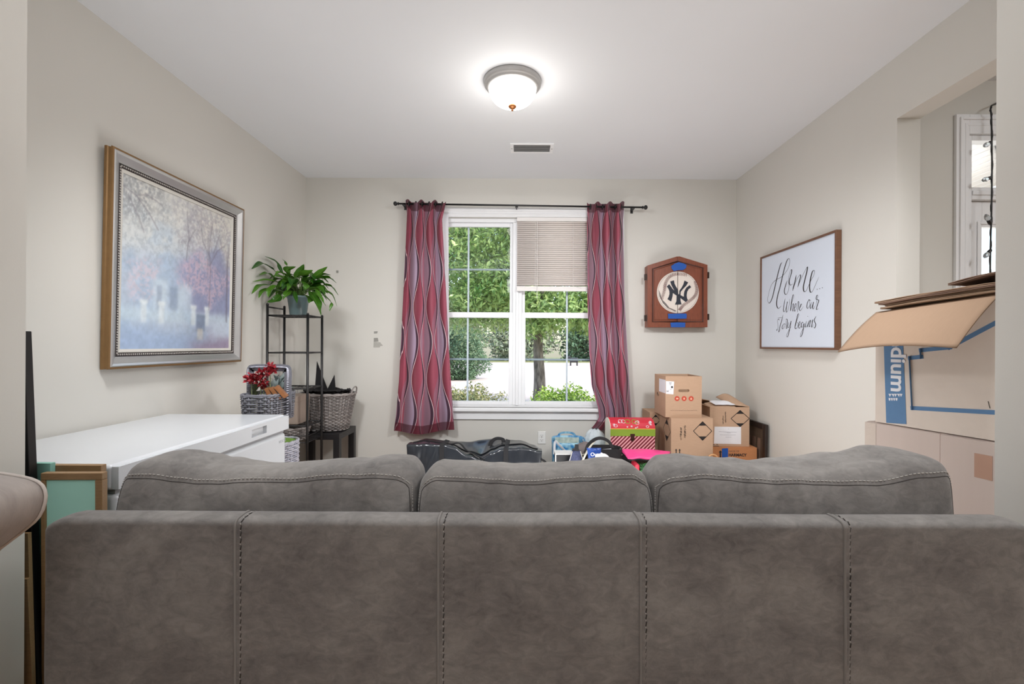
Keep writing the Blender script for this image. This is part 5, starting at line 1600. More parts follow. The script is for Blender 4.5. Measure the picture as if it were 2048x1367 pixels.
for i, (x, z, y, rz) in enumerate(((-1.405, 0.68, 1.352, 0.0), (-1.39, 0.55, 1.338, 0.02))):
    t = thing('thin_frame', ['brown frame edge leaning against the tall black board, taller one', 'brown frame edge leaning against the tall black board, shorter one'][i], 'picture frame', (x - 0.2, y, 0), rot=(0, radians(-2.0 - i), rz))
    for q in ((-0.2, 0.2, 0, 0.03), (-0.2, 0.2, z - 0.03, z), (-0.2, -0.17, 0.03, z - 0.03), (0.17, 0.2, 0.03, z - 0.03)):
        b = MB(); b.box(q[0], q[1], -0.005, 0.005, q[2], q[3]); b.obj('frame_bar', M['oldwood'], t)
    b = MB(); b.box(-0.17, 0.17, -0.003, 0.003, 0.03, z - 0.03); b.obj('backing_board', M['carton_dark'], t)

# ------------------------------------------------------------------ black storage bag
M['pvc'] = pm('black_vinyl', (40, 44, 50), 0.2, var=0.12, scale=12, bmp=0.35, bscale=9, spec=0.7)
M['webbing'] = pm('black_webbing', (20, 19, 22), 0.7, bmp=0.3, bscale=400)
bag = thing('storage_bag', 'long black zipped storage bag slumped under the window', 'bag', (-0.40, 3.74, 0))
bx = Vector(bag.location)
BD0, BD1 = 3.56, 3.93
ftop = smooth_fn([(813, 889), (850, 888), (885, 888), (905, 893), (935, 910), (960, 917), (985, 905), (1005, 897), (1030, 896), (1050, 896), (1083, 902)])
btop = smooth_fn([(813, 884), (843, 876), (880, 880), (905, 882), (930, 881), (960, 877), (985, 876), (1010, 878), (1040, 879), (1070, 890), (1083, 897)])
mid_dip = smooth_fn([(813, 0.0), (900, 0.012), (930, 0.03), (970, 0.03), (1000, 0.012), (1083, 0.0)])
def bagf(u, v):
    px = 813 + 271 * u
    zf, zk = P(px, ftop(px), BD0).z, P(px, btop(px), BD1).z
    e = 0.012
    xf, xk = P(px, 900, BD0).x, P(px, 900, (BD0 * 2 + BD1) / 3).x
    n1 = noise.noise(Vector((u * 9, v * 6, 3.3))) ; n2 = noise.noise(Vector((u * 24, v * 9, 8.1)))
    if v < 0.42:
        k = v / 0.42
        x, y, z = xf, BD0 - 0.025 * sin(k * pi) * max(0.0, sin(pi * u)) ** 0.4, 0.02 + (zf - 0.02) * k
        x += 0.03 * (1 - k) * (1 if u < 0.5 else -1) * abs(2 * u - 1) ** 4
    elif v < 0.74:
        k = (v - 0.42) / 0.32
        x = xf + (xk - xf) * k; y = BD0 + (BD1 - BD0) * k
        z = zf + (zk - zf) * k - mid_dip(px) * sin(k * pi) + 0.012 * sin(k * pi)
    else:
        k = (v - 0.74) / 0.26
        x, y, z = xk, BD1 + 0.01, zk + (0.02 - zk) * k
    d = 0.010 * n1 + 0.005 * n2
    fade = min(1, u / 0.04, (1 - u) / 0.04)
    return (x - bx.x, y - bx.y - d * fade * (1 if v < 0.42 else 0.2), max(0.012, z - bx.z + d * 0.8 * fade))
b = MB(); b.grid(bagf, 110, 70)
W = 111
for e in (0, 110):
    b.f.append(tuple(j * W + e for j in range(71))); b.m.append(0)
body = b.obj('bag_body', M['pvc'], bag, smooth=True)
def on_bag(px, v, off=0.004):
    u = (px - 813) / 271
    p, q, r_ = Vector(bagf(u, v)), Vector(bagf(u + 0.01, v)), Vector(bagf(u, v + 0.01))
    n = (q - p).cross(r_ - p).normalized()
    if n.dot(Vector((0, -1, 0.8))) < 0: n = -n
    return p + n * off
for px in (884, 1012):
    b = MB(); b.tube([on_bag(px + (2 if v > 0.42 else 0), v) for v in np.linspace(0.05, 0.72, 30)], 0.0, 4, flat=(0.036, 0.003)); b.obj('strap', M['webbing'], bag)
b = MB(); b.tube([on_bag(px, v, 0.003) for px, v in zip(np.linspace(822, 1076, 60), [0.52 + 0.02 * sin(i * 0.3) for i in range(60)])], 0.0, 4, flat=(0.016, 0.004)); b.obj('zipper', M['webbing'], bag)
hp = [on_bag(900, 0.50), on_bag(912, 0.52, 0.03), on_bag(930, 0.50, 0.02), on_bag(950, 0.46, 0.012), on_bag(968, 0.40, 0.01)]
b = MB(); b.tube(smooth_path(hp, 6), 0.0, 4, flat=(0.034, 0.004)); b.obj('carry_handle', M['webbing'], bag)
hp = [on_bag(978, 0.60, 0.004), on_bag(982, 0.63, 0.022), on_bag(992, 0.65, 0.03), on_bag(1002, 0.65, 0.022), on_bag(1006, 0.62, 0.004)]
b = MB(); b.tube(smooth_path(hp, 6), 0.0, 4, flat=(0.034, 0.004)); b.obj('carry_handle', M['webbing'], bag)
b = MB(); b.tube([on_bag(956, 0.44, 0.006), on_bag(968, 0.38, 0.006), on_bag(974, 0.33, 0.006)], 0.0035, 6); b.obj('zip_pull', M['nickel'], bag)
b = MB(); b.tube(smooth_path([on_bag(1083, 0.36, 0.0), on_bag(1083, 0.33, 0.0) + Vector((0.04, 0, 0.0)), on_bag(1083, 0.27, 0.0) + Vector((0.035, 0, 0)), on_bag(1083, 0.22)], 5), 0.008, 6); b.obj('end_handle', M['webbing'], bag)
# ------------------------------------------------------------------ cartons stacked in the right back corner
def carton(name, label, x0, x1, y0, y1, z0, z1, m, open_top=False, group=None, rotz=0.0):
    t = thing(name, label, 'box', ((x0 + x1) / 2, (y0 + y1) / 2, z0), rotz, group)
    w_, d_, h_ = (x1 - x0) / 2, (y1 - y0) / 2, z1 - z0
    if open_top:
        b = MB(); k = 0.005
        b.box(-w_, w_, d_ - k, d_, 0, h_); b.box(-w_, -w_ + k, -d_ + k, d_ - k, 0, h_); b.box(w_ - k, w_, -d_ + k, d_ - k, 0, h_)
        b.box(-w_ + k, w_ - k, -d_ + k, d_ - k, 0, k)
        b.obj('body', m, t)
    else:
        b = MB(); b.box(-w_, w_, -d_, d_, 0, h_ - 0.004); b.obj('body', m, t, bev=0.003)
        for q in ((-d_, -0.0015), (0.0015, d_)):
            b = MB(); b.box(-w_, w_, q[0], q[1], h_ - 0.004, h_); b.obj('flap', m, t)
    return t
def face_pt(t, px, py, D):
    q = P(px, py, D) - Vector(t.location)
    return (q.x, q.z)
def decal(t, name, pts_px, D, m, off=0.0012, label=None):
    """A flat print on the front face: pixel outline placed on the plane Y = D."""
    b = MB(); y = D - t.location.y
    b.prism([face_pt(t, *p, D) for p in pts_px], 1, y - off, y - 0.0001)
    o = b.obj(name, m, t)
    if label: o['label'] = label
    return o
def zz5(cx, cy):   # zoom of 270 x 200 px at (1290, 730)
    return (1290 + cx * 270 / 1845, 730 + cy * 200 / 1367)
def diamond(t, cx, cy, hw, hh, D, name='printed_diamond'):
    """Diamond hazard outline with black top and bottom corners (zoom pixels)."""
    b = MB(); y = D - t.location.y
    F_ = lambda a, c: face_pt(t, *zz5(a, c), D)
    k = 0.42
    b.prism([F_(cx, cy - hh), F_(cx + hw * k, cy - hh * (1 - k)), F_(cx - hw * k, cy - hh * (1 - k))], 1, y - 0.0012, y - 0.0001)
    b.prism([F_(cx, cy + hh), F_(cx - hw * k, cy + hh * (1 - k)), F_(cx + hw * k, cy + hh * (1 - k))], 1, y - 0.0012, y - 0.0001)
    cor = [F_(cx, cy - hh), F_(cx + hw, cy), F_(cx, cy + hh), F_(cx - hw, cy)]
    for i in range(4):
        a, c = cor[i], cor[(i + 1) % 4]
        b.tube([(a[0], y - 0.0006, a[1]), (c[0], y - 0.0006, c[1])], 0.0, 4, flat=(0.0012, 0.0045))
    return b.obj(name, M['ink'], t)
def text_on(t, name, body, px, py, D, size, m, rot=0.0, bold=0.0):
    v, f = text_mesh(body, size, 0.0004, bold)
    x, z = face_pt(t, px, py, D); y = D - t.location.y
    mtx = Matrix.Translation((x, y - 0.0008, z)) @ Matrix.Rotation(pi / 2, 4, 'X') @ Matrix.Rotation(rot, 4, 'Z')
    b = MB(); b.add(v, f, 0, mtx)
    return b.obj(name, m, t)
def scribble(t, name, lines, D, m, r=0.0009):
    b = MB(); y = D - t.location.y
    for ln_ in lines:
        pp = smooth_path([(*face_pt(t, *zz5(*p), D), 0) for p in ln_], 4)
        b.tube([(p.x, y - 0.0008, p.y) for p in pp], r, 4)
    return b.obj(name, m, t)
def marker(cx, cy, ln_, seed, w_=38):
    """An unreadable handwritten word running down the box."""
    rr = random.Random(seed); out = []; y = cy
    while y < cy + ln_:
        h = rr.uniform(10, 26)
        out.append([(cx - rr.uniform(4, w_ * .5), y), (cx + rr.uniform(4, w_ * .5), y + h * 0.3), (cx - rr.uniform(0, w_ * .4), y + h * 0.7), (cx + rr.uniform(0, w_ * .4), y + h)])
        y += h * 1.05
    return out
def arrows(t, cx, cy, hh, D, gap=48):
    b = MB(); y = D - t.location.y
    F_ = lambda a, c: face_pt(t, *zz5(a, c), D)
    for k in (0, 1):
        x = cx + gap * k
        b.prism([F_(x, cy), F_(x + 16, cy + 26), F_(x + 6, cy + 22), F_(x + 6, cy + hh), F_(x - 6, cy + hh), F_(x - 6, cy + 22), F_(x - 16, cy + 26)], 1, y - 0.0012, y - 0.0001)
    return b.obj('printed_arrows', M['ink'], t)

G = 'cardboard boxes in the right back corner'
FA = 3.60
bxA = carton('cardboard_box', 'closed cardboard box with a black diamond print, directly under the open-topped box', 1.157, 1.483, FA, FA + 0.31, 0.345, 0.678, M['carton'], group=G)
diamond(bxA, 787, 898, 126, 128, FA)
scribble(bxA, 'marker_writing', marker(490, 850, 160, 3) + marker(545, 820, 160, 4), FA, M['ink'])
arrows(bxA, 425, 1140, 75, FA)
# left side prints of the box
b = MB()
x = -0.163 - 0.0006
for (yc, zc, s_) in ((-0.05, 0.29, 1), (-0.05, 0.155, -1)):
    b.prism([(yc, zc + 0.022 * s_), (yc + 0.045, zc - 0.022 * s_), (yc - 0.045, zc - 0.022 * s_)], 0, x, x + 0.0005)
for q in (((-0.095, 0.268), (-0.14, 0.2225)), ((-0.14, 0.2225), (-0.095, 0.177)), ((-0.005, 0.268), (0.04, 0.2225)), ((0.04, 0.2225), (-0.005, 0.177))):
    b.tube([(x + 0.0002, *q[0]), (x + 0.0002, *q[1])], 0.0, 4, flat=(0.001, 0.004))
b.obj('printed_diamond', M['ink'], bxA)
bxA2 = carton('cardboard_box', 'cardboard box at the bottom of the stack, under the one with the diamond print', 1.16, 1.48, FA + 0.005, FA + 0.31, 0.0, 0.344, M['carton'], group=G)
arr = bxA2
FB = 3.64
bxB = carton('cardboard_box', 'open-topped cardboard box with a hand hole and three red dots, topmost of the stack', 1.126, 1.409, FB, FB + 0.30, 0.6785, 1.0, M['carton'], True, G)
# front panel with a real hand hole
w_, h_ = (1.409 - 1.126) / 2, 1.0 - 0.6785
F_ = lambda a, c: face_pt(bxB, *zz5(a, c), FB)
hx0, hz1 = F_(455, 328); hx1, hz0 = F_(608, 366)
b = MB(); y0, y1 = -0.15, -0.145
b.box(-w_, w_, y0, y1, 0, hz0); b.box(-w_, w_, y0, y1, hz1, h_)
rr_ = (hz1 - hz0) / 2; zc = (hz0 + hz1) / 2
lp = [(-w_, hz0)] + [(hx0 + rr_ - rr_ * sin(a), zc - rr_ * cos(a)) for a in np.linspace(0, pi, 9)] + [(-w_, hz1)]
b.prism(lp, 1, y0, y1)
rp = [(w_, hz1)] + [(hx1 - rr_ + rr_ * sin(a), zc + rr_ * cos(a)) for a in np.linspace(0, pi, 9)] + [(w_, hz0)]
b.prism(rp, 1, y0, y1)
o = b.obj('front_panel', M['carton'], bxB); o['label'] = 'front panel with hand hole'
M['reddot'] = pm('red_print', (196, 74, 54), 0.7); M['palepink'] = pm('pale_print', (232, 178, 150), 0.7)
for k, (cx, cy) in enumerate(((438, 455), (534, 455), (630, 455))):
    x, z = F_(cx, cy); r_ = 0.0195
    b = MB(); b.prism([(x + r_ * cos(2 * pi * i / 24), z + r_ * sin(2 * pi * i / 24)) for i in range(24)], 1, -0.1508, -0.1501); d_ = b.obj('printed_dot', M['reddot'], bxB)
    b = MB(); s_ = 0.010
    pt4 = ([(x - s_, z), (x, z + s_), (x, z + s_ * .5), (x + s_, z + s_ * .5), (x + s_, z - s_ * .5), (x, z - s_ * .5), (x, z - s_)], [(x, z + s_), (x + s_ * .8, z), (x + s_ * .4, z - s_ * .8), (x - s_ * .4, z - s_ * .8), (x - s_ * .8, z)], [(x - s_ * .9, z - s_ * .3), (x, z + s_), (x + s_ * .9, z - s_ * .3), (x + s_ * .4, z - s_), (x - s_ * .4, z - s_)])[k]
    b.prism(pt4, 1, -0.1512, -0.1509); b.obj('symbol', M['palepink'], d_)
scribble(bxB, 'printed_line', [[(350 + i * 13, 612 + (i * 7) % 9), (354 + i * 13, 622 - (i * 5) % 11), (359 + i * 13, 616)] for i in range(28)], FB, M['carton_dark'], 0.0009)
decal(bxB, 'shipping_label', [zz5(286, 215), zz5(398, 222), zz5(388, 398), zz5(286, 390)], FB, M['paper'], 0.0016, 'white label')
scribble(bxB, 'label_print', [[(330, 235), (345, 240), (362, 236)], [(330, 250), (350, 255), (360, 250)], [(340, 265), (352, 268)], [(292, 345), (310, 352), (326, 346)], [(346, 325), (358, 330)], [(292, 358), (322, 360)]], FB - 0.0012, M['ink'], 0.0013)
b = MB(); xs_, zs_ = F_(368, 298); b.prism([(xs_ + 0.008 * cos(a), zs_ + 0.008 * sin(a)) for a in np.linspace(0, 2 * pi, 13)[:-1]], 1, -0.1522, -0.1516); b.obj('label_mark', M['ink'], bxB)
# label wraps onto the left side; faint prints there
b = MB(); b.box(-w_ - 0.0012, -w_ - 0.0002, -0.149, 0.02, h_ - 0.135, h_ - 0.03); b.obj('shipping_label', M['paper'], bxB)
b = MB()
for (y_, z_, s_) in ((0.06, 0.16, 0.03), (0.075, 0.165, 0.02), (0.03, 0.155, 0.018)):
    b.box(-w_ - 0.001, -w_ - 0.0002, y_ - 0.004, y_ + 0.004, z_ - s_ / 2, z_ + s_ / 2)
b.obj('printed_mark', M['ink'], bxB)
FC = 3.95
bxC = carton('cardboard_box', 'cardboard box at the back left of the stack, mostly hidden by the open-topped box', 1.088, 1.40, FC, FC + 0.25, 0.32, 0.672, M['carton'], group=G)
diamond(bxC, 145, 750, 60, 72, FC)
bxC2 = carton('cardboard_box', 'cardboard box under the back left box of the stack', 1.088, 1.40, FC + 0.005, FC + 0.25, 0.0, 0.319, M['carton'], group=G)
FD = 3.76
bxD = carton('cardboard_box', 'cardboard box with a white paper label and loosely folded top flaps', 1.522, 1.842, FD, FD + 0.30, 0.4265, 0.745, M['carton'], True, G)
b = MB(); b.box(-0.16, 0.16, -0.15, -0.145, 0, 0.3185); b.obj('front_panel', M['carton'], bxD)
diamond(bxD, 1300, 728, 125, 112, FD)
scribble(bxD, 'marker_writing', marker(1065, 690, 110, 7, 24) + marker(1100, 635, 130, 8, 22), FD, M['ink'])
decal(bxD, 'paper_label', [zz5(950, 838), zz5(1312, 842), zz5(1312, 1078), zz5(942, 1070)], FD, M['paper'], 0.0014, 'white paper label')
scribble(bxD, 'label_print', [[(1010, 905), (1100, 910), (1250, 912)], [(1120, 922), (1170, 924)], [(1025, 948), (1130, 952), (1240, 950)], [(1100, 980), (1180, 982)], [(1138, 866), (1146, 874)]], FD - 0.0012, pm('grey_print', (150, 150, 160), 0.7), 0.0009)
scribble(bxD, 'printed_mark', [[(930, 1080), (940, 1086), (948, 1080)], [(975, 1075), (985, 1085), (995, 1078)], [(930, 1102), (1010, 1104)]], FD, M['ink'], 0.002)
# folded, buckled flaps
def sheet(name, corners, m, parent, bend=0.0, seed=0, t=0.004, n=14, label=None):
    b = MB(); c = [Vector(q) for q in corners]
    nn = (c[1] - c[0]).cross(c[3] - c[0]).normalized()
    def f(u, v):
        p = c[0] * (1 - u) * (1 - v) + c[1] * u * (1 - v) + c[2] * u * v + c[3] * (1 - u) * v
        return p + nn * (bend * sin(pi * u) * sin(pi * v * 0.5) + 0.004 * noise.noise(Vector((u * 3, v * 3, seed))))
    b.grid(f, n, n)
    o = b.obj(name, m, parent, smooth=True, solid=t)
    if label: o['label'] = label
    return o
z1 = 0.3185
sheet('flap', [(-0.16, -0.148, z1), (0.05, -0.148, z1), (0.05, -0.01, z1 + 0.02), (-0.16, -0.01, z1 + 0.012)], M['carton'], bxD, 0.01, 1)
sheet('flap', [(0.02, -0.12, z1 + 0.014), (0.165, -0.14, z1 + 0.002), (0.175, 0.12, z1 + 0.02), (0.0, 0.12, z1 + 0.05)], M['carton'], bxD, 0.045, 2)
sheet('flap', [(-0.16, 0.148, z1), (0.16, 0.148, z1), (0.16, 0.02, z1 + 0.03), (-0.16, 0.02, z1 + 0.045)], M['carton'], bxD, 0.02, 3)
sheet('flap', [(-0.158, 0.14, z1), (-0.158, -0.14, z1), (-0.215, -0.12, z1 + 0.022), (-0.215, 0.13, z1 + 0.03)], M['carton'], bxD, 0.01, 4)
t = thing('paper_sheet', 'sheet of white paper lying on the folded flaps of the labelled box', 'paper', (1.64, 3.70, 0))
t.location = (1.64, FD + 0.06, 0.4265 + z1 + 0.024)
sheet('page', [(-0.07, -0.05, -0.008), (0.09, -0.055, -0.006), (0.07, 0.03, 0.012), (-0.09, 0.03, 0.012)], M['paper'], t, 0.008, 5, 0.001)
FE = 3.72
bxE = carton('cardboard_box', 'orange brown cardboard box with blue tape and black lettering under the labelled box', 1.53, 1.885, FE, FE + 0.36, 0.06, 0.4255, M['carton_orange'], group=G)
zz6 = lambda cx, cy: (1400 + cx * 140 / 2048, 870 + cy * 60 / 878)
decal(bxE, 'tape_strip', [zz6(640, 385), zz6(820, 375), zz6(815, 760), zz6(635, 760)], FE, M['bluetape'], 0.0018, 'blue tape')
text_on(bxE, 'lettering', 'HARMACY', *zz6(835, 610), FE, 0.030, M['ink'], 0.0, 0.0012)
text_on(bxE, 'lettering', 'MADE OF', *zz6(835, 490), FE, 0.020, M['carton_dark'])
b = MB(); q = lambda a, c: face_pt(bxE, *zz6(a, c), FE); y = FE - bxE.location.y
b.prism([q(595, 440), q(650, 500), q(618, 500), q(618, 720), q(572, 720), q(572, 500), q(545, 500)], 1, y - 0.0012, y - 0.0001); b.obj('printed_arrow', M['ink'], bxE)
b = MB(); b.box(1.54, 1.88, FE + 0.01, FE + 0.35, 0.0, 0.058)
t = thing('flat_carton', 'flat cardboard tray under the orange brown box', 'box', (1.70, FE + 0.18, 0)); b = MB(); b.box(-0.165, 0.165, -0.17, 0.17, 0, 0.059); b.obj('body', M['carton_dark'], t, bev=0.003)
# tan ring handle of a bag in front of the boxes
hc = P(1426, 916, 3.46)
t = thing('ring_handle_bag', 'tan bag whose round wooden handle stands up before the orange brown box', 'bag', (hc.x, 3.46, 0))
M['tan'] = pm('tan_handle', (206, 154, 104), 0.5, var=0.08)
b = MB(); b.tube([(0.036 * cos(a), 0, hc.z - 0.008 + 0.036 * sin(a)) for a in np.linspace(0, 2 * pi, 25)[:-1]], 0.006, 8, close=True); b.obj('handle', M['tan'], t, smooth=True)
b = MB(); b.grid(lambda u, v: (0.16 * cos(2 * pi * u) * (1 - 0.25 * v) * (1 if v < 0.97 else 0.9), 0.075 * sin(2 * pi * u) * (1 - 0.45 * v), (hc.z - 0.04) * v + 0.002), 28, 10, closed_u=True); b.obj('bag_body', pm('tan_canvas', (190, 160, 124), 0.85), t, smooth=True, solid=0.004)
# dark framed picture leaning against the right wall
y0_, y1_ = 3.63, 4.10
t = thing('leaning_frame', 'dark brown picture frame leaning on the right wall beside the boxes', 'picture frame', (1.893, (y0_ + y1_) / 2, 0.0), rot=(0, radians(1.2), 0))
M['espresso'] = pm('espresso_frame', (40, 30, 27), 0.4, var=0.15)
hw_ = (y1_ - y0_) / 2; hz = 0.625
for q in ((-hw_, -hw_ + 0.045, 0, hz), (hw_ - 0.045, hw_, 0, hz), (-hw_ + 0.045, hw_ - 0.045, 0, 0.045), (-hw_ + 0.045, hw_ - 0.045, hz - 0.045, hz)):
    b = MB(); b.box(0.0, 0.022, *q); b.obj('frame_bar', M['espresso'], t, bev=0.004)
b = MB(); b.box(0.008, 0.016, -hw_ + 0.045, hw_ - 0.045, 0.045, hz - 0.045); b.obj('picture', wood('dim_picture', (70, 56, 46), (104, 88, 74), (1, 1, 5), 0.3), t)
b = MB()
for k in range(4): b.box(0.0074, 0.008, -hw_ + 0.09 + k * 0.08, -hw_ + 0.135 + k * 0.08, 0.12, 0.5)
b.obj('picture_shapes', M['carton_dark'], t)

# ------------------------------------------------------------------ bags, gift chest and bits under the right curtain
def hull_stand(name, label, x, y, h, w_, d_):
    t = thing(name, label, 'box', (x, y, 0)); b = MB(); b.box(-w_, w_, -d_, d_, 0, h); b.obj('body', M['carton'], t, bev=0.003); return t
# striped gift chest
cD = 3.66
cb = P(1263, 905, cD)
gx0, gx1 = P(1221, 900, cD).x, P(1310, 900, cD).x
gz0 = 0.40
gc_ = thing('gift_chest', 'red and green treasure-chest gift box with candy stripes and a clasp', 'gift box', ((gx0 + gx1) / 2, cD + 0.115, gz0), rotz=0.0)
gw_ = (gx1 - gx0) / 2
zl = P(1265, 872, cD).z - gz0; zg = P(1265, 857, cD).z - gz0
def stripes(name, c1, c2):
    m, nt, bs = mat(name)
    (x, y, z), _ = coords(nt)
    s = ((x + y - z) / 0.030).frac().gt(0.52)
    nt.links.new(mix(nt, s, lin(c1), lin(c2)), bs.inputs['Base Color']); bs.inputs['Roughness'].default_value = 0.45
    return m
M['stripes'] = stripes('candy_stripes', (122, 22, 44), (240, 176, 180))
b = MB(); b.box(-gw_, gw_, -0.115, 0.115, 0, zl); b.obj('chest_body', M['stripes'], gc_, bev=0.002)
M['lime'] = pm('lime_print', (142, 168, 58), 0.45, var=0.05)
b = MB(); b.box(-gw_ - 0.002, gw_ + 0.002, -0.117, 0.117, zl + 0.001, zg); lidg = b.obj('lid_band', M['lime'], gc_, bev=0.002)
lidp = [(-0.117, zg), (-0.113, zg + 0.018), (-0.095, zg + 0.042), (-0.06, zg + 0.062), (0.0, zg + 0.072), (0.06, zg + 0.062), (0.095, zg + 0.042), (0.113, zg + 0.018), (0.117, zg)]
M['xmasred'] = pm('festive_red', (206, 44, 62), 0.45, var=0.05)
M['cream'] = pm('cream_paper', (238, 232, 214), 0.6, var=0.03)
b = MB(); b.prism(lidp, 0, -gw_, gw_); b.obj('domed_lid', M['xmasred'], gc_)
b = MB(); b.prism(lidp, 0, -gw_ - 0.003, -gw_ - 0.0002); b.obj('lid_end', M['cream'], gc_)
b = MB(); b.box(-gw_ - 0.0025, -gw_ - 0.0002, -0.115, 0.115, 0, zg); o = b.obj('side_paper', M['cream'], gc_); o['label'] = 'cream side panel'
b = MB(); b.box(-gw_, gw_, -0.119, -0.117, zg - 0.004, zg + 0.002); b.obj('gold_line', pm('gold_line', (230, 196, 90), 0.4), gc_)
def on_lid(k, z):   # point on the sloping front of the lid
    y = float(np.interp(z, [0, 0.018, 0.042, 0.062, 0.072], [-0.117, -0.113, -0.095, -0.06, 0.0]))
    return (k, y - 0.0012, zg + z + 0.0008)
b = MB(); rr = random.Random(5)
for k in range(16):
    x, z = rr.uniform(-gw_ + 0.02, gw_ - 0.02), rr.uniform(0.006, 0.055)
    r_ = rr.uniform(0.006, 0.012)
    if k % 3 == 0:
        b.tube([on_lid(x + r_ * 1.5 * cos(a), min(0.07, max(0, z + r_ * sin(a)))) for a in np.linspace(0, 2 * pi, 11)[:-1]], 0.0018, 4, close=True)
    else:
        for a in (0, pi / 3, 2 * pi / 3):
            b.tube([on_lid(x + r_ * cos(a), max(0, z + r_ * sin(a) * 0.8)), on_lid(x - r_ * cos(a), max(0, z - r_ * sin(a) * 0.8))], 0.0016, 4)
o = b.obj('lid_print', M['paper'], gc_); o['label'] = 'white festive shapes printed on the lid'
b = MB()
for x in (-0.035, 0.02): b.tube([on_lid(x + 0.02 * cos(a), 0.05 + 0.012 * sin(a)) for a in np.linspace(0, 2 * pi, 11)[:-1]], 0.003, 5, close=True)
b.obj('lid_print', M['lime'], gc_)
M['brass'] = pm('dark_brass', (72, 40, 34), 0.45, metal=0.4)
b = MB(); xk = P(1265, 870, cD).x - gc_.location.x
b.box(xk - 0.018, xk + 0.018, -0.121, -0.117, zl + 0.004, zl + 0.02); b.prism([(xk - 0.014, zl + 0.006), (xk + 0.014, zl + 0.006), (xk + 0.016, zl - 0.03), (xk, zl - 0.042), (xk - 0.016, zl - 0.03)], 1, -0.121, -0.1165)
b.ball((xk, -0.121, zl - 0.015), 0.007, 4); b.obj('clasp', M['brass'], gc_, bev=0.0015)
t = thing('plastic_crate', 'black plastic crate under the striped gift chest', 'crate', (gc_.location.x, gc_.location.y + 0.01, 0))
M['blackplastic'] = pm('black_plastic', (24, 24, 28), 0.4, var=0.1)
b = MB(); b.prism([(-0.14, 0), (0.14, 0), (0.165, 0.398), (-0.165, 0.398)], 1, -0.11, 0.11); b.obj('body', M['blackplastic'], t, bev=0.004)
b = MB(); b.box(-0.172, 0.172, -0.118, 0.118, 0.37, 0.3985); b.obj('rim', M['blackplastic'], t, bev=0.003)

# pink pouch, red thing, green mat in front of the chest
M['pink'] = pm('pink_satin', (246, 74, 146), 0.4, var=0.08, scale=8, bmp=0.2, bscale=12)
pD = 3.36
t = thing('pink_pouch', 'bright pink satin pouch lying before the striped gift chest', 'pouch', (*P(1290, 915, pD).xy, P(1290, 917, pD).z))
o_ = Vector(t.location)
c4 = [P(1256, 917, 3.28), P(1334, 919, 3.28), P(1341, 903, 3.44), P(1240, 898, 3.46)]
c4 = [q - o_ for q in c4]
b = MB()
def pouch(u, v):
    p = c4[0] * (1 - u) * (1 - v) + c4[1] * u * (1 - v) + c4[2] * u * v + c4[3] * (1 - u) * v
    return p + Vector((0, 0, 0.03 * (sin(pi * min(1, max(0, u)))) ** 0.5 * (sin(pi * v)) ** 0.6 + 0.006 * noise.noise(Vector((u * 5, v * 4, 9)))))
b.grid(lambda u, v: pouch(min(.9999, max(.0001, u)), min(.9999, max(.0001, v))), 30, 16); b.obj('satin_body', M['pink'], t, smooth=True, solid=0.004)
b = MB(); b.tube([pouch(u, 0.001) + Vector((0, -0.004, -0.004)) for u in np.linspace(0.02, 0.98, 14)], 0.004, 6); b.obj('zipper', M['ink'], t)
b = MB(); b.tube(smooth_path([c4[3] + Vector((0.005, 0, 0.004)), c4[3] + Vector((-0.012, -0.02, -0.012)), c4[3] + Vector((0.004, -0.05, -0.03))], 5), 0.004, 6); b.obj('loop', pm('rope_loop', (176, 156, 140), 0.8), t)
t = thing('toy_tub', 'red and white tub holding a green tufted mat under the pink pouch', 'tub', (*P(1296, 950, 3.30).xy, 0))
M['redplastic'] = pm('red_plastic', (214, 52, 74), 0.4)
tz = P(1296, 925, 3.22).z
b = MB(); b.box(-0.115, 0.115, -0.09, 0.10, 0, tz - 0.12); b.obj('body', M['whiteplastic'], t, bev=0.01)
b = MB(); b.box(-0.118, 0.118, -0.092, 0.102, tz - 0.135, tz - 0.125); b.obj('red_band', M['redplastic'], t, bev=0.003)
b = MB(); b.box(-0.11, -0.078, -0.08, 0.05, tz - 0.119, tz - 0.012); b.obj('red_insert', M['redplastic'], t, bev=0.012)
gm_ = MB(); gm_.box(-0.072, 0.11, -0.085, 0.09, tz - 0.119, tz - 0.03)
gm_.obj('mat', pm('mat_base', (34, 70, 40), 0.8), t)
pts = np.stack([rng.uniform(-0.072, 0.11, 1300), rng.uniform(-0.095, -0.02, 1300), rng.uniform(tz - 0.11, tz - 0.018, 1300)], 1)
leaf_cloud('tufts', pts, 0.014, 0.006, leaf_mat('tuft_green', (30, 96, 46), (110, 190, 110), 0.5, 0.1), t)

# blue patterned shopping bag with folders
M['bluebag'] = pm('blue_print_bag', (34, 120, 178), 0.4, col2=(150, 196, 214), scale=26, detail=2)
bD = 3.80
bb0 = P(1137, 900, bD)
t = thing('shopping_bag', 'blue patterned shopping bag with white handles standing on the floor by the outlet', 'bag', (bb0.x, bD + 0.08, 0))
x0_, x1_ = P(1105, 900, bD).x - bb0.x, P(1172, 900, bD).x - bb0.x
zt_ = P(1130, 882, bD).z
b = MB()
def bagw(u, v):
    a = 2 * pi * u
    e = 0.45
    X = (x0_ + x1_) / 2 + (x1_ - x0_) / 2 * math.copysign(abs(cos(a)) ** e, cos(a))
    Y = 0.10 * math.copysign(abs(sin(a)) ** e, sin(a))
    return (X * (0.92 + 0.08 * v), Y + 0.006 * noise.noise(Vector((u * 8, v * 5, 1))), 0.002 + (zt_ + (0.012 * sin(a) if v > .9 else 0)) * v)
b.grid(bagw, 48, 20, closed_u=True); b.obj('bag_body', M['bluebag'], t, smooth=True, solid=0.003)
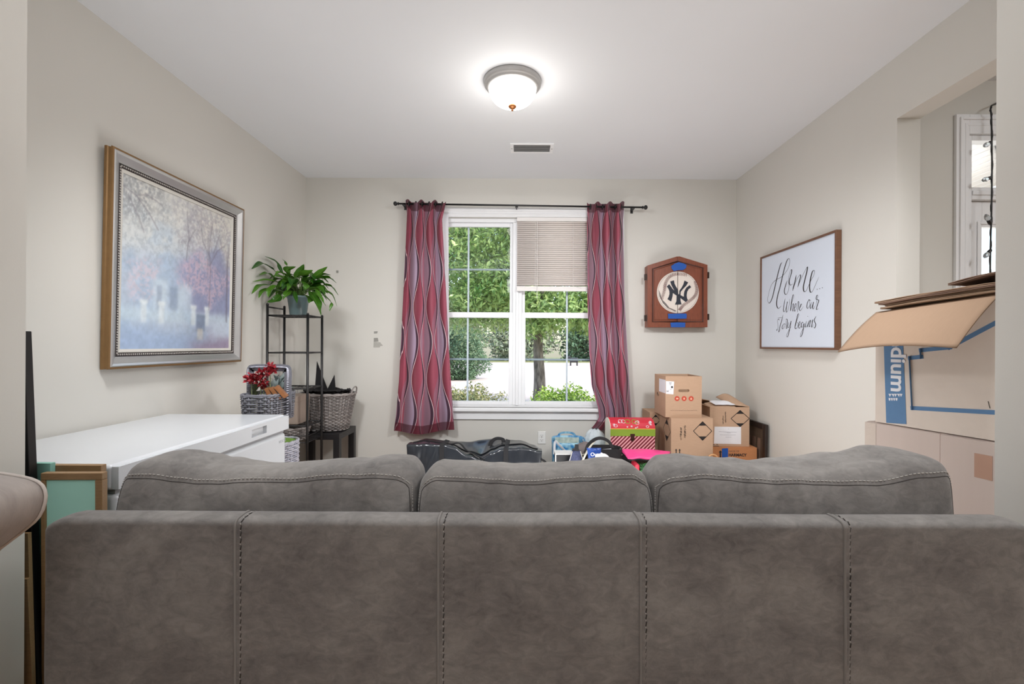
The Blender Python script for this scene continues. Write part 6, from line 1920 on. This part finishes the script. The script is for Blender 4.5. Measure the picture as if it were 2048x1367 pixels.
for sgn, yy_ in ((0, -0.104), (1, 0.10)):
    pts = [(x0_ * 0.9, yy_, zt_ - 0.10), (x0_ * 0.86, yy_ - 0.02, zt_ + 0.005), (x0_ * 0.6, yy_ - 0.03, zt_ - 0.02), (x0_ * 0.15, yy_ - 0.03, zt_ - 0.075), (x1_ * 0.2, yy_ - 0.02, zt_ - 0.10)] if sgn == 0 else [(x0_ * 0.6, yy_, zt_ - 0.04), (x0_ * 0.4, yy_, zt_ + 0.03), (x1_ * 0.4, yy_, zt_ + 0.03), (x1_ * 0.6, yy_, zt_ - 0.04)]
    b = MB(); b.tube(smooth_path(pts, 8), 0.0, 4, flat=(0.018, 0.003)); b.obj('handle', M['paper'] if sgn == 0 else M['bluebag'], t)
t2 = thing('white_box', 'flat white box standing in the blue shopping bag', 'box', (bb0.x + 0.0, bD + 0.075, 0.02))
b = MB(); zb_ = P(1135, 892, bD).z - 0.02; b.box(-0.10, 0.115, -0.012, 0.03, 0, zb_); b.obj('body', M['paper'], t2, bev=0.004)
t2 = thing('patterned_paper', 'green and grey patterned paper sticking up at the back of the blue bag', 'paper', (bb0.x, bD + 0.13, 0.02))
b = MB(); b.box(-0.10, 0.10, -0.003, 0.003, 0, P(1135, 878, bD + .05).z - 0.02); b.obj('page', pm('patterned_paper', (150, 168, 160), 0.6, col2=(196, 206, 196), scale=24), t2)
for i, (xa_, ang, mm_) in enumerate(((1128, 0.55, 'cream'), (1134, 0.62, 'blackplastic'))):
    p = P(xa_, 902, 3.70)
    t2 = thing('folder', ['cream folder leaning diagonally against the blue bag', 'black folder leaning diagonally beside the cream one'][i], 'folder', (p.x + 0.03 * i, 3.664 - 0.012 * i, 0), rot=(radians(-1), 0, 0))
    b = MB(); mx_ = Matrix.Translation((0, 0, 0.20)) @ Matrix.Rotation(ang, 4, 'Y'); b.box(-0.10, 0.10, -0.004, 0.004, -0.15, 0.13 if i == 0 else 0.14, 0, mx_); b.obj('cover', M[mm_], t2, bev=0.001)
# black bin with a white edge, denim pouch, grey cap
p = P(1126, 915, 3.50)
t = thing('black_bin', 'black storage bin with a pale lid in front of the blue bag', 'bin', (p.x, 3.55, 0))
zt_ = P(1126, 908, 3.48).z
b = MB(); b.box(-0.058, 0.075, -0.06, 0.07, 0, zt_ - 0.006); b.obj('body', M['blackplastic'], t, bev=0.003)
b = MB(); b.box(-0.06, 0.077, -0.062, 0.072, zt_ - 0.006, zt_); b.obj('lid', M['whiteplastic'], t, bev=0.002)
b = MB(); b.box(-0.060, -0.052, -0.0615, -0.0601, 0.05, zt_ - 0.006); b.obj('white_edge', M['whiteplastic'], t)
M['denim'] = pm('navy_denim', (50, 54, 84), 0.8, col2=(84, 90, 124), scale=60, stretch=(6, 1, 1), bmp=0.2)
p = P(1153, 915, 3.40)
t = thing('denim_bag', 'navy denim bag with pale piping behind the middle of the sofa', 'bag', (p.x, 3.42, 0))
zt_ = P(1150, 903, 3.38).z
def denimf(u, v):
    a = 2 * pi * u
    k = (1 - v) ** 0.75
    w_ = 0.088 * (0.35 + 0.65 * min(1, (1 - v) * 2.6)) if v > 0.6 else 0.088
    return (w_ * cos(a), 0.055 * sin(a) * (1 if v < .7 else (1 - v) / .3 * 0.8 + 0.2), 0.002 + zt_ * v + 0.004 * noise.noise(Vector((u * 6, v * 5, 2))))
b = MB(); b.grid(denimf, 36, 24, closed_u=True); b.f.append(tuple(24 * 36 + i for i in range(36))); b.m.append(0); b.obj('bag_body', M['denim'], t, smooth=True)
for sgn in (-1, 1):
    b = MB(); b.tube([Vector(denimf(0.75 + sgn * 0.19, v)) + Vector((0, -0.003, 0)) for v in np.linspace(0.4, 0.99, 14)], 0.0025, 5); b.obj('piping', M['cream'], t, smooth=True)
b = MB(); b.tube(smooth_path([(0.03, -0.05, zt_ * 0.82), (0.06, -0.045, zt_ * 0.95), (0.10, -0.03, zt_ + 0.04), (0.135, -0.01, zt_ + 0.075)], 6), 0.0, 4, flat=(0.014, 0.010)); b.obj('strap', M['cream'], t)
b = MB(); b.box(-0.010, 0.016, -0.012, 0.012, zt_ - 0.005, zt_ + 0.045); b.box(-0.03, 0.02, -0.014, 0.014, zt_ + 0.004, zt_ + 0.014); b.obj('clip', M['blackplastic'], t, bev=0.002)
p = P(1166, 893, 3.58)
t = thing('grey_cap', 'grey fabric cap with pale piping lying between the blue bag and the black tote', 'cap', (p.x, 3.60, p.z - 0.048))
M['greyfab'] = pm('grey_fabric', (122, 112, 110), 0.9, var=0.08, bmp=0.2)
b = MB(); b.grid(lambda u, v: (0.075 * cos(2 * pi * u) * cos(v * pi / 2) ** 0.6, 0.075 * sin(2 * pi * u) * cos(v * pi / 2) ** 0.6, 0.075 * sin(v * pi / 2) + 0.01 * cos(2 * pi * u)), 32, 12, closed_u=True); b.obj('crown', M['greyfab'], t, smooth=True)
b = MB(); b.tube([(0.077 * cos(a), 0.077 * sin(a), 0.002 + 0.01 * cos(a)) for a in np.linspace(0, 2 * pi, 33)[:-1]], 0.004, 6, close=True); b.obj('piping', M['cream'], t, smooth=True)
t3 = thing('cardboard_box', 'low cardboard box under the grey cap and the clear bag', 'box', (p.x + 0.02, 3.68, 0), group=None)
b = MB(); b.box(-0.075, 0.07, -0.10, 0.07, 0, t.location.z - 0.012); b.obj('body', M['carton_dark'], t3, bev=0.003)
# translucent plastic bag behind
p = P(1192, 880, 3.86)
t = thing('plastic_bag', 'crumpled clear plastic bag bulging under the right curtain', 'bag', (p.x, 3.93, 0.25))
mm, nt, bs = mat('clear_plastic')
bs.inputs['Base Color'].default_value = lin((190, 206, 214)); bs.inputs['Roughness'].default_value = 0.18
_, co = coords(nt); bump(nt, bs, tex(nt, co, 34, 5, 0.7), 0.8, 0.01)
nt.links.new(mix(nt, tex(nt, co, 22, 4), lin((170, 190, 200)), lin((240, 244, 246))), bs.inputs['Base Color'])
bs.inputs['Alpha'].default_value = 0.9
hz_ = P(1192, 858, 3.9).z - 0.25
b = MB(); b.grid(lambda u, v: (0.105 * cos(2 * pi * u) * max(0.02, sin(pi * (0.06 + 0.92 * v))) ** 0.5 * (1 + 0.22 * noise.noise(Vector((cos(2 * pi * u) * 3, v * 7, sin(2 * pi * u) * 3))) + 0.12 * noise.noise(Vector((cos(2 * pi * u) * 8, v * 16, sin(2 * pi * u) * 8)))), 0.09 * sin(2 * pi * u) * max(0.02, sin(pi * (0.06 + 0.92 * v))) ** 0.5, hz_ * v + 0.01 * noise.noise(Vector((cos(2 * pi * u) * 3, v * 6, sin(2 * pi * u) * 3)))), 44, 26, closed_u=True)
b.obj('bag_body', mm, t, smooth=True)
t3 = thing('cardboard_box', 'cardboard box on the floor below the clear plastic bag', 'box', (p.x, 3.945, 0))
b = MB(); b.box(-0.10, 0.10, -0.09, 0.14, 0, 0.248); b.obj('body', M['carton_dark'], t3, bev=0.003)
# black tote with an arched handle and a blue snack bag
p = P(1208, 905, 3.46)
t = thing('tote_bag', 'open black tote bag with a tall arched handle before the gift chest', 'bag', (p.x, 3.46, 0))
zt_ = P(1208, 894, 3.46).z
def totef(u, v):
    a = 2 * pi * u; e = 0.5
    return (0.125 * math.copysign(abs(cos(a)) ** e, cos(a)), 0.075 * math.copysign(abs(sin(a)) ** e, sin(a)), 0.002 + zt_ * v + (0.01 * noise.noise(Vector((u * 6, 1, 1))) if v > .8 else 0))
b = MB(); b.grid(totef, 44, 14, closed_u=True); b.prism([(0.12, 0.07), (-0.12, 0.07), (-0.12, -0.07), (0.12, -0.07)], 2, zt_ * 0.75, zt_ * 0.76); b.obj('bag_body', M['felt'], t, smooth=True, solid=0.004)
hp = [P(1171, 905, 3.40), P(1176, 890, 3.40), P(1190, 878, 3.40), P(1204, 876, 3.40), P(1217, 882, 3.40), P(1224, 893, 3.40), P(1230, 906, 3.40)]
b = MB(); b.tube(smooth_path([q - Vector(t.location) for q in hp], 6), 0.0, 4, flat=(0.022, 0.014)); b.obj('handle', M['webbing'], t)
p = P(1212, 890, 3.50)
t2 = thing('paper_stack', 'white and grey papers tucked inside the black tote bag', 'papers', (p.x, 3.50, zt_ * 0.77))
for k in range(3):
    b = MB(); b.box(-0.075 + 0.01 * k, 0.08 - 0.012 * k, -0.045, 0.035, 0.01 + 0.03 * k, 0.022 + 0.03 * k, 0, Matrix.Rotation(0.12 - 0.1 * k, 4, 'Y')); b.obj('paper', M['paper'] if k != 1 else M['greyfab'], t2)
p = P(1188, 907, 3.34)
t = thing('snack_bag', 'shiny blue snack bag with white lettering leaning on the black tote', 'snack bag', (p.x, 3.345, 0))
M['foil'] = pm('blue_foil', (40, 78, 160), 0.3, var=0.15, scale=14, bmp=0.3, bscale=20)
zt_ = P(1188, 896, 3.33).z
sb0 = zt_ - 0.14
def sbag(u, v, s=1):
    x = (u - 0.5) * 0.105 * (1 - 0.1 * sin(pi * v))
    k = (max(0, sin(pi * u)) * max(0, sin(pi * v))) ** 0.5
    return (x + 0.012 * (1 - v), -s * 0.022 * k + 0.003 * noise.noise(Vector((u * 6, v * 6, s))), sb0 + 0.14 * v)
b = MB(); b.grid(lambda u, v: sbag(u, v, 1), 22, 22); b.grid(lambda u, v: sbag(u, v, -1), 22, 22); b.obj('foil_bag', M['foil'], t, smooth=True, weld=True)
v, f = text_mesh('Oreo'[:1], 0.036, 0.0004, 0.001)
b = MB(); b.add(v, f, 0, Matrix.Translation((-0.028, -0.0215, sb0 + 0.086)) @ Matrix.Rotation(pi / 2, 4, 'X'))
v, f = text_mesh('ool', 0.02, 0.0004, 0.0004); b.add(v, f, 0, Matrix.Translation((-0.001, -0.0225, sb0 + 0.094)) @ Matrix.Rotation(pi / 2, 4, 'X') @ Matrix.Rotation(-0.1, 4, 'Z'))
b.obj('lettering', M['paper'], t)
t2 = thing('cardboard_box', 'small cardboard box behind the sofa that props up the snack bag', 'box', (p.x, 3.345, 0)); b = MB(); b.box(-0.06, 0.07, -0.035, 0.035, 0, sb0 - 0.002); b.obj('body', M['carton_dark'], t2, bev=0.003)
p = P(1203, 915, 3.26)
t = thing('tissue_paper', 'crumpled white tissue paper in front of the snack bag', 'paper', (p.x, 3.24, p.z - 0.03))
b = MB(); b.grid(lambda u, v: (0.05 * cos(2 * pi * u) * sin(pi * v) * (1 + .4 * noise.noise(Vector((u * 9, v * 7, 1)))), 0.03 * sin(2 * pi * u) * sin(pi * v), 0.032 - 0.034 * cos(pi * v) * (1 + .3 * noise.noise(Vector((u * 9, v * 7, 5))))), 26, 14, closed_u=True); b.obj('crumple', M['paper'], t)
t2 = thing('shoe_box', 'grey shoe box under the crumpled tissue paper', 'box', (p.x, 3.22, 0)); b = MB(); b.box(-0.07, 0.07, -0.06, 0.05, 0, p.z - 0.033); b.obj('body', M['greyfab'], t2, bev=0.003)

# ------------------------------------------------------------------ big cartons in the right foreground
H1, tdir, ndir = Vector((1.62, 2.13, 0)), Vector((0.263, -0.965, 0)).normalized(), Vector((-0.965, -0.263, 0)).normalized()
LW, DW = 0.457, 0.29
B0, B1 = 0.896, 1.395
ctr = H1 + tdir * (LW / 2) - ndir * (DW / 2)
ang = math.atan2(tdir.y, tdir.x)     # local x runs along the printed face, local y points into the box
def loc3(t, v):
    return t.matrix_world.inverted() @ v
def fh(px, py, off=0.0):
    """Pixel on the printed face -> (along, z)."""
    q = hit(px, py, H1, ndir)
    return ((q - ctr).dot(tdir), q.z - B0)
mb_ = thing('moving_box', 'open moving box with blue print and a flap hanging out, on the tall pinkish box', 'box', (ctr.x, ctr.y, B0), ang)
h_ = B1 - B0; w_ = LW / 2; d_ = DW / 2; k = 0.005
# local +y of the thing = rotated; the printed face looks along ndir = local -y or +y
sgn = 1 if Vector((-sin(ang), cos(ang), 0)).dot(ndir) > 0 else -1
def by(y): return sgn * y
b = MB()
def bxs(x0, x1, y0, y1, z0, z1):
    ya, yb = sorted((by(y0), by(y1))); b.box(x0, x1, ya, yb, z0, z1)
bxs(-w_, w_, d_ - k, d_, 0, h_); bxs(-w_, w_, -d_, -d_ + k, 0, h_); bxs(-w_, -w_ + k, -d_ + k, d_ - k, 0, h_); bxs(w_ - k, w_, -d_ + k, d_ - k, 0, h_); bxs(-w_ + k, w_ - k, -d_ + k, d_ - k, 0, k)
b.prism([(-w_, h_), (w_, h_), (w_, h_ + 0.042)], 1, *sorted((by(d_ - k), by(d_))))
b.obj('body', M['carton_grey'], mb_)
M['blueprint'] = pm('blue_print', (92, 130, 170), 0.75, var=0.07, scale=40)
M['navyprint'] = pm('dark_blue_print', (66, 100, 142), 0.75)
def fprism(pts, m, name, off=0.0012):
    b = MB(); y0, y1 = sorted((by(d_ + 0.0001), by(d_ + off))); b.prism(pts, 1, y0, y1); return b.obj(name, m, mb_)
fz_ = lambda cx, cy: fh(1740 + cx * 260 / 889, 640 + cy * 400 / 1367)
tl = fz_(88, 170); tr = fz_(217, 170); br = fz_(250, 710); bl = fz_(112, 700)
fprism([(tl[0], h_ - 0.01), (tr[0], h_ - 0.01), br, bl], M['blueprint'], 'blue_band')
def path_band(pts, wd, name):
    b = MB(); pp = [(p[0], by(d_ + 0.0006), p[1]) for p in pts]
    for i in range(len(pp) - 1):
        a, c = Vector(pp[i]), Vector(pp[i + 1]); t_ = (c - a).normalized() * wd / 2
        b.tube([a - t_, c + t_], 0.0, 4, flat=(0.001, wd))
    o = b.obj(name, M['blueprint'], mb_); return o
p1, p2, p3, p4, p5, p6, p7 = fz_(1200, 648), fz_(292, 600), fz_(274, 258), fz_(350, 250), fz_(350, 205), fz_(545, 185), fz_(852, 22)
path_band([p1, p2, p3, p4, p5, p6, p7], 0.0165, 'blue_outline')
# lettering reads downward: tops of the letters to the right
v, f = text_mesh('medium', 0.079, 0.0004, 0.0018)
e0 = fz_(144, 180); e1 = fz_(152, 484)
wd_txt = max(q[0] for q in v)
vd, _ = text_mesh('me', 0.079, 0.0004, 0.0018); me_w = max(q[0] for q in vd)
ln_z = (e0[1] - e1[1]) + 0.0
sc_ = (ln_z) / (wd_txt - me_w)
xdir = Vector((0, 0, -1)); ydir = Vector((1, 0, 0)); zdir = Vector((0, sgn, 0))
if xdir.cross(ydir).dot(zdir) < 0: zdir = -zdir
mtx = frame_of(Vector((fz_(148, 300)[0], by(d_ + 0.0018), e0[1] + me_w * sc_)), xdir, ydir, zdir) @ Matrix.Scale(sc_, 4)
b = MB(); b.add([(q[0], q[1] * 0.88, q[2]) for q in v], f, 0, mtx); b.obj('lettering', M['paper'], mb_)
b = MB()
for k_ in range(5):
    x, z = fz_(138 + k_ * 19, 512); b.prism([(x - 0.006, z + 0.006), (x + 0.006, z + 0.006), (x + 0.004 * (k_ % 2), z - 0.007)], 1, *sorted((by(d_ + 0.0013), by(d_ + 0.0019))))
for k_ in range(4):
    x, z = fz_(136 + k_ * 16, 540); b.prism([(x - 0.004, z + 0.006), (x + 0.004, z + 0.005), (x + 0.002, z - 0.006), (x - 0.003, z - 0.005)], 1, *sorted((by(d_ + 0.0013), by(d_ + 0.0019))))
b.obj('small_print', M['paper'], mb_)
x, z = fz_(815, 580); b = MB(); b.tube([(x - 0.003, by(d_ + 0.001), z + 0.014), (x + 0.003, by(d_ + 0.001), z - 0.012)], 0.001, 4); b.obj('pen_mark', M['ink'], mb_)
# the flap that hangs out, its unprinted side up
O = Vector((ctr.x, ctr.y, B0))
def tol(p):
    q = p - O; return Vector((q.dot(tdir), q.dot(Vector((-sin(ang), cos(ang), 0))), q.z))
Hh = lambda s: H1 + tdir * s + Vector((0, 0, B1 + 0.04 * s / LW))
out_ = lambda s: H1 + tdir * s + ndir * 0.2225 + Vector((0, 0, 1.237))
b = MB()
def flapf(u, v):
    s = 0.003 + (LW - 0.005) * u
    p = Hh(s).lerp(out_(s), v) + Vector((0, 0, 0.010 * sin(pi * v) + 0.010 * sin(pi * u) * v - 0.022 * (1 - u) ** 3 * v))
    return tol(p)
b.grid(flapf, 24, 18); o = b.obj('flap', M['carton_in'], mb_, smooth=True, solid=0.005); o['label'] = 'wide flap folded outward, brown inside up'
# flattened sheets on top
sheet_specs = [(0.035, 0.02, 0.56, 0.30, 0.0, 'carton_in'), (0.05, 0.035, 0.55, 0.28, 0.010, 'carton_in'), (0.03, 0.01, 0.56, 0.29, 0.020, 'carton_dark'), (0.005, 0.03, 0.58, 0.28, 0.031, 'carton_in'), (0.30, 0.02, 0.30, 0.26, 0.043, 'carton_dark')]
for i, (s0_, y0_, ls, ds, dz, mk) in enumerate(sheet_specs):
    t = thing('flattened_box', ['flattened cardboard sheet, lowest on the open moving box', 'flattened cardboard sheet, second from the bottom on the moving box', 'dark flattened cardboard sheet in the middle of the pile on the moving box', 'flattened cardboard sheet reaching farthest left on the pile', 'short dark cardboard sheet on top of the pile'][i], 'cardboard', (0, 0, 0), group='flattened boxes on the moving box')
    zA, zB = B1 + 0.010 + dz, B1 + 0.048 + dz * 1.05
    q0 = H1 + tdir * s0_ + ndir * (0.03 - y0_ * 0.5) ; q0.z = zA + 0.12 * s0_
    t.location = q0; t.rotation_euler = (0, 0, 0)
    A_, B_ = Vector((0, 0, 0)), tdir * ls + Vector((0, 0, (zB - zA)))
    nn = -ndir * ds
    b = MB()
    for layer in (0, 1):
        def sf(u, v, L_=layer):
            return A_.lerp(B_, u) + nn * v + Vector((0, 0, L_ * 0.0045 + 0.006 * sin(pi * u) * (1 - v) + 0.003 * noise.noise(Vector((u * 3, v * 2, i * 3 + L_)))))
        b2 = MB(); b2.grid(sf, 20, 8); b2.obj('sheet', M[mk], t, smooth=True, solid=0.0035)
# tall pinkish carton underneath
t = thing('tall_box', 'tall pinkish taped cardboard box carrying the blue-printed moving box', 'box', (ctr.x, ctr.y, 0), ang)
pl_ = w_ + 0.045
b = MB()
def bxt(x0, x1, y0, y1, z0, z1, bb):
    ya, yb = sorted((by(y0), by(y1))); bb.box(x0, x1, ya, yb, z0, z1)
bxt(-pl_, pl_ + 0.02, -d_, d_ - 0.004, 0, B0 - 0.003, b); b.obj('body', M['carton_pink'], t, bev=0.006)
sm = fh(1882, 900)[0]
for x0, x1, oo in ((-pl_ + 0.001, sm - 0.0015, 0.0), (sm + 0.0015, pl_ + 0.018, 0.006)):
    b = MB(); bxt(x0, x1, d_ - 0.004, d_ + 0.002 + oo, 0.01, B0 - 0.006, b); b.obj('flap', M['carton_pink'], t, bev=0.004)
M['browntape'] = pm('brown_tape', (186, 146, 124), 0.35, var=0.05)
mm, nt, bs = mat('clear_tape'); bs.inputs['Base Color'].default_value = lin((214, 200, 188)); bs.inputs['Roughness'].default_value = 0.15
_, co = coords(nt); bump(nt, bs, tex(nt, co, 40, 4, 0.7), 0.5, 0.004)
x0, x1 = fh(1955, 900)[0], fh(1990, 900)[0]
a_, c_ = fh(1952, 905), fh(1988, 950)
b = MB(); bxt(a_[0], c_[0], d_ + 0.008, d_ + 0.0092, c_[1] + B0 - 0.02, a_[1] + B0, b); b.obj('tape', M['browntape'], t)
b = MB(); bxt(-pl_ - 0.0012, -pl_ + 0.05, d_ + 0.002, d_ + 0.0032, 0.55, B0 - 0.008, b); bxt(-pl_ - 0.0015, -pl_ - 0.0002, 0.0, d_ + 0.002, 0.55, B0 - 0.008, b); b.obj('clear_tape', mm, t)

# ------------------------------------------------------------------ string lights by the front door
lD = FY - 0.06
t0 = P(1984, 216, lD)
sl_ = thing('string_lights', 'black wire of string lights with clear bulbs hanging beside the front door', 'string lights', (t0.x, lD, 0))
o_ = Vector(sl_.location)
wire = smooth_path([P(2010, 202, FY - 0.012) - o_, P(1994, 207, FY - 0.012) - o_, P(1982, 214, lD) - o_, P(1983, 240, lD) - o_, P(1984, 330, lD) - o_, P(1983, 420, lD) - o_, P(1981, 500, lD) - o_, P(1980, 600, lD) - o_, P(1981, 690, lD) - o_], 10)
b = MB(); b.tube(wire, 0.0042, 7); b.tube([p + Vector((0.004 * sin(i), 0.003 * cos(i), 0)) for i, p in enumerate(wire)], 0.003, 5); b.obj('wire', M['black'], sl_, smooth=True)
b = MB(); b.tube([P(1994, 206, FY) - o_, P(1994, 206, FY - 0.02) - o_], 0.006, 8); b.obj('wall_hook', M['black'], sl_)
mm, nt, bs = mat('bulb_glass'); bs.inputs['Base Color'].default_value = lin((226, 232, 236)); bs.inputs['Roughness'].default_value = 0.06; bs.inputs['Transmission Weight'].default_value = 0.75
for px, py, dx, dz in ((1982, 284, -0.75, -0.4), (1982, 355, -0.93, -0.32), (1981, 448, -0.6, 0.5), (1981, 500, -0.75, -0.6), (1980, 560, 0.6, -0.7)):
    p = P(px, py, lD) - o_
    d = Vector((dx, -0.3, dz)).normalized()
    rot = d.to_track_quat('Z', 'Y').to_matrix().to_4x4()
    b = MB(); b.lathe([(0.0, 0.0), (0.008, 0.0), (0.0095, 0.012), (0.009, 0.032), (0.0, 0.033)], 12, 0, Matrix.Translation(p) @ rot); so = b.obj('bulb_socket', M['black'], sl_, smooth=True)
    b = MB(); b.lathe([(0.008, 0.033), (0.0125, 0.042), (0.0135, 0.052), (0.010, 0.066), (0.004, 0.076), (0.0, 0.078)], 14, 0, Matrix.Translation(p) @ rot); b.obj('bulb', mm, so, smooth=True)
